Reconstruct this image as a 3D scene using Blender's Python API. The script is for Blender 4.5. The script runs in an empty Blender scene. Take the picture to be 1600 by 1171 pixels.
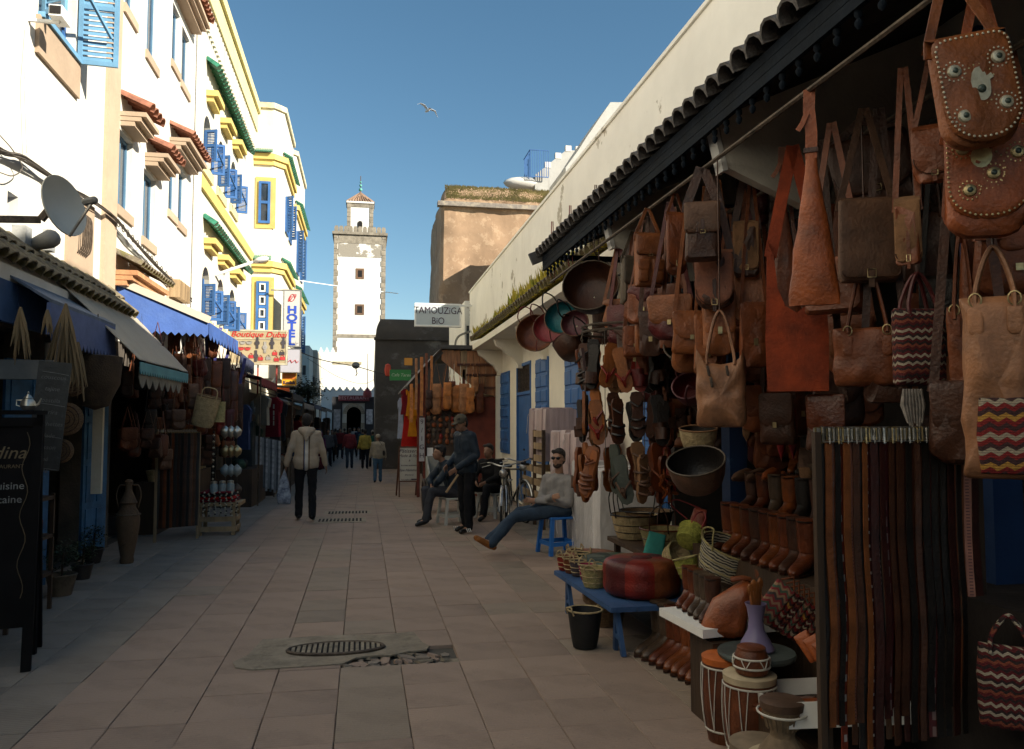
import bpy, bmesh, math, random
from mathutils import Vector as V, Matrix as MX, noise
from math import sin, cos, pi, radians as rad, atan2, sqrt
random.seed(7)
rnd = random.Random(11)
S = bpy.context.scene
COL = S.collection

# ---------------------------------------------------------------- camera, sky, sun
FPX = 1250.0
TH = math.atan(74.5/FPX); PSI = math.atan(233/FPX*cos(TH))
CAM = V((0, 0, 1.62))
Rv = V((cos(PSI), -sin(PSI), 0)); Fv = V((sin(PSI)*cos(TH), cos(PSI)*cos(TH), sin(TH))); Uv = Rv.cross(Fv)
cd = bpy.data.cameras.new('camera'); cam = bpy.data.objects.new('camera', cd); COL.objects.link(cam)
cam.location = CAM; cam.rotation_euler = (pi/2+TH, 0, -PSI)
cd.sensor_width = 36; cd.lens = 36*FPX/1600; cd.clip_start = 0.05; cd.clip_end = 2000
S.camera = cam
SUN = V((0.80, -0.60, 0.50)).normalized()
w = bpy.data.worlds.new('World'); S.world = w; w.use_nodes = True
nt = w.node_tree; sky = nt.nodes.new('ShaderNodeTexSky'); sky.sky_type = 'NISHITA'; sky.sun_disc = False
sky.sun_elevation = math.asin(SUN.z); sky.sun_rotation = atan2(SUN.x, SUN.y); sky.air_density = 1.0; sky.dust_density = 0.25; sky.ozone_density = 2.0
bg = nt.nodes['Background']; bg.inputs[1].default_value = 0.060; hsv = nt.nodes.new('ShaderNodeHueSaturation'); hsv.inputs['Saturation'].default_value = 1.12; hsv.inputs['Hue'].default_value = .487; nt.links.new(sky.outputs[0], hsv.inputs['Color']); nt.links.new(hsv.outputs[0], bg.inputs[0])
sl = bpy.data.lights.new('sun', 'SUN'); sl.energy = 4.9; sl.angle = rad(0.5); sl.color = (1, .93, .80)
so = bpy.data.objects.new('sun', sl); COL.objects.link(so); so.rotation_euler = SUN.to_track_quat('Z', 'Y').to_euler(); so.location = (20, -10, 30)
S.view_settings.view_transform = 'Standard'; S.view_settings.look = 'None'; S.view_settings.exposure = 1.15; S.view_settings.gamma = 1
try: S.view_settings.use_curve_mapping = False
except Exception: pass
S.render.engine = 'CYCLES'; S.cycles.use_denoising = True; S.cycles.max_bounces = 7; S.cycles.diffuse_bounces = 5; S.cycles.glossy_bounces = 2
S.cycles.transmission_bounces = 3; S.cycles.caustics_reflective = False; S.cycles.caustics_refractive = False; S.cycles.sample_clamp_indirect = 6

# ---------------------------------------------------------------- measuring the place from the photograph
def ray(x, y): return Fv + Rv*((x-800)/FPX) - Uv*((y-585.5)/FPX)
def onX(x, y, X): d = ray(x, y); return CAM + d*(X/d.x)
def onY(x, y, Y): d = ray(x, y); return CAM + d*(Y/d.y)
def onZ(x, y, Z=0.0): d = ray(x, y); return CAM + d*((Z-1.62)/d.z)
def msc(p): return (V(p)-CAM).dot(Fv)/FPX          # metres per photograph pixel at p
def az(p): return -atan2(p.x, p.y)
def gz(y): return 0.0 if y < 14 else (-0.45*(y-14)/14 if y < 28 else -0.45)

# ---------------------------------------------------------------- materials
MATS = {}
def mat(name, col, rough=.65, var=.22, ns=6.0, bump=.15, bs=40.0, metal=0.0, col2=None, spec=.4, stretch=(1, 1, 1), sheen=0, emit=0, objrand=.12):
    if name in MATS: return MATS[name]
    m = bpy.data.materials.new(name); m.use_nodes = True; n = m.node_tree.nodes; l = m.node_tree.links
    p = n['Principled BSDF']; p.inputs['Roughness'].default_value = rough; p.inputs['Metallic'].default_value = metal
    p.inputs['Specular IOR Level'].default_value = spec
    tc = n.new('ShaderNodeTexCoord'); mp = n.new('ShaderNodeMapping'); mp.inputs['Scale'].default_value = stretch; l.new(tc.outputs['Object'], mp.inputs[0])
    no = n.new('ShaderNodeTexNoise'); no.inputs['Scale'].default_value = ns; no.inputs['Detail'].default_value = 6; no.inputs['Roughness'].default_value = .62
    l.new(mp.outputs[0], no.inputs['Vector'])
    c2 = col2 if col2 else tuple(c*(1-var*1.6) for c in col); c1 = tuple(min(.95, c*(1+var)) for c in col)
    rp = n.new('ShaderNodeValToRGB'); rp.color_ramp.elements[0].position = .32; rp.color_ramp.elements[1].position = .68
    rp.color_ramp.elements[0].color = (*c2, 1); rp.color_ramp.elements[1].color = (*c1, 1); l.new(no.outputs['Fac'], rp.inputs[0])
    oi = n.new('ShaderNodeObjectInfo'); mr = n.new('ShaderNodeMapRange'); mr.inputs[3].default_value = 1-objrand; mr.inputs[4].default_value = 1+objrand; l.new(oi.outputs['Random'], mr.inputs[0])
    hs = n.new('ShaderNodeHueSaturation'); l.new(mr.outputs[0], hs.inputs['Value']); l.new(rp.outputs[0], hs.inputs['Color'])
    l.new(hs.outputs[0], p.inputs['Base Color'])
    if bump:
        nb = n.new('ShaderNodeTexNoise'); nb.inputs['Scale'].default_value = bs; nb.inputs['Detail'].default_value = 4; l.new(mp.outputs[0], nb.inputs['Vector'])
        b = n.new('ShaderNodeBump'); b.inputs['Strength'].default_value = bump; b.inputs['Distance'].default_value = .02; l.new(nb.outputs['Fac'], b.inputs['Height']); l.new(b.outputs[0], p.inputs['Normal'])
    if sheen: p.inputs['Sheen Weight'].default_value = sheen
    if emit: p.inputs['Emission Color'].default_value = (*col, 1); p.inputs['Emission Strength'].default_value = emit
    MATS[name] = m; m['_hs'] = 1
    return m
def nodes_of(m):
    n = m.node_tree.nodes; return n, m.node_tree.links, n['Principled BSDF']
def base_socket(m):
    n, l, p = nodes_of(m); return p.inputs['Base Color'].links[0].from_socket
def stain(m, col, scale=3.0, lo=.55, hi=.62, stretch=(1, 1, 1), amount=1.0, detail=8, bumpdown=0):
    """patches of another colour (flaked plaster, dirt) mixed over a material"""
    n, l, p = nodes_of(m); src = base_socket(m)
    tc = n.new('ShaderNodeTexCoord'); mp = n.new('ShaderNodeMapping'); mp.inputs['Scale'].default_value = stretch; l.new(tc.outputs['Object'], mp.inputs[0])
    no = n.new('ShaderNodeTexNoise'); no.inputs['Scale'].default_value = scale; no.inputs['Detail'].default_value = detail; no.inputs['Roughness'].default_value = .7; l.new(mp.outputs[0], no.inputs['Vector'])
    mr = n.new('ShaderNodeMapRange'); mr.inputs[1].default_value = lo; mr.inputs[2].default_value = hi; mr.inputs[4].default_value = amount; l.new(no.outputs['Fac'], mr.inputs[0])
    mx = n.new('ShaderNodeMix'); mx.data_type = 'RGBA'; l.new(mr.outputs[0], mx.inputs[0]); l.new(src, mx.inputs[6]); mx.inputs[7].default_value = (*col, 1)
    l.new(mx.outputs[2], p.inputs['Base Color']); return m
def lea(name, col, **k): return mat(name, tuple(c*f for c, f in zip(col, (.64, .525, .43))), rough=k.pop('rough', .48), var=k.pop('var', .3), ns=k.pop('ns', 7), bump=.25, bs=70, spec=.45, objrand=.15, **k)

WHITE = stain(stain(mat('white_plaster', (.66, .63, .565), .9, .05, 1.2, .35, 9), (.40, .35, .28), 1.4, .56, .80, (1, 1, .3), .5), (.30, .26, .2), 5, .66, .70, (1, 1, .12), .4)
CREAM = stain(stain(mat('cream_plaster', (.64, .60, .49), .9, .05, 1.2, .35, 9), (.42, .37, .27), 1.3, .56, .8, (1, 1, .3), .5), (.32, .28, .2), 5, .66, .7, (1, 1, .12), .4)
RWALL = mat('old_lime_wash', (.88, .85, .77), .92, .05, 1.0, .5, 7, objrand=0)
stain(RWALL, (.50, .46, .38), 1.1, .55, .85, (1, 1, .25), .45)
stain(RWALL, (.36, .31, .23), .9, .60, .615, (1, .8, .7), .8, 12); stain(RWALL, (.45, .40, .31), 4, .68, .69, (1, 1, .4), .7, 10)
SHADEW = stain(mat('arcade_plaster', (.78, .73, .61), .9, .05, 1.2, .25, 9, objrand=0), (.38, .34, .27), 2.2, .62, .72, (1, 1, .6), .5)
TANPL = mat('tan_plaster', (.42, .31, .215), .9, .06, 3, .2, 20)
YEL = mat('yellow_paint', (.56, .42, .13), .8, .08, 3, .1, 20)
YELP = mat('pale_yellow_paint', (.62, .55, .28), .8, .07, 3, .1, 20)
GREENT = mat('green_glazed_tile', (.035, .15, .09), .25, .3, 9, .1, 30, spec=.6)
TERRA = mat('terracotta_tile', (.28, .115, .07), .8, .25, 9, .3, 30)
MOSST = stain(mat('mossy_roof_tile', (.19, .155, .105), .95, .35, 9, .6, 40), (.13, .12, .03), 6, .5, .62, amount=.8)
DKTILE = stain(mat('weathered_grey_tile', (.11, .10, .095), .75, .35, 9, .5, 40), (.20, .20, .19), 8, .55, .7, amount=.5)
BLUE = stain(mat('blue_paint', (.032, .115, .31), .55, .13, 3, .15, 30), (.22, .33, .45), 9, .66, .74, (1, 1, .5), .5)
BLUEL = mat('light_blue_paint', (.13, .28, .42), .55, .12, 3, .15, 30)
BLUED = mat('slate_blue_frame', (.08, .17, .27), .5, .1, 3, .05, 30)
GLASS = mat('dark_window_glass', (.025, .035, .05), .08, .3, 1.5, 0, spec=.6)
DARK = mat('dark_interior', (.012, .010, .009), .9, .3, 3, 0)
DIMW = mat('dim_shop_wall', (.022, .018, .015), .9, .3, 3, .2)  # near-black shop walls: the gloom of the interior is put into the colour
WOODD = mat('dark_wood', (.055, .032, .018), .6, .3, 5, .3, 30, stretch=(1, 1, .15))
WOODR = stain(mat('red_brown_timber', (.36, .16, .075), .65, .35, 7, .35, 40, stretch=(1, 1, .12)), (.35, .22, .12), 2.5, .5, .7, amount=.6)
WOODP = mat('pale_timber', (.32, .22, .12), .7, .25, 6, .3, 40, stretch=(1, 1, .15))
IRON = mat('rusty_iron', (.10, .075, .055), .6, .35, 20, .3, 60, metal=.4)
STEEL = mat('worn_steel', (.45, .44, .41), .35, .2, 20, .1, 60, metal=.9)
BRASS = mat('dull_brass', (.42, .33, .17), .38, .25, 20, .1, 60, metal=.85)
CABLE = mat('grey_brown_cable', (.09, .075, .06), .7, .3, 10, 0)
BLACK = mat('black_paint', (.012, .012, .012), .45, .2, 5, .05)
WPAINT = mat('white_paint', (.78, .77, .73), .5, .05, 5, .05)
GREYP = mat('grey_board', (.19, .185, .17), .7, .15, 5, .1)
MUD = stain(mat('rammed_earth', (.33, .215, .13), .95, .14, .6, .7, 3.0, objrand=0), (.47, .33, .21), 1.9, .53, .58, amount=.55)
stain(MUD, (.12, .08, .05), .8, .52, .75, (1, 1, .5), .6)
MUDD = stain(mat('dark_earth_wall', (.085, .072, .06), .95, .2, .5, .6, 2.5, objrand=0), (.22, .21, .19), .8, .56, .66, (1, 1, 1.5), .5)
STONE = mat('grey_stone_block', (.27, .235, .18), .9, .25, 2, .6, 8)
CANVAS = stain(mat('cream_canvas', (.42, .37, .29), .85, .08, 3, .25, 30), (.26, .21, .15), 3, .52, .72, amount=.6)
BCANV = stain(mat('blue_canvas', (.04, .095, .30), .8, .12, 3, .25, 30), (.07, .13, .30), 2.5, .5, .7, amount=.4)
TEALP = mat('teal_paint', (.10, .30, .33), .6, .12, 4, .1)
DULLB = stain(mat('dull_blue_board', (.04, .085, .19), .7, .15, 4, .2), (.09, .13, .22), 5, .55, .7, amount=.6)

# ---------------------------------------------------------------- mesh builder
class B:
    def __init__(s): s.v = []; s.f = []
    def add(s, vs, fs, M=None):
        o = len(s.v)
        s.v += [tuple(M @ V(p)) if M else tuple(p) for p in vs]; s.f += [tuple(i+o for i in f) for f in fs]; return s
    def box(s, x0, x1, y0, y1, z0, z1, M=None):
        return s.add([(x, y, z) for x in (x0, x1) for y in (y0, y1) for z in (z0, z1)],
                     [(0, 1, 3, 2), (4, 6, 7, 5), (0, 4, 5, 1), (2, 3, 7, 6), (0, 2, 6, 4), (1, 5, 7, 3)], M)
    def bar(s, p, q, a, b=None, up=(0, 0, 1)):
        """square bar from p to q"""
        p, q = V(p), V(q); b = b or a; d = (q-p).normalized(); u = V(up)
        if abs(d.dot(u)) > .95: u = V((0, 1, 0))
        x = d.cross(u).normalized(); y = x.cross(d)
        vs = [c+x*i*a/2+y*j*b/2 for c in (p, q) for i, j in ((-1, -1), (1, -1), (1, 1), (-1, 1))]
        return s.add(vs, [(3, 2, 1, 0), (4, 5, 6, 7)]+[(i, (i+1) % 4, 4+(i+1) % 4, 4+i) for i in range(4)])
    def tube(s, pts, r, n=6, closed=False, flat=1.0, up=None):
        pts = [V(p) for p in pts]; m = len(pts); vs = []; x = None
        for i, p in enumerate(pts):
            a = pts[(i-1) % m] if (closed or i) else p; b = pts[(i+1) % m] if (closed or i < m-1) else p
            d = (b-a); d = d.normalized() if d.length > 1e-9 else V((0, 0, 1))
            if up is not None: x = V(up)
            elif x is None: x = d.orthogonal()
            x = (x-d*x.dot(d)); x = x.normalized() if x.length > 1e-6 else d.orthogonal().normalized(); y = d.cross(x)
            ri = r[i] if isinstance(r, (list, tuple)) else r
            vs += [p+x*ri*cos(2*pi*k/n+pi/n)+y*ri*flat*sin(2*pi*k/n+pi/n) for k in range(n)]
        fs = []
        for i in range(m if closed else m-1):
            j = (i+1) % m
            fs += [(i*n+k, i*n+(k+1) % n, j*n+(k+1) % n, j*n+k) for k in range(n)]
        if not closed: fs += [tuple(range(n-1, -1, -1)), tuple((m-1)*n+k for k in range(n))]
        return s.add(vs, fs)
    def ribbon(s, pts, w, t, side):
        return s.tube(pts, w/2*1.414, 4, flat=t/w, up=side)
    def lathe(s, prof, n=16, c=(0, 0, 0), sx=1, sy=1, M=None, cap=True):
        vs = []; fs = []; m = len(prof)
        for r, z in prof: vs += [(c[0]+r*cos(2*pi*k/n)*sx, c[1]+r*sin(2*pi*k/n)*sy, c[2]+z) for k in range(n)]
        for i in range(m-1): fs += [(i*n+k, i*n+(k+1) % n, (i+1)*n+(k+1) % n, (i+1)*n+k) for k in range(n)]
        if cap: fs += [tuple(range(n-1, -1, -1)), tuple((m-1)*n+k for k in range(n))]
        return s.add(vs, fs, M)
    def ell(s, c, rx, ry, rz, n=12, M=None):
        m = n//2+1
        pr = [(max(1e-4, sin(pi*i/m)), -cos(pi*i/m)) for i in range(m+1)]
        vs = []; fs = []
        for r, z in pr: vs += [(c[0]+r*cos(2*pi*k/n)*rx, c[1]+r*sin(2*pi*k/n)*ry, c[2]+z*rz) for k in range(n)]
        for i in range(m): fs += [(i*n+k, i*n+(k+1) % n, (i+1)*n+(k+1) % n, (i+1)*n+k) for k in range(n)]
        return s.add(vs, fs+[tuple(range(n-1, -1, -1)), tuple(m*n+k for k in range(n))], M)
    def cap(s, p, q, r1, r2, n=12):
        """tapered capsule"""
        p, q = V(p), V(q); d = q-p
        if d.length < 1e-5: return s.ell(p, r1, r1, r1, n)
        L = d.length; a = [(r1*sin(t), -r1*cos(t)) for t in (0.02, pi*.17, pi*.33, pi*.5)]+[(r2*sin(t), L-r2*cos(t)) for t in (pi*.5, pi*.67, pi*.83, pi*.99)]
        M = MX.Translation(p) @ d.to_track_quat('Z', 'Y').to_matrix().to_4x4()
        return s.lathe(a, n, M=M)
    def ext(s, out, d0, d1, M=None):
        """outline (x,z) extruded from y=d0 to y=d1"""
        n = len(out)
        return s.add([(x, d0, z) for x, z in out]+[(x, d1, z) for x, z in out],
                     [tuple(range(n)), tuple(range(2*n-1, n-1, -1))]+[(i, n+i, n+(i+1) % n, (i+1) % n) for i in range(n)], M)
    def puff(s, out, df, db, M=None, wob=0.0, seed=0, y0=0.0):
        """outline (x,z) inflated: front bulges df towards -y, back db towards +y"""
        n = len(out); cx = sum(p[0] for p in out)/n; cz = sum(p[1] for p in out)/n
        lv = [(1, 0), (.97, .45), (.86, .8), (.6, .97), (.3, 1.0)]
        vs = []; fs = []
        def rng(k, dy, sgn):
            for x, z in out:
                X = cx+(x-cx)*k; Z = cz+(z-cz)*k; w_ = wob*noise.noise(V((X*14+seed, Z*14, sgn*3+seed)))
                vs.append((X+w_*.5, y0+dy+w_, Z))
        for k, q in lv[::-1]: rng(k, -df*q, -1)
        for k, q in lv[1:]: rng(k, db*q, 1)
        m = 2*len(lv)-1
        for i in range(m-1): fs += [(i*n+k, (i+1)*n+k, (i+1)*n+(k+1) % n, i*n+(k+1) % n) for k in range(n)]
        vs.append((cx, y0-df, cz)); vs.append((cx, y0+db, cz))
        fs += [(m*n, k, (k+1) % n) for k in range(n)]+[(m*n+1, (m-1)*n+(k+1) % n, (m-1)*n+k) for k in range(n)]
        return s.add(vs, fs, M)
    def grid(s, fn, nu, nv, M=None, thick=None):
        o = [fn(i/nu, j/nv) for i in range(nu+1) for j in range(nv+1)]; W = nv+1
        fs = [(i*W+j, (i+1)*W+j, (i+1)*W+j+1, i*W+j+1) for i in range(nu) for j in range(nv)]
        s.add(o, fs, M)
        if thick:
            t = V(thick); s.add([V(p)+t for p in o], [f[::-1] for f in fs], M)
            e = [(i*W) for i in range(nu+1)]; e2 = [i*W+nv for i in range(nu+1)]; e3 = list(range(W)); e4 = [nu*W+j for j in range(W)]
            b = len(s.v)-2*len(o); L = len(o)
            for ed in (e, e2, e3, e4):
                s.f += [(b+ed[k], b+ed[k+1], b+L+ed[k+1], b+L+ed[k]) for k in range(len(ed)-1)]
        return s
    def mesh(s, name, m=None, sharp=38):
        me = bpy.data.meshes.new(name); me.from_pydata(s.v, [], s.f)
        if m: me.materials.append(m)
        bm = bmesh.new(); bm.from_mesh(me); bmesh.ops.recalc_face_normals(bm, faces=bm.faces); bm.to_mesh(me); bm.free()
        for p in me.polygons: p.use_smooth = True
        me.set_sharp_from_angle(angle=rad(sharp)); return me
    def obj(s, name, m, parent=None, loc=(0, 0, 0), rz=0, **k):
        return link(name, s.mesh(name, m, k.pop('sharp', 38)), parent, loc, rz, **k)
def link(name, me, parent=None, loc=(0, 0, 0), rz=0, label=None, cat=None, group=None, kind=None, rot=None):
    o = bpy.data.objects.new(name, me); COL.objects.link(o); o.location = loc; o.rotation_euler = rot if rot else (0, 0, rz)
    if parent is not None: o.parent = parent
    if label: o['label'] = label
    if cat: o['category'] = cat
    if group: o['group'] = group
    if kind: o['kind'] = kind
    return o
def thing(name, label, cat, loc=(0, 0, 0), rz=0, group=None, rot=None): return link(name, None, None, loc, rz, label, cat, group, None, rot)
def kids(o): return [c for c in bpy.data.objects if c.parent == o]
def dup(o, loc=None, rz=None, label=None, parent=None):
    c = o.copy(); COL.objects.link(c)
    if parent is not None: c.parent = parent
    if loc is not None: c.location = loc
    if rz is not None: c.rotation_euler = (0, 0, rz)
    if label: c['label'] = label
    for ch in list(o.children): dup(ch, parent=c)
    return c
def text(s, size, m, parent, loc, rot=(pi/2, 0, 0), shear=0, ext=.002, sx=1, bold=0, align='CENTER', space=1, name='lettering'):
    cu = bpy.data.curves.new(name, 'FONT'); cu.body = s; cu.size = size; cu.align_x = align; cu.align_y = 'CENTER'; cu.extrude = ext; cu.shear = shear; cu.offset = bold; cu.space_character = space; cu.resolution_u = 3
    cu.materials.append(m); 
    tmp = bpy.data.objects.new('tmp', cu); COL.objects.link(tmp); me = bpy.data.meshes.new_from_object(tmp); bpy.data.objects.remove(tmp); bpy.data.curves.remove(cu)
    o = link(name, me, parent, loc); o.rotation_euler = rot; o.scale = (sx, 1, 1); return o
def arc(cx, cz, rx, rz_, a0, a1, n): return [(cx+rx*cos(rad(a0+(a1-a0)*i/n)), cz+rz_*sin(rad(a0+(a1-a0)*i/n))) for i in range(n+1)]
def curve(pts, n=6):
    """Catmull-Rom through points"""
    P = [V(p) for p in pts]; P = [P[0]*2-P[1]]+P+[P[-1]*2-P[-2]]; out = []
    for i in range(1, len(P)-2):
        for k in range(n):
            t = k/n; a, b, c, d = P[i-1:i+3]
            out.append(.5*((2*b)+(c-a)*t+(2*a-5*b+4*c-d)*t*t+(3*b-a-3*c+d)*t**3))
    return out+[P[-2]]
ORD = ['first', 'second', 'third', 'fourth', 'fifth', 'sixth', 'seventh', 'eighth', 'ninth', 'tenth', 'eleventh', 'twelfth', 'thirteenth', 'fourteenth', 'fifteenth', 'sixteenth', 'seventeenth', 'eighteenth', 'nineteenth', 'twentieth']
ORD += ['twenty-'+x for x in ORD[:9]]+['thirtieth']+['thirty-'+x for x in ORD[:9]]
# ================================================================ SETTING: ground and paving
gm = mat('dry_earth', (.10, .09, .075), .95, .2, .3, .3, 4)
B().add([(-400, -200, -.62), (400, -200, -.62), (400, 600, -.62), (-400, 600, -.62)], [(0, 1, 2, 3)]).obj('ground', gm, kind='structure')
BED = mat('joint_sand', (.21, .16, .125), .95, .3, 6, .4, 30, objrand=0)
stm = B(); ys = [-12, 0, 4, 8, 12, 14, 18, 22, 25, 28, 40, 90]
stm.add([(x, y, gz(y)-.03) for y in ys for x in (-7, 7)], [(2*i, 2*i+1, 2*i+3, 2*i+2) for i in range(len(ys)-1)])
street = stm.obj('street', BED, kind='structure')
def pavemat(name, col):
    m = mat(name, col, .78, .16, 2.2, .25, 60, objrand=.07, stretch=(1, 1, 1))
    n, l, p = nodes_of(m); tc = n.new('ShaderNodeTexCoord'); wv = n.new('ShaderNodeTexWave'); wv.bands_direction = 'Y'; wv.inputs['Scale'].default_value = 11; wv.inputs['Distortion'].default_value = .6
    l.new(tc.outputs['Object'], wv.inputs['Vector']); b = n.new('ShaderNodeBump'); b.inputs['Strength'].default_value = .35; b.inputs['Distance'].default_value = .01
    l.new(wv.outputs['Fac'], b.inputs['Height']); src = p.inputs['Normal'].links[0].from_socket; l.new(src, b.inputs['Normal']); l.new(b.outputs[0], p.inputs['Normal'])
    stain(m, tuple(c*.5 for c in col), 1.1, .50, .78, amount=.7); stain(m, (.10, .085, .07), 14, .64, .70, amount=.55); stain(m, tuple(min(1, c*1.35) for c in col), 5, .60, .72, amount=.5)
    return m
PINK = pavemat('pinkish_paving', (.335, .245, .190)); OLIVE = pavemat('olive_grey_paving', (.30, .235, .180)); GREYPV = pavemat('grey_paving', (.27, .225, .180))
TW, TL = .395, .42
def slab_mesh(name, m, seed):
    b = B(); r = random.Random(seed); w_, l_ = TW/2-.0018, TL/2-.0018; j = lambda: r.uniform(-.0025, .0025)
    top = [(-w_+.004+j(), -l_+.004+j(), j()), (w_-.004+j(), -l_+.004+j(), j()), (w_-.004+j(), l_-.004+j(), j()), (-w_+.004+j(), l_-.004+j(), j())]
    mid = [(-w_, -l_, -.005), (w_, -l_, -.005), (w_, l_, -.005), (-w_, l_, -.005)]; lo = [(x, y, -.06) for x, y, z in mid]
    b.add(top+mid+lo, [(0, 1, 2, 3)]+[(i+4, (i+1) % 4+4, (i+1) % 4, i) for i in range(4)]+[(i+8, (i+1) % 4+8, (i+1) % 4+4, i+4) for i in range(4)])
    return b.mesh(name, m)
slabs = {k: [slab_mesh('paving_slab', m, i*7+k0) for i in range(4)] for k0, (k, m) in enumerate((('p', PINK), ('o', OLIVE), ('g', GREYPV)))}
pave = link('pavement', None, kind='structure')
def hole(x, y):
    return -.05 < x < .5 and 5.6 < y < 5.9
far = {'p': B(), 'o': B(), 'g': B()}; cnt = 0
for r_ in range(0, 118):
    y = 3.2+r_*TL
    for c_ in range(-9, 9):
        x = c_*TW+.07
        if x < -3.3 or x > 3.2: continue
        if hole(x, y): continue
        k = 'g' if (x < -1.75 or x > 2.05) else ('o' if int(c_+40+(r_//9)) % 5 == 0 and rnd.random() < .6 else 'p')
        if k == 'p' and rnd.random() < .05: k = 'o'
        vis = abs(x) < y*.75+.4 and y < 10.8 and -2.6-(y-4)*.1 < x < 2.5
        if vis and cnt < 300:
            o = link('paving_slab', rnd.choice(slabs[k]), pave, (x, y, rnd.uniform(-.002, .002))); o.rotation_euler = (rnd.uniform(-.006, .006), rnd.uniform(-.006, .006), rnd.choice((0, pi)) + rnd.uniform(-.004, .004)); cnt += 1
        else:
            h = TW/2-.003; q = TL/2-.003; z = rnd.uniform(-.002, .002)
            far[k].add([(x-h, y-q, gz(y-q)+z), (x+h, y-q, gz(y-q)+z), (x+h, y+q, gz(y+q)+z), (x-h, y+q, gz(y+q)+z)], [(0, 1, 2, 3)])
for k, m in (('p', PINK), ('o', OLIVE), ('g', GREYPV)): far[k].obj('paving_slab', m, pave, kind='stuff')
# concrete surround with the oval drain grate, broken ground beside it
CONC = stain(mat('old_concrete', (.29, .245, .185), .9, .2, 5, .6, 30), (.13, .11, .08), 7, .55, .65, amount=.6)
out = [(-.93, 5.62), (-.80, 5.55), (-.3, 5.56), (-.12, 5.575), (-.02, 5.70), (.12, 5.73), (.25, 5.71), (.40, 5.78), (.55, 5.80), (.58, 5.9), (.53, 6.0), (.48, 6.3), (.2, 6.27), (-.2, 6.32), (-.82, 6.29), (-.88, 5.9), (-.97, 5.74)]
t = thing('drain_cover', 'oval iron drain grate set in a cracked concrete patch in the pavement', 'drain', (0, 0, 0))
out = [(x*.86-.01, y) for x, y in out]; b = B(); b.ext([(x, y) for x, y in out], 0, .011, M=MX(((1, 0, 0, 0), (0, 0, 1, 0), (0, -1, 0, .009), (0, 0, 0, 1)))); b.obj('surround', CONC, t)
b = B(); b.tube([(-.17+.335*cos(a*pi/14), 5.92+.15*sin(a*pi/14), .016) for a in range(28)], .014, 5, closed=True); b.obj('rim', IRON, t)
b = B(); b.lathe([(.325, 0), (.325, .006)], 28, (-.17, 5.92, .008), 1, .44); b.obj('recess', DARK, t)
for i in range(17):
    x = -.17+(i-8)*.037; h = .138*sqrt(max(.01, 1-((x+.17)/.33)**2)); b = B(); b.box(x-.011, x+.011, 5.92-h, 5.92+h, .013, .024); b.obj('grate_bar', mat('grate_iron', (.24, .205, .15), .8, .3, 20, .4), t)
t = thing('broken_paving', 'crumbled hole of loose paving fragments at the edge of the drain patch', 'rubble', (0, 0, 0))
rr = random.Random(4)
pts = [(-.15, 5.49), (.1, 5.5), (.4, 5.49), (.68, 5.5), (.67, 5.75), (.66, 5.95), (-.15, 5.95)]
b = B(); b.ext(pts, 0, .02, M=MX(((1, 0, 0, 0), (0, 0, 1, 0), (0, -1, 0, -.027), (0, 0, 0, 1)))); b.obj('mortar_bed', gm, t)
for i in range(34):
    b = B(); a = rr.uniform(.025, .085); n = 5; pts = [(a*(.7+.5*rr.random())*cos(k*2*pi/n), a*(.5+.4*rr.random())*sin(k*2*pi/n)) for k in range(n)]
    b.ext(pts, 0, rr.uniform(.015, .03), M=MX(((1, 0, 0, 0), (0, 0, 1, 0), (0, -1, 0, 0), (0, 0, 0, 1))))
    o = b.obj('fragment', rr.choice([CONC, PINK, GREYPV]), t, (-.10+(i % 9)*.088+rr.uniform(-.03, .03), 5.55+.075*(i//9)+rr.uniform(-.03, .03), rr.uniform(-.022, -.004))); o.rotation_euler = (rr.uniform(-.25, .25), rr.uniform(-.25, .25), rr.uniform(0, 3))
for i, (x, y) in enumerate(((-.35, 13.6), (-.25, 15.0))):
    t = thing('drain_cover', ['flat iron drain grate in the paving behind the walking man, nearer of two', 'farther flat iron drain grate in the paving beyond the walking man'][i], 'drain', (x, y, gz(y)), group='small drain grates')
    b = B(); b.box(-.42, .42, -.3, .3, -.02, .008); b.obj('frame', CONC, t)
    for k in range(12): b = B(); b.box(-.33+k*.06-.015, -.33+k*.06+.015, -.16, .16, .010, .018); b.obj('grate_bar', DARK, t)

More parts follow.
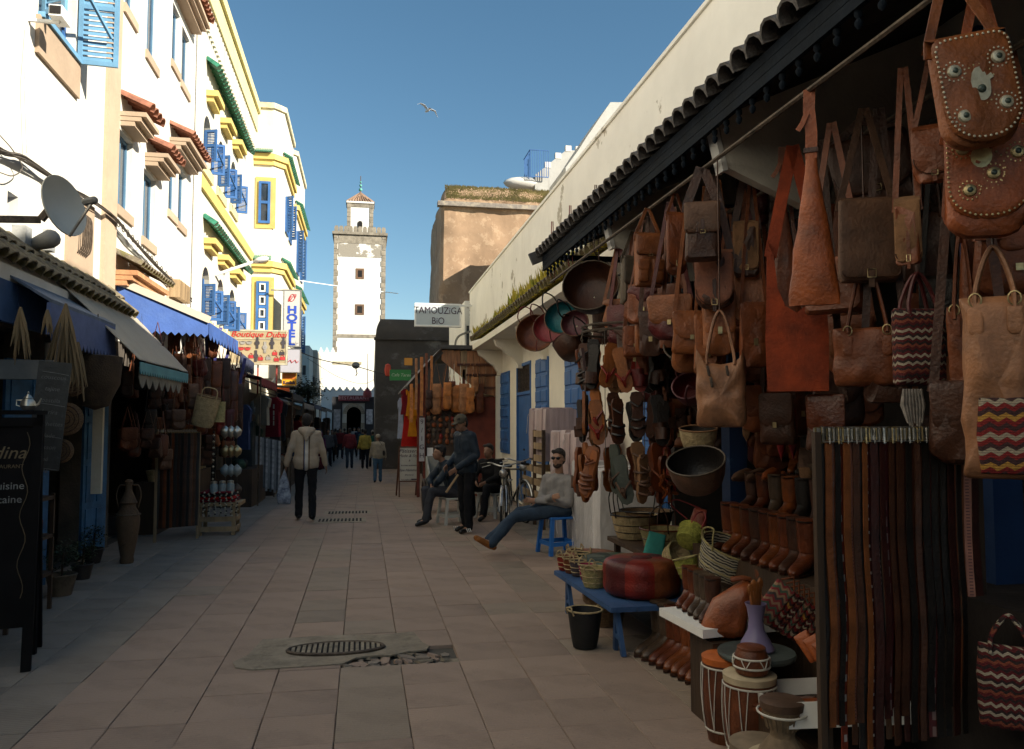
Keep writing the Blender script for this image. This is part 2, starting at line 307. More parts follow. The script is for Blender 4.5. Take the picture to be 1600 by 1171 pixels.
# ================================================================ facade helper (wall in plane X = const, holes cut)
def facade(X, y0, y1, z0, z1, holes, m, parent, thick=.22, sgn=1, name='wall'):
    """holes: (ya,yb,za,zb). sgn=1: street lies at +X of the wall"""
    yy = sorted({y0, y1, *[h[0] for h in holes], *[h[1] for h in holes]}); zz = sorted({z0, z1, *[h[2] for h in holes], *[h[3] for h in holes]})
    yy = [y for y in yy if y0 <= y <= y1]; zz = [z for z in zz if z0 <= z <= z1]; b = B(); Xb = X-sgn*thick
    ins = lambda a, c: any(h[0] < a < h[1] and h[2] < c < h[3] for h in holes)
    for i in range(len(yy)-1):
        for j in range(len(zz)-1):
            if ins((yy[i]+yy[i+1])/2, (zz[j]+zz[j+1])/2): continue
            b.add([(X, yy[i], zz[j]), (X, yy[i+1], zz[j]), (X, yy[i+1], zz[j+1]), (X, yy[i], zz[j+1])], [(0, 1, 2, 3)])
    for ya, yb, za, zb in holes:
        for q in (((ya, za), (yb, za)), ((yb, za), (yb, zb)), ((yb, zb), (ya, zb)), ((ya, zb), (ya, za))):
            b.add([(X, *q[0]), (X, *q[1]), (Xb, *q[1]), (Xb, *q[0])], [(0, 1, 2, 3)])
    b.add([(X, y0, z0), (Xb-4*sgn, y0, z0), (Xb-4*sgn, y0, z1), (X, y0, z1)], [(0, 1, 2, 3)]); b.add([(X, y1, z0), (Xb-4*sgn, y1, z0), (Xb-4*sgn, y1, z1), (X, y1, z1)], [(0, 1, 2, 3)])
    b.add([(X, y0, z1), (X, y1, z1), (Xb-4*sgn, y1, z1), (Xb-4*sgn, y0, z1)], [(0, 1, 2, 3)]); b.add([(Xb-4*sgn, y0, z0), (Xb-4*sgn, y1, z0), (Xb-4*sgn, y1, z1), (Xb-4*sgn, y0, z1)], [(0, 1, 2, 3)])
    return b.obj(name, m, parent)
def pxrect(X, xa, ya, xb, yb, yc=None, yd=None):
    """photo corners -> (Y0,Y1,z0,z1) on plane X: xa,xb edges; ya top at xa; yb bottom at xa"""
    p = onX(xa, ya, X); q = onX(xa, yb, X); r = onX(xb, ya, X); return (p.y, r.y, q.z, p.z)
def window(parent, X, r, fm=BLUED, sgn=1, arch=False, depth=.10, mull=1, trans=0, fw=.045, gm_=GLASS, back=True):
    """window in hole r of a wall at X: frame (sub: pane)"""
    ya, yb, za, zb = r; x0 = X-sgn*depth; b = B(); w_ = fw
    lo, hi = min(x0, x0-sgn*.04), max(x0, x0-sgn*.04)
    b.box(lo, hi, ya, ya+w_, za, zb); b.box(lo, hi, yb-w_, yb, za, zb); b.box(lo, hi, ya+w_, yb-w_, za, za+w_); b.box(lo, hi, ya+w_, yb-w_, zb-w_, zb)
    for k in range(mull): y = ya+(yb-ya)*(k+1)/(mull+1); b.box(lo+.002, hi-.002, y-w_/2, y+w_/2, za+w_, zb-w_)
    for k in range(trans): z = za+(zb-za)*(k+1)/(trans+1); b.box(lo+.004, hi-.004, ya+w_, yb-w_, z-w_/2, z+w_/2)
    f = b.obj('window', fm, parent)
    xm = x0-sgn*.02; B().add([(xm, ya, za), (xm, yb, za), (xm, yb, zb), (xm, ya, zb)], [(0, 1, 2, 3)]).obj('pane', gm_, f)
    return f
def shutter_mesh(w_, h, m, louv=10, t=.035):
    """panel in local x (0..w), z (0..h), thickness y"""
    b = B(); s = .05; b.box(0, s, 0, t, 0, h); b.box(w_-s, w_, 0, t, 0, h); b.box(s, w_-s, 0, t, 0, s); b.box(s, w_-s, 0, t, h-s, h); b.box(s, w_-s, 0, t, h*.5-s/2, h*.5+s/2)
    for k in range(louv):
        for (za, zb) in ((s, h*.5-s/2), (h*.5+s/2, h-s)):
            z = za+(zb-za)*(k+.5)/louv; d = (zb-za)/louv*.5
            b.add([(s, .004, z-d), (w_-s, .004, z-d), (w_-s, t-.006, z+d*.8), (s, t-.006, z+d*.8), (s, .010, z-d), (w_-s, .010, z-d), (w_-s, t-.001, z+d*.8), (s, t-.001, z+d*.8)], [(0, 1, 2, 3), (7, 6, 5, 4), (0, 4, 5, 1), (2, 6, 7, 3)])
    return b.mesh('shutter', m)
def tiles(parent, X, y0, y1, z, proj, drop, m, n=None, sgn=1, rows=1, r=None, both=True, lift=0.0):
    """half-round tiles sloping out of a wall from (X,z) to (X+proj, z-drop)"""
    n = n or max(3, int((y1-y0)/.17)); st = (y1-y0)/n; r = r or st*.52; L = sqrt(proj**2+drop**2)/rows
    b = B(); k = 6; vs = []
    for q, (u, rr_) in enumerate(((0, r*1.08), (L*1.12, r*.9))):
        vs += [(u, rr_*cos(pi*i/k), rr_*sin(pi*i/k)) for i in range(k+1)]+[(u, (rr_-.014)*cos(pi*i/k), (rr_-.014)*sin(pi*i/k)) for i in range(k+1)]
    m_ = k+1; fs = []
    for i in range(k): fs += [(i, i+1, 2*m_+i+1, 2*m_+i), (m_+i, 3*m_+i, 3*m_+i+1, m_+i+1), (i, m_+i, m_+i+1, i+1), (2*m_+i, 2*m_+i+1, 3*m_+i+1, 3*m_+i)]
    fs += [(0, 2*m_, 3*m_, m_), (k, m_+k, 3*m_+k, 2*m_+k)]
    b.add(vs, fs); me = b.mesh('roof_tile', m)
    ang = atan2(drop, proj)
    for q in range(rows):
        for i in range(n):
            u = 1-(q+1)/rows; o = link('roof_tile', me, parent, (X+sgn*proj*((q+1)/rows), y0+(i+.5)*st, z-drop*((q+1)/rows)+.012*(rows-q)+lift+rnd.uniform(-.006, .006)))
            o.rotation_euler = (0, -ang if sgn > 0 else -(ang), (pi if sgn > 0 else 0)+rnd.uniform(-.04, .04))
# ================================================================ LEFT: building A (nearest, white, blue shutters)
XL = -3.25
hA = thing('white_house', 'tall plain white house at the left edge with a blue shuttered window and satellite dish', 'house', (0, 0, 0))
wA = pxrect(XL, 62, -40, 120, 35); wA = (wA[0], onX(118, 60, XL).y, onX(64, 27, XL).z, onX(64, 27, XL).z+1.35)
wb = pxrect(XL, 12, 298, 29, 350); wt = pxrect(XL, 106, 305, 143, 412)
facade(XL, -6, 10.55, 2.71, 12.2, [wA, wb], WHITE, hA)
GRF = mat('dark_shopfront_wall', (.085, .07, .055), .9, .25, 3, .3)  # ground floor walls, darker than the plaster above
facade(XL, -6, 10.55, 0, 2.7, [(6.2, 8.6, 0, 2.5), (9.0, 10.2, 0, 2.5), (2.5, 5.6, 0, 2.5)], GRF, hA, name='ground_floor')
window(hA, XL, wA, BLUE, mull=1, fw=.06); window(hA, XL, wb, BLUE, mull=1)
def shutter(parent, w_, h, y, z, ang, m=BLUE, x=XL+.02, louv=10, label=None):
    o = link('shutter', shutter_mesh(w_, h, m, louv), parent, (x, y, z), label=label); o.rotation_euler = (0, 0, ang); return o
shutter(hA, .42, 1.35, wA[1]+.02, wA[2]-.03, rad(4), BLUEL)
shutter(hA, .3, 1.35, wA[0]+.02, wA[2], rad(-28), BLUEL)
b = B(); b.bar((XL+.02, wA[0]+.1, wA[2]+1.05), (XL+.38, wA[1], wA[2]+.28), .03); b.obj('shutter_bar', BLUEL, hA)
b = B(); b.box(XL, XL+.04, wA[0]-.06, wA[1]+.08, wA[2]-.42, wA[2]-.03); b.obj('sill_panel', TANPL, hA)
b = B(); b.box(XL, XL+.07, wA[0]-.02, wA[1]+.04, wA[2]-.035, wA[2]+.02); b.obj('sill', BLUEL, hA)
b = B(); b.box(XL, XL+.03, onX(106, 305, XL).y-.05, onX(143, 305, XL).y+.04, onX(110, 437, XL).z, onX(110, 298, XL).z); b.obj('panel', TANPL, hA)
gy = onX(118, 330, XL).y; gz0 = onX(120, 398, XL).z
for i in range(6):
    b = B(); y = gy+i*.055; b.tube(curve([(XL+.03, y, gz0), (XL+.09, y, gz0+.1), (XL+.09, y, gz0+.42), (XL+.03, y, gz0+.5)], 3), .009, 5); b.obj('grille_bar', IRON, hA)
pA = onX(173, 300, XL).y
b = B(); b.box(XL, XL+.05, pA-.35, pA+.13, 2.9, 12.2); b.obj('pilaster', TANPL, hA)
# tiled ledge over the ground floor, white fascia and blue board under it
tiles(hA, XL, 5.2, 10.95, 3.26, .35, .32, MOSST, n=30, rows=2)
b = B(); b.box(XL, -2.92, 5.2, 10.95, 2.80, 2.93); b.box(XL, -3.0, 5.2, 10.95, 2.932, 3.0); b.obj('ledge_fascia', stain(mat('cracked_fascia', (.55, .53, .48), .9, .08, 3, .3, 20), (.2, .18, .15), 5, .6, .66, amount=.7), hA)
for i in range(5):
    b = B(); b.box(-2.95, -2.91, 5.2+i*.75, 5.2+i*.75+.742, 2.45+rnd.uniform(-.02, .02), 2.795); b.obj('sign_board', DULLB, hA)
b = B(); b.box(XL-4.0, XL-.22, 2, 12, 2.55, 2.7); b.box(XL-2.6, XL-2.5, 2, 10.5, 0, 2.5); b.obj('shop_inside', DIMW, hA)
b = B(); b.box(XL-.05, XL+.02, 9.05, 9.12, 0, 2.45); b.obj('door_post', WPAINT, hA)
# blue door leaves
def door_leaf(parent, y, ang, w_=.55, h=2.15, m=None, x=XL+.03):
    m = m or BLUE; b = B(); b.box(0, w_, 0, .035, 0, h)
    d = link('door', b.mesh('door', m), parent, (x, y, .06)); d.rotation_euler = (0, 0, ang)
    for k in range(4):
        for s_ in (0, 1):
            b = B(); xa = .05+s_*(w_/2-.02); xb = xa+w_/2-.08; za = .1+k*(h-.1)/4; zb = za+(h-.1)/4-.08
            b.box(xa, xb, -.012, -.001, za, zb); b.obj('door_panel', m, d)
    return d
door_leaf(hA, 8.05, rad(62), .5, m=mat('dim_blue_door', (.035, .12, .24), .6)); door_leaf(hA, 10.2, rad(70), .42, m=mat('dim_blue_door', (.035, .12, .24)))
# building B : white with pink-tan hooded windows
hB = thing('white_hotel', 'white house with slate blue windows under tan hoods with terracotta tiles', 'house', (0, 0, 0))
def w4(xa, xb, yt, yb_, X=XL): return pxrect(X, xa, yt, xb, yb_)
W = [w4(186, 208, 200, 323), w4(225, 244, 262, 372), w4(265, 277, 235, 330), w4(279.5, 291, 262, 348),
     w4(197, 214, -60, 10), w4(232, 249, -45, 85), w4(270.5, 282, 3, 98), w4(285, 297, 40, 130)]
y1B = onX(311, 300, XL).y
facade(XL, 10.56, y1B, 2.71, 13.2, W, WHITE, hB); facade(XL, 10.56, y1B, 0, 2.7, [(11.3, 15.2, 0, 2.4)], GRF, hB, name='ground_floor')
for r in W: window(hB, XL, r, BLUED, mull=1, fw=.05, depth=.07)
for r in W:
    b = B(); b.box(XL, XL+.035, r[0]-.06, r[1]+.06, r[2]-.13, r[2]-.001); b.obj('sill', TANPL, hB)
def hood(parent, y0, y1, z0, z1, proj, m, tm, n, X=XL):
    """boxed hood over a window; soffit steps, tiles on top"""
    b = B(); b.box(X, X+proj*.55, y0+.02, y1-.02, z0, z0+(z1-z0)*.35); b.box(X, X+proj*.8, y0+.01, y1-.01, z0+(z1-z0)*.352, z0+(z1-z0)*.68); b.box(X, X+proj, y0, y1, z0+(z1-z0)*.682, z1); b.obj('window_hood', m, parent)
    tiles(parent, X, y0-.02, y1+.02, z1+.22, proj+.05, .17, tm, n=n)
for (xa, xb, yt, yb_, pr) in ((190, 207, 196, 0, .33), (228, 245, 258, 0, .33), (266, 293, 232, 0, .33), (270, 299, -14, 0, .33)):
    p = onX(xa, yt, XL); q = onX(xb, yt, XL); hood(hB, p.y-.08, q.y+.12, p.z-.02, p.z+.17, pr, TANPL, TERRA, max(4, int((q.y-p.y+.2)/.15)))
b = B(); y = onX(301, 300, XL).y
for dy in (0, .35): b.tube([(XL+.05, y+dy, 2.6), (XL+.05, y+dy, 13)], .035, 6)
b.obj('downpipe', WPAINT, hB)
p = onX(178, 440, XL); q = onX(232, 440, XL)
hood(hB, p.y-.05, q.y, p.z-.05, p.z+.15, .3, mat('orange_clay_paint', (.5, .25, .12), .8), MOSST, 13)
t = thing('wall_lamp_cage', 'small slatted wooden lattice box fixed on the white wall above the blue awning', 'lattice box', onX(270, 455, XL))
b = B(); b.box(0, .03, -.45, .5, -.2, .2); b.obj('back_board', TANPL, t)
for i in range(8): b = B(); b.box(.031, .2, -.4+i*.11, -.36+i*.11, -.16, .14); b.obj('slat', WOODP, t)
# building C : cream, yellow bands, blue arched windows
hC = thing('cream_house', 'cream house with pale yellow cornice and blue arched windows under green tiled hoods', 'house', (0, 0, 0))
y0C, y1C = y1B+.01, 24.2; zt = 10.75
UP = [w4(319, 331, 172, 258), w4(341, 352, 212, 296), w4(361, 370, 245, 322)]; LO = [w4(316, 328, 412, 496), w4(340, 350, 432, 510), w4(358, 368, 448, 520)]
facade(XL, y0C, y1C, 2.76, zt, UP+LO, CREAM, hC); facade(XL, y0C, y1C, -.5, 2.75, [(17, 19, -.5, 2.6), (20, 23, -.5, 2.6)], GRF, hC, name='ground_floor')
b = B(); b.box(XL, XL+.10, y0C, y1C, zt-.55, zt+.0); b.box(XL, XL+.17, y0C, y1C, zt+.002, zt+.25); b.obj('cornice', YELP, hC)
for i in range(34): b = B(); y = y0C+.1+i*(y1C-y0C)/34.; b.box(XL, XL+.06, y, y+.12, zt-1.1, zt-.552); b.obj('cornice_block', CREAM, hC)
zb = onX(393, 403, XL).z; b = B(); b.box(XL, XL+.06, y0C, y1C, zb-.12, zb+.14); b.obj('band', YEL, hC)
for r in UP+LO:
    ya, yb, za, zb_ = r; ym = (ya+yb)/2; rr_ = (yb-ya)/2; zs = zb_-rr_
    window(hC, XL, r, BLUE, mull=1, fw=.07, depth=.1)
    b = B(); a = [(ym+rr_*cos(t_*pi/12), zs+rr_*sin(t_*pi/12)) for t_ in range(13)]
    for k in range(12):
        (p0, q0), (p1, q1) = a[k], a[k+1]; b.add([(XL+.002, p0, q0), (XL+.002, p1, q1), (XL+.002, p1, zb_), (XL+.002, p0, zb_), (XL-.15, p0, q0), (XL-.15, p1, q1)], [(0, 1, 2, 3), (0, 4, 5, 1)])
    b.obj('arch_infill', CREAM, hC)
    b = B(); b.box(XL, XL+.05, ya-.12, yb+.12, za-.2, za-.001); b.obj('sill', YELP, hC)
    hh = (zs-za)*.95
    shutter(hC, .27, hh, ya, za+.02, rad(-22), BLUE, louv=8); shutter(hC, .27, hh, yb, za+.02, rad(12), BLUE, louv=8)
    b = B(); b.bar((XL+.22, ya-.06, za+hh*.62), (XL+.26, yb+.02, za+hh*.35), .03); b.obj('shutter_bar', BLUE, hC)
for (xa, xb, yt) in ((321, 333, 155), (343, 354, 197), (362, 371, 230), (317, 330, 387), (339, 350, 412), (358, 369, 433)):
    p = onX(xa, yt, XL); q = onX(xb, yt, XL); b = B(); b.box(XL, XL+.15, p.y+.1, q.y+.0, p.z, p.z+.1); b.box(XL, XL+.24, p.y+.05, q.y+.02, p.z+.102, p.z+.22); b.obj('window_hood', YEL, hC)
for (x0_, yy0, x1_, yy1) in ((322, 95, 383, 222), (317, 342, 380, 424)):
    p = onX(x0_, yy0, XL); q = onX(x1_, yy1, XL); tiles(hC, XL, p.y, q.y, p.z+.02, .22, .16, GREENT, n=26)
# projecting bays D and E
def bay(name, label, Y0, Y1, px_r, ztop, rows, side=True, front=None):
    XR = -2.42; t = thing(name, label, 'bay', (0, 0, 0)); b = B(); c = .28
    fp = [(XL-.2, Y0), (XR-c, Y0), (XR, Y0+c*1.1), (XR, Y1), (XL-.2, Y1)]
    # body walls
    n = len(fp); b.add([(x, y, 2.9) for x, y in fp]+[(x, y, ztop) for x, y in fp], [(i, (i+1) % n, n+(i+1) % n, n+i) for i in range(n)]+[tuple(range(n)), tuple(range(n, 2*n))]); b.obj('wall', CREAM, t, sharp=20)
    def band(z0, z1, e, m, nm):
        b = B(); f2 = [(XL-.2, Y0-e), (XR-c+e*.4, Y0-e), (XR+e, Y0+c*1.1-e*.4), (XR+e, Y1), (XL-.2, Y1)]
        b.add([(x, y, z0) for x, y in f2]+[(x, y, z1) for x, y in f2], [(i, (i+1) % n, n+(i+1) % n, n+i) for i in range(n)]+[tuple(range(n)), tuple(range(n, 2*n))]); b.obj(nm, m, t, sharp=20)
    band(ztop-.02, ztop+.14, .07, mat('pale_cream_trim', (.60, .54, .36), .85), 'parapet_cap')
    for z in rows:
        band(z-.34, z-.19, .07, YEL, 'cornice'); band(z-.19, z-.02, .14, YEL, 'cornice')
        m_ = 8
        for i in range(m_):
            bb_ = B(); x = XL+.05+i*(XR-c-XL-.02)/m_; r_ = .048; k = 6
            bb_.add([(x+r_*cos(pi*j/k), Y0-.26, z-.02+r_*sin(pi*j/k)) for j in range(k+1)]+[(x+r_*cos(pi*j/k), Y0, z+.12+r_*sin(pi*j/k)) for j in range(k+1)], [(j, j+1, k+2+j, k+1+j) for j in range(k)]+[tuple(range(k+1))]); bb_.obj('roof_tile', GREENT, t)
        b_ = B()
        for i in range(14):
            y = Y0+.3+i*(Y1-Y0-.4)/14.; k = 4; r_ = .07
            b_.add([(XR+.26, y+r_*cos(pi*j/k), z-.02+r_*sin(pi*j/k)) for j in range(k+1)]+[(XR, y+r_*cos(pi*j/k), z+.12+r_*sin(pi*j/k)) for j in range(k+1)], [(j, j+1, k+2+j, k+1+j) for j in range(k)])
        b_.obj('side_tiles', GREENT, t, kind='stuff')
    return t, XR
tD, XR = bay('bay_tower', 'cream projecting bay with yellow window surrounds, nearer of the two bays', 24.2, 27.6, 443, 10.95, (9.55, 6.35))
def bay_window(t, Yf, xa, xb, ya_, yb_, sur, mull, trans, fm, whitebars=False):
    p = onY(xa, ya_, Yf); q = onY(xb, yb_, Yf); ps = onY(sur[0], sur[2], Yf); qs = onY(sur[1], sur[3], Yf)
    b = B(); b.box(ps.x, qs.x, Yf-.03, Yf, qs.z, ps.z); b.obj('window_surround', YEL, t)
    b = B(); fw = .07; y0, y1 = Yf-.075, Yf-.031
    b.box(p.x, p.x+fw, y0, y1, q.z, p.z); b.box(q.x-fw, q.x, y0, y1, q.z, p.z); b.box(p.x+fw, q.x-fw, y0, y1, q.z, q.z+fw); b.box(p.x+fw, q.x-fw, y0, y1, p.z-fw, p.z)
    for k in range(trans): z = q.z+(p.z-q.z)*(k+1)/(trans+1); b.box(p.x+fw, q.x-fw, y0+.003, y1, z-.04, z+.04)
    f = b.obj('window', fm, t)
    B().add([(p.x, Yf-.042, q.z), (q.x, Yf-.042, q.z), (q.x, Yf-.042, p.z), (p.x, Yf-.042, p.z)], [(0, 1, 2, 3)]).obj('pane', GLASS, f)
    if whitebars:
        for k in range(trans+1):
            b = B()
            z0 = q.z+(p.z-q.z)*k/(trans+1)+.06; z1 = q.z+(p.z-q.z)*(k+1)/(trans+1)-.06; xa_, xb_ = p.x+.09, q.x-.09
            b.box(xa_, xb_, y0-.01, y0+.01, z0, z0+.04); b.box(xa_, xb_, y0-.01, y0+.01, z1-.04, z1); b.box(xa_, xa_+.035, y0-.009, y0+.009, z0+.04, z1-.04); b.box(xb_-.035, xb_, y0-.009, y0+.009, z0+.04, z1-.04); b.obj('casement', WPAINT, f)
bay_window(tD, 24.2, 405, 422, 284, 350, (400, 430, 277, 358), 0, 1, BLUE)
bay_window(tD, 24.2, 401, 419, 440, 520, (394, 427, 433, 524), 0, 3, BLUE, True)
for (z0, z1) in ((onX(440, 350, XR).z, onX(440, 290, XR).z), (4.2, 5.6)):
    for y in (25.1, 26.3):
        b = B(); b.box(XR, XR+.05, y, y+.8, z0, z1); f = b.obj('window', BLUE, tD); b = B(); b.box(XR+.051, XR+.056, y+.1, y+.7, z0+.1, z1-.1); b.obj('pane', GLASS, f)
        shutter(tD, .22, z1-z0, y, z0, rad(-30), BLUE, x=XR+.05, louv=6)
tE, XR = bay('bay_tower', 'farther cream projecting bay, partly hidden behind the nearer bay', 28.6, 33, 463, 11.1, (9.3, 6.3))
for (z0, z1) in ((7.0, 8.5), (4.2, 5.6)):
    for y in (29.4, 31): 
        b = B(); b.box(XR, XR+.05, y, y+.9, z0, z1); f = b.obj('window', BLUE, tE); b = B(); b.box(XR+.051, XR+.056, y+.1, y+.8, z0+.1, z1-.1); b.obj('pane', GLASS, f); shutter(tE, .22, z1-z0, y, z0, rad(-30), BLUE, x=XR+.05, louv=6)
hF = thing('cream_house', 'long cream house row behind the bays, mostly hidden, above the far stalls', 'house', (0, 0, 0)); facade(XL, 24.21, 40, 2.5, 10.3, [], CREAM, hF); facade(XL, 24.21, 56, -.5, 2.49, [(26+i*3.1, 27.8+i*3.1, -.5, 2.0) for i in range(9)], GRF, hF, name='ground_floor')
# ---- fixtures on the left facades
p = onX(40, 340, XL)
t = thing('satellite_dish', 'large white satellite dish on a rusty arm on the white house wall', 'satellite dish', (0, 0, 0))
c = onX(85, 326, XL+.72); c = V((XL+.72, c.y, onX(85, 326, XL+.72).z))
nrm = V((.93, -.33, .2)).normalized(); M = MX.Translation(c) @ nrm.to_track_quat('Z', 'Y').to_matrix().to_4x4()
b = B(); R_ = .255; pr = [(R_*k/8, .10*(k/8)**2) for k in range(1, 9)]; b.lathe([(.01, 0)]+pr+[(R_, .088)]+[(r, z-.012) for r, z in pr[::-1]]+[(.01, -.012)], 30, M=M); b.obj('dish', mat('dish_enamel', (.42, .41, .36), .6, .08, 2, .05), t)
b = B(); arm0 = V((XL, c.y-.25, c.z-.18)); b.bar(arm0, c-V((.1, 0, .1)), .05); b.bar(c-V((.1, 0, .1)), c+V((-.03, .0, .0)), .05); b.box(XL, XL+.03, arm0.y-.08, arm0.y+.08, arm0.z-.1, arm0.z+.1); b.obj('arm', IRON, t)
fp = M @ V((0, -.02, .36)); b = B(); e0 = M @ V((.0, -.30, .02)); e0 = min((M @ V((R_*cos(a*.3), R_*sin(a*.3), .08)) for a in range(21)), key=lambda q: q.z); b.tube([e0, fp], .012, 5); b.obj('feed_arm', STEEL, t)
b = B(); b.cap(fp, fp+(c-fp)*.2, .035, .03, 8); b.obj('receiver', GREYP, t)
t = thing('security_camera', 'white security camera on the wall above the satellite dish', 'camera', onX(45, 22, XL))
b = B(); b.box(.22, .34, -.12, .12, -.05, .06); b.obj('housing', WPAINT, t); b = B(); b.bar((0, 0, -.06), (.28, 0, -.06), .03); b.obj('bracket', WPAINT, t); b = B(); b.box(.23, .33, -.13, -.121, -.03, .045); b.obj('lens', DARK, t)
t = thing('floodlight', 'small round floodlight and junction box below the satellite dish', 'lamp', onX(35, 385, XL))
b = B(); b.cap((.05, 0, 0), (.3, -.15, .05), .05, .09, 10); b.obj('lamp_head', GREYP, t); b = B(); b.box(0, .12, -.25, -.1, -.12, .15); b.obj('junction_box', mat('grey_plastic', (.4, .4, .38), .6), t)
t = thing('meter_box', 'small grey rounded box on the wall right of the dish foot', 'box', onX(70, 378, XL)); b = B(); b.box(0, .08, -.06, .06, -.1, .12); b.obj('box', mat('grey_plastic', (.4, .4, .38), .6), t)
# cable bundle
t = thing('cable_bundle', 'sagging twisted bundle of electric cables running along the white facades', 'cables', (0, 0, 0))
base = [(-40, 205), (0, 235), (40, 250), (90, 282), (140, 312), (180, 342), (205, 372), (235, 405), (262, 432), (285, 455), (300, 470)]
for k in range(7):
    pts = []
    for i, (x, y) in enumerate(base):
        q = onX(x, y+rnd.uniform(-5, 5)*(1 if x < 60 else .7), XL+.08+rnd.uniform(-.02, .04)); pts.append(q)
    b = B(); b.tube(curve(pts, 5), .009 if k else .016, 4); b.obj('cable', CABLE, t)
b = B()
q0 = [onX(*p_, XL+.1) for p_ in ((0, 212), (20, 235), (35, 262), (20, 275), (0, 270))]; b.tube(curve(q0, 5), .006, 4); b.obj('cable', CABLE, t)
for k in range(14):
    q = onX(185+k*7.5, 349+k*8.0, XL+.09); b = B(); b.tube([q+V((0, .06*cos(a*.7), .05*sin(a*.7))) for a in range(9)], .006, 4, closed=True); b.obj('cable_loop', CABLE, t)
q0 = [onX(0, 238+6, XL+.06), onX(42, 240, XL+.05), onX(38, 130, XL+.05), onX(45, 40, XL+.05)]; b = B(); b.tube(q0[1:], .005, 4); b.obj('cable', mat('pale_cable', (.5, .48, .44), .7), t)
# street lamp
p = onX(336, 430, XL); t = thing('street_lamp', 'white arm street lamp reaching out from the cream house', 'street lamp', (0, 0, 0))
e = onY(398, 409, p.y+.2); e2 = onY(418, 404, p.y+.2); b = B(); b.tube([p, e], .035, 8); b.obj('arm', WPAINT, t)
b = B(); M = MX.Translation((e+e2)/2) @ (e2-e).to_track_quat('X', 'Z').to_matrix().to_4x4(); b.ell((0, 0, 0), (e2-e).length*.62, .12, .07, 14, M); b.obj('lamp_head', WPAINT, t)
# wires over the street
def wire(label, pts, r, m, cat='wire', sag=0):
    b = B(); b.tube(curve(pts, 6), r, 5); o = b.obj('overhead_wire', m, label=label, cat=cat); return o
wire('thin white wire slanting from the cream bay across the sky', [onY(430, 432, 30), onY(450, 436, 30), onY(540, 449, 31), onY(622, 459, 32)], .016, WPAINT)
wire('dark wire strung low from the hotel sign to the dark wall', [onY(445, 540, 28), onY(500, 562, 30), onY(560, 574, 32), onY(600, 584, 33), onY(650, 584, 34)], .018, CABLE)
wire('thin dark wire sagging in front of the battlements', [onY(480, 560, 34), onY(530, 590, 36), onY(568, 600, 40), onY(590, 590, 42)], .01, CABLE)
t = thing('wire_junction', 'small grey junction box hanging on the dark overhead wire', 'junction box', onY(556, 572, 32)); b = B(); b.ell((0, 0, .02), .16, .1, .14, 8); b.obj('box', GREYP, t); b = B(); b.tube([(0, 0, -.1), (.05, 0, -.3), (0, 0, -.4)], .02, 4); b.obj('tail', CABLE, t)
# ---- signs
SIGNW = mat('sign_white', (.46, .45, .43), .5, .03, 2, 0); INKB = mat('sign_blue_ink', (.02, .06, .38), .5, 0, 2, 0); INKR = mat('sign_red_ink', (.42, .02, .02), .5, 0, 2, 0); INKK = mat('sign_dark_ink', (.06, .03, .05), .5, 0, 2, 0)
def board(name, label, cat, box, Y, m, fm, fr=.04, th=.12):
    p = onY(box[0], box[1], Y); q = onY(box[2], box[3], Y); c = (p+q)/2; w_ = (q.x-p.x)/2; h = (p.z-q.z)/2
    t = thing(name, label, cat, c); b = B(); b.box(-w_+fr, w_-fr, -th/2+.01, th/2-.01, -h+fr, h-fr); b.obj('panel', m, t)
    b = B(); b.box(-w_, -w_+fr, -th/2, th/2, -h, h); b.box(w_-fr, w_, -th/2, th/2, -h, h); b.box(-w_+fr, w_-fr, -th/2, th/2, -h, -h+fr); b.box(-w_+fr, w_-fr, -th/2, th/2, h-fr, h); b.obj('frame', fm, t)
    return t, w_, h, -th/2+.006
t, w_, h, y = board('hotel_sign', 'tall white vertical sign with blue HOTEL letters', 'sign', (443, 453, 470, 543), 24.0, SIGNW, STEEL, .03)
for i, ch in enumerate('HOTEL'): text(ch, .30, INKB, t, (0, y-.004, h-.60-i*.232), sx=1.25, bold=.012)
b = B()
for k in range(3): b.tube([(.09*cos(a)+.02*k-.02, y-.004, h-.24+.11*sin(a*1.3+k)) for a in [j*.5 for j in range(10)]], .009, 4)
b.obj('emblem', INKR, t); text('Smir', .17, mat('sign_grey_ink', (.35, .33, .3), .5), t, (.02, y-.004, -h+.1), shear=.3)
b = B(); b.bar((-w_, 0, h-.02), (-w_-.35, 0, h-.02), .04); b.bar((-w_, 0, -h+.3), (-w_-.35, 0, -h+.3), .04); b.obj('bracket', STEEL, t)
t, w_, h, y = board('small_hanging_sign', 'pale lilac square sign with red script under the hotel sign', 'sign', (438, 545, 470, 583), 24.0, mat('lilac_sign', (.36, .35, .39), .5, .03, 2, 0), STEEL, .02)
b = B(); b.tube([(-.18+.045*k, y-.004, -.02+.05*sin(k*2.1)) for k in range(10)], .012, 4); b.obj('script', INKR, t)
t, w_, h, y = board('yellow_film_sign', 'small yellow square sign with red top under the lilac sign', 'sign', (441, 583, 463, 603), 24.2, mat('sign_yellow', (.66, .33, .02), .5, .04, 2, 0), mat('sign_yellow', (.66, .33, .02)), .02)
text('Kodak', .13, INKK, t, (0, y-.004, -.10), bold=.006); b = B(); b.box(-w_+.03, w_-.03, y-.006, y-.001, 0, h-.03); b.obj('red_band', mat('sign_orange', (.60, .16, .02), .5), t)
t, w_, h, y = board('boutique_sign', 'cream shop sign reading Boutique Dubai with sunglasses, watches and handbags', 'sign', (357, 515, 449, 571), 20.5, mat('sign_cream', (.36, .30, .18), .5, .05, 2, 0), mat('sign_cream_frame', (.42, .39, .28), .5), .04)
text('Boutique Dubai', .19, INKR, t, (.02, y-.004, h-.12), shear=.3, sx=1.1, bold=.002)
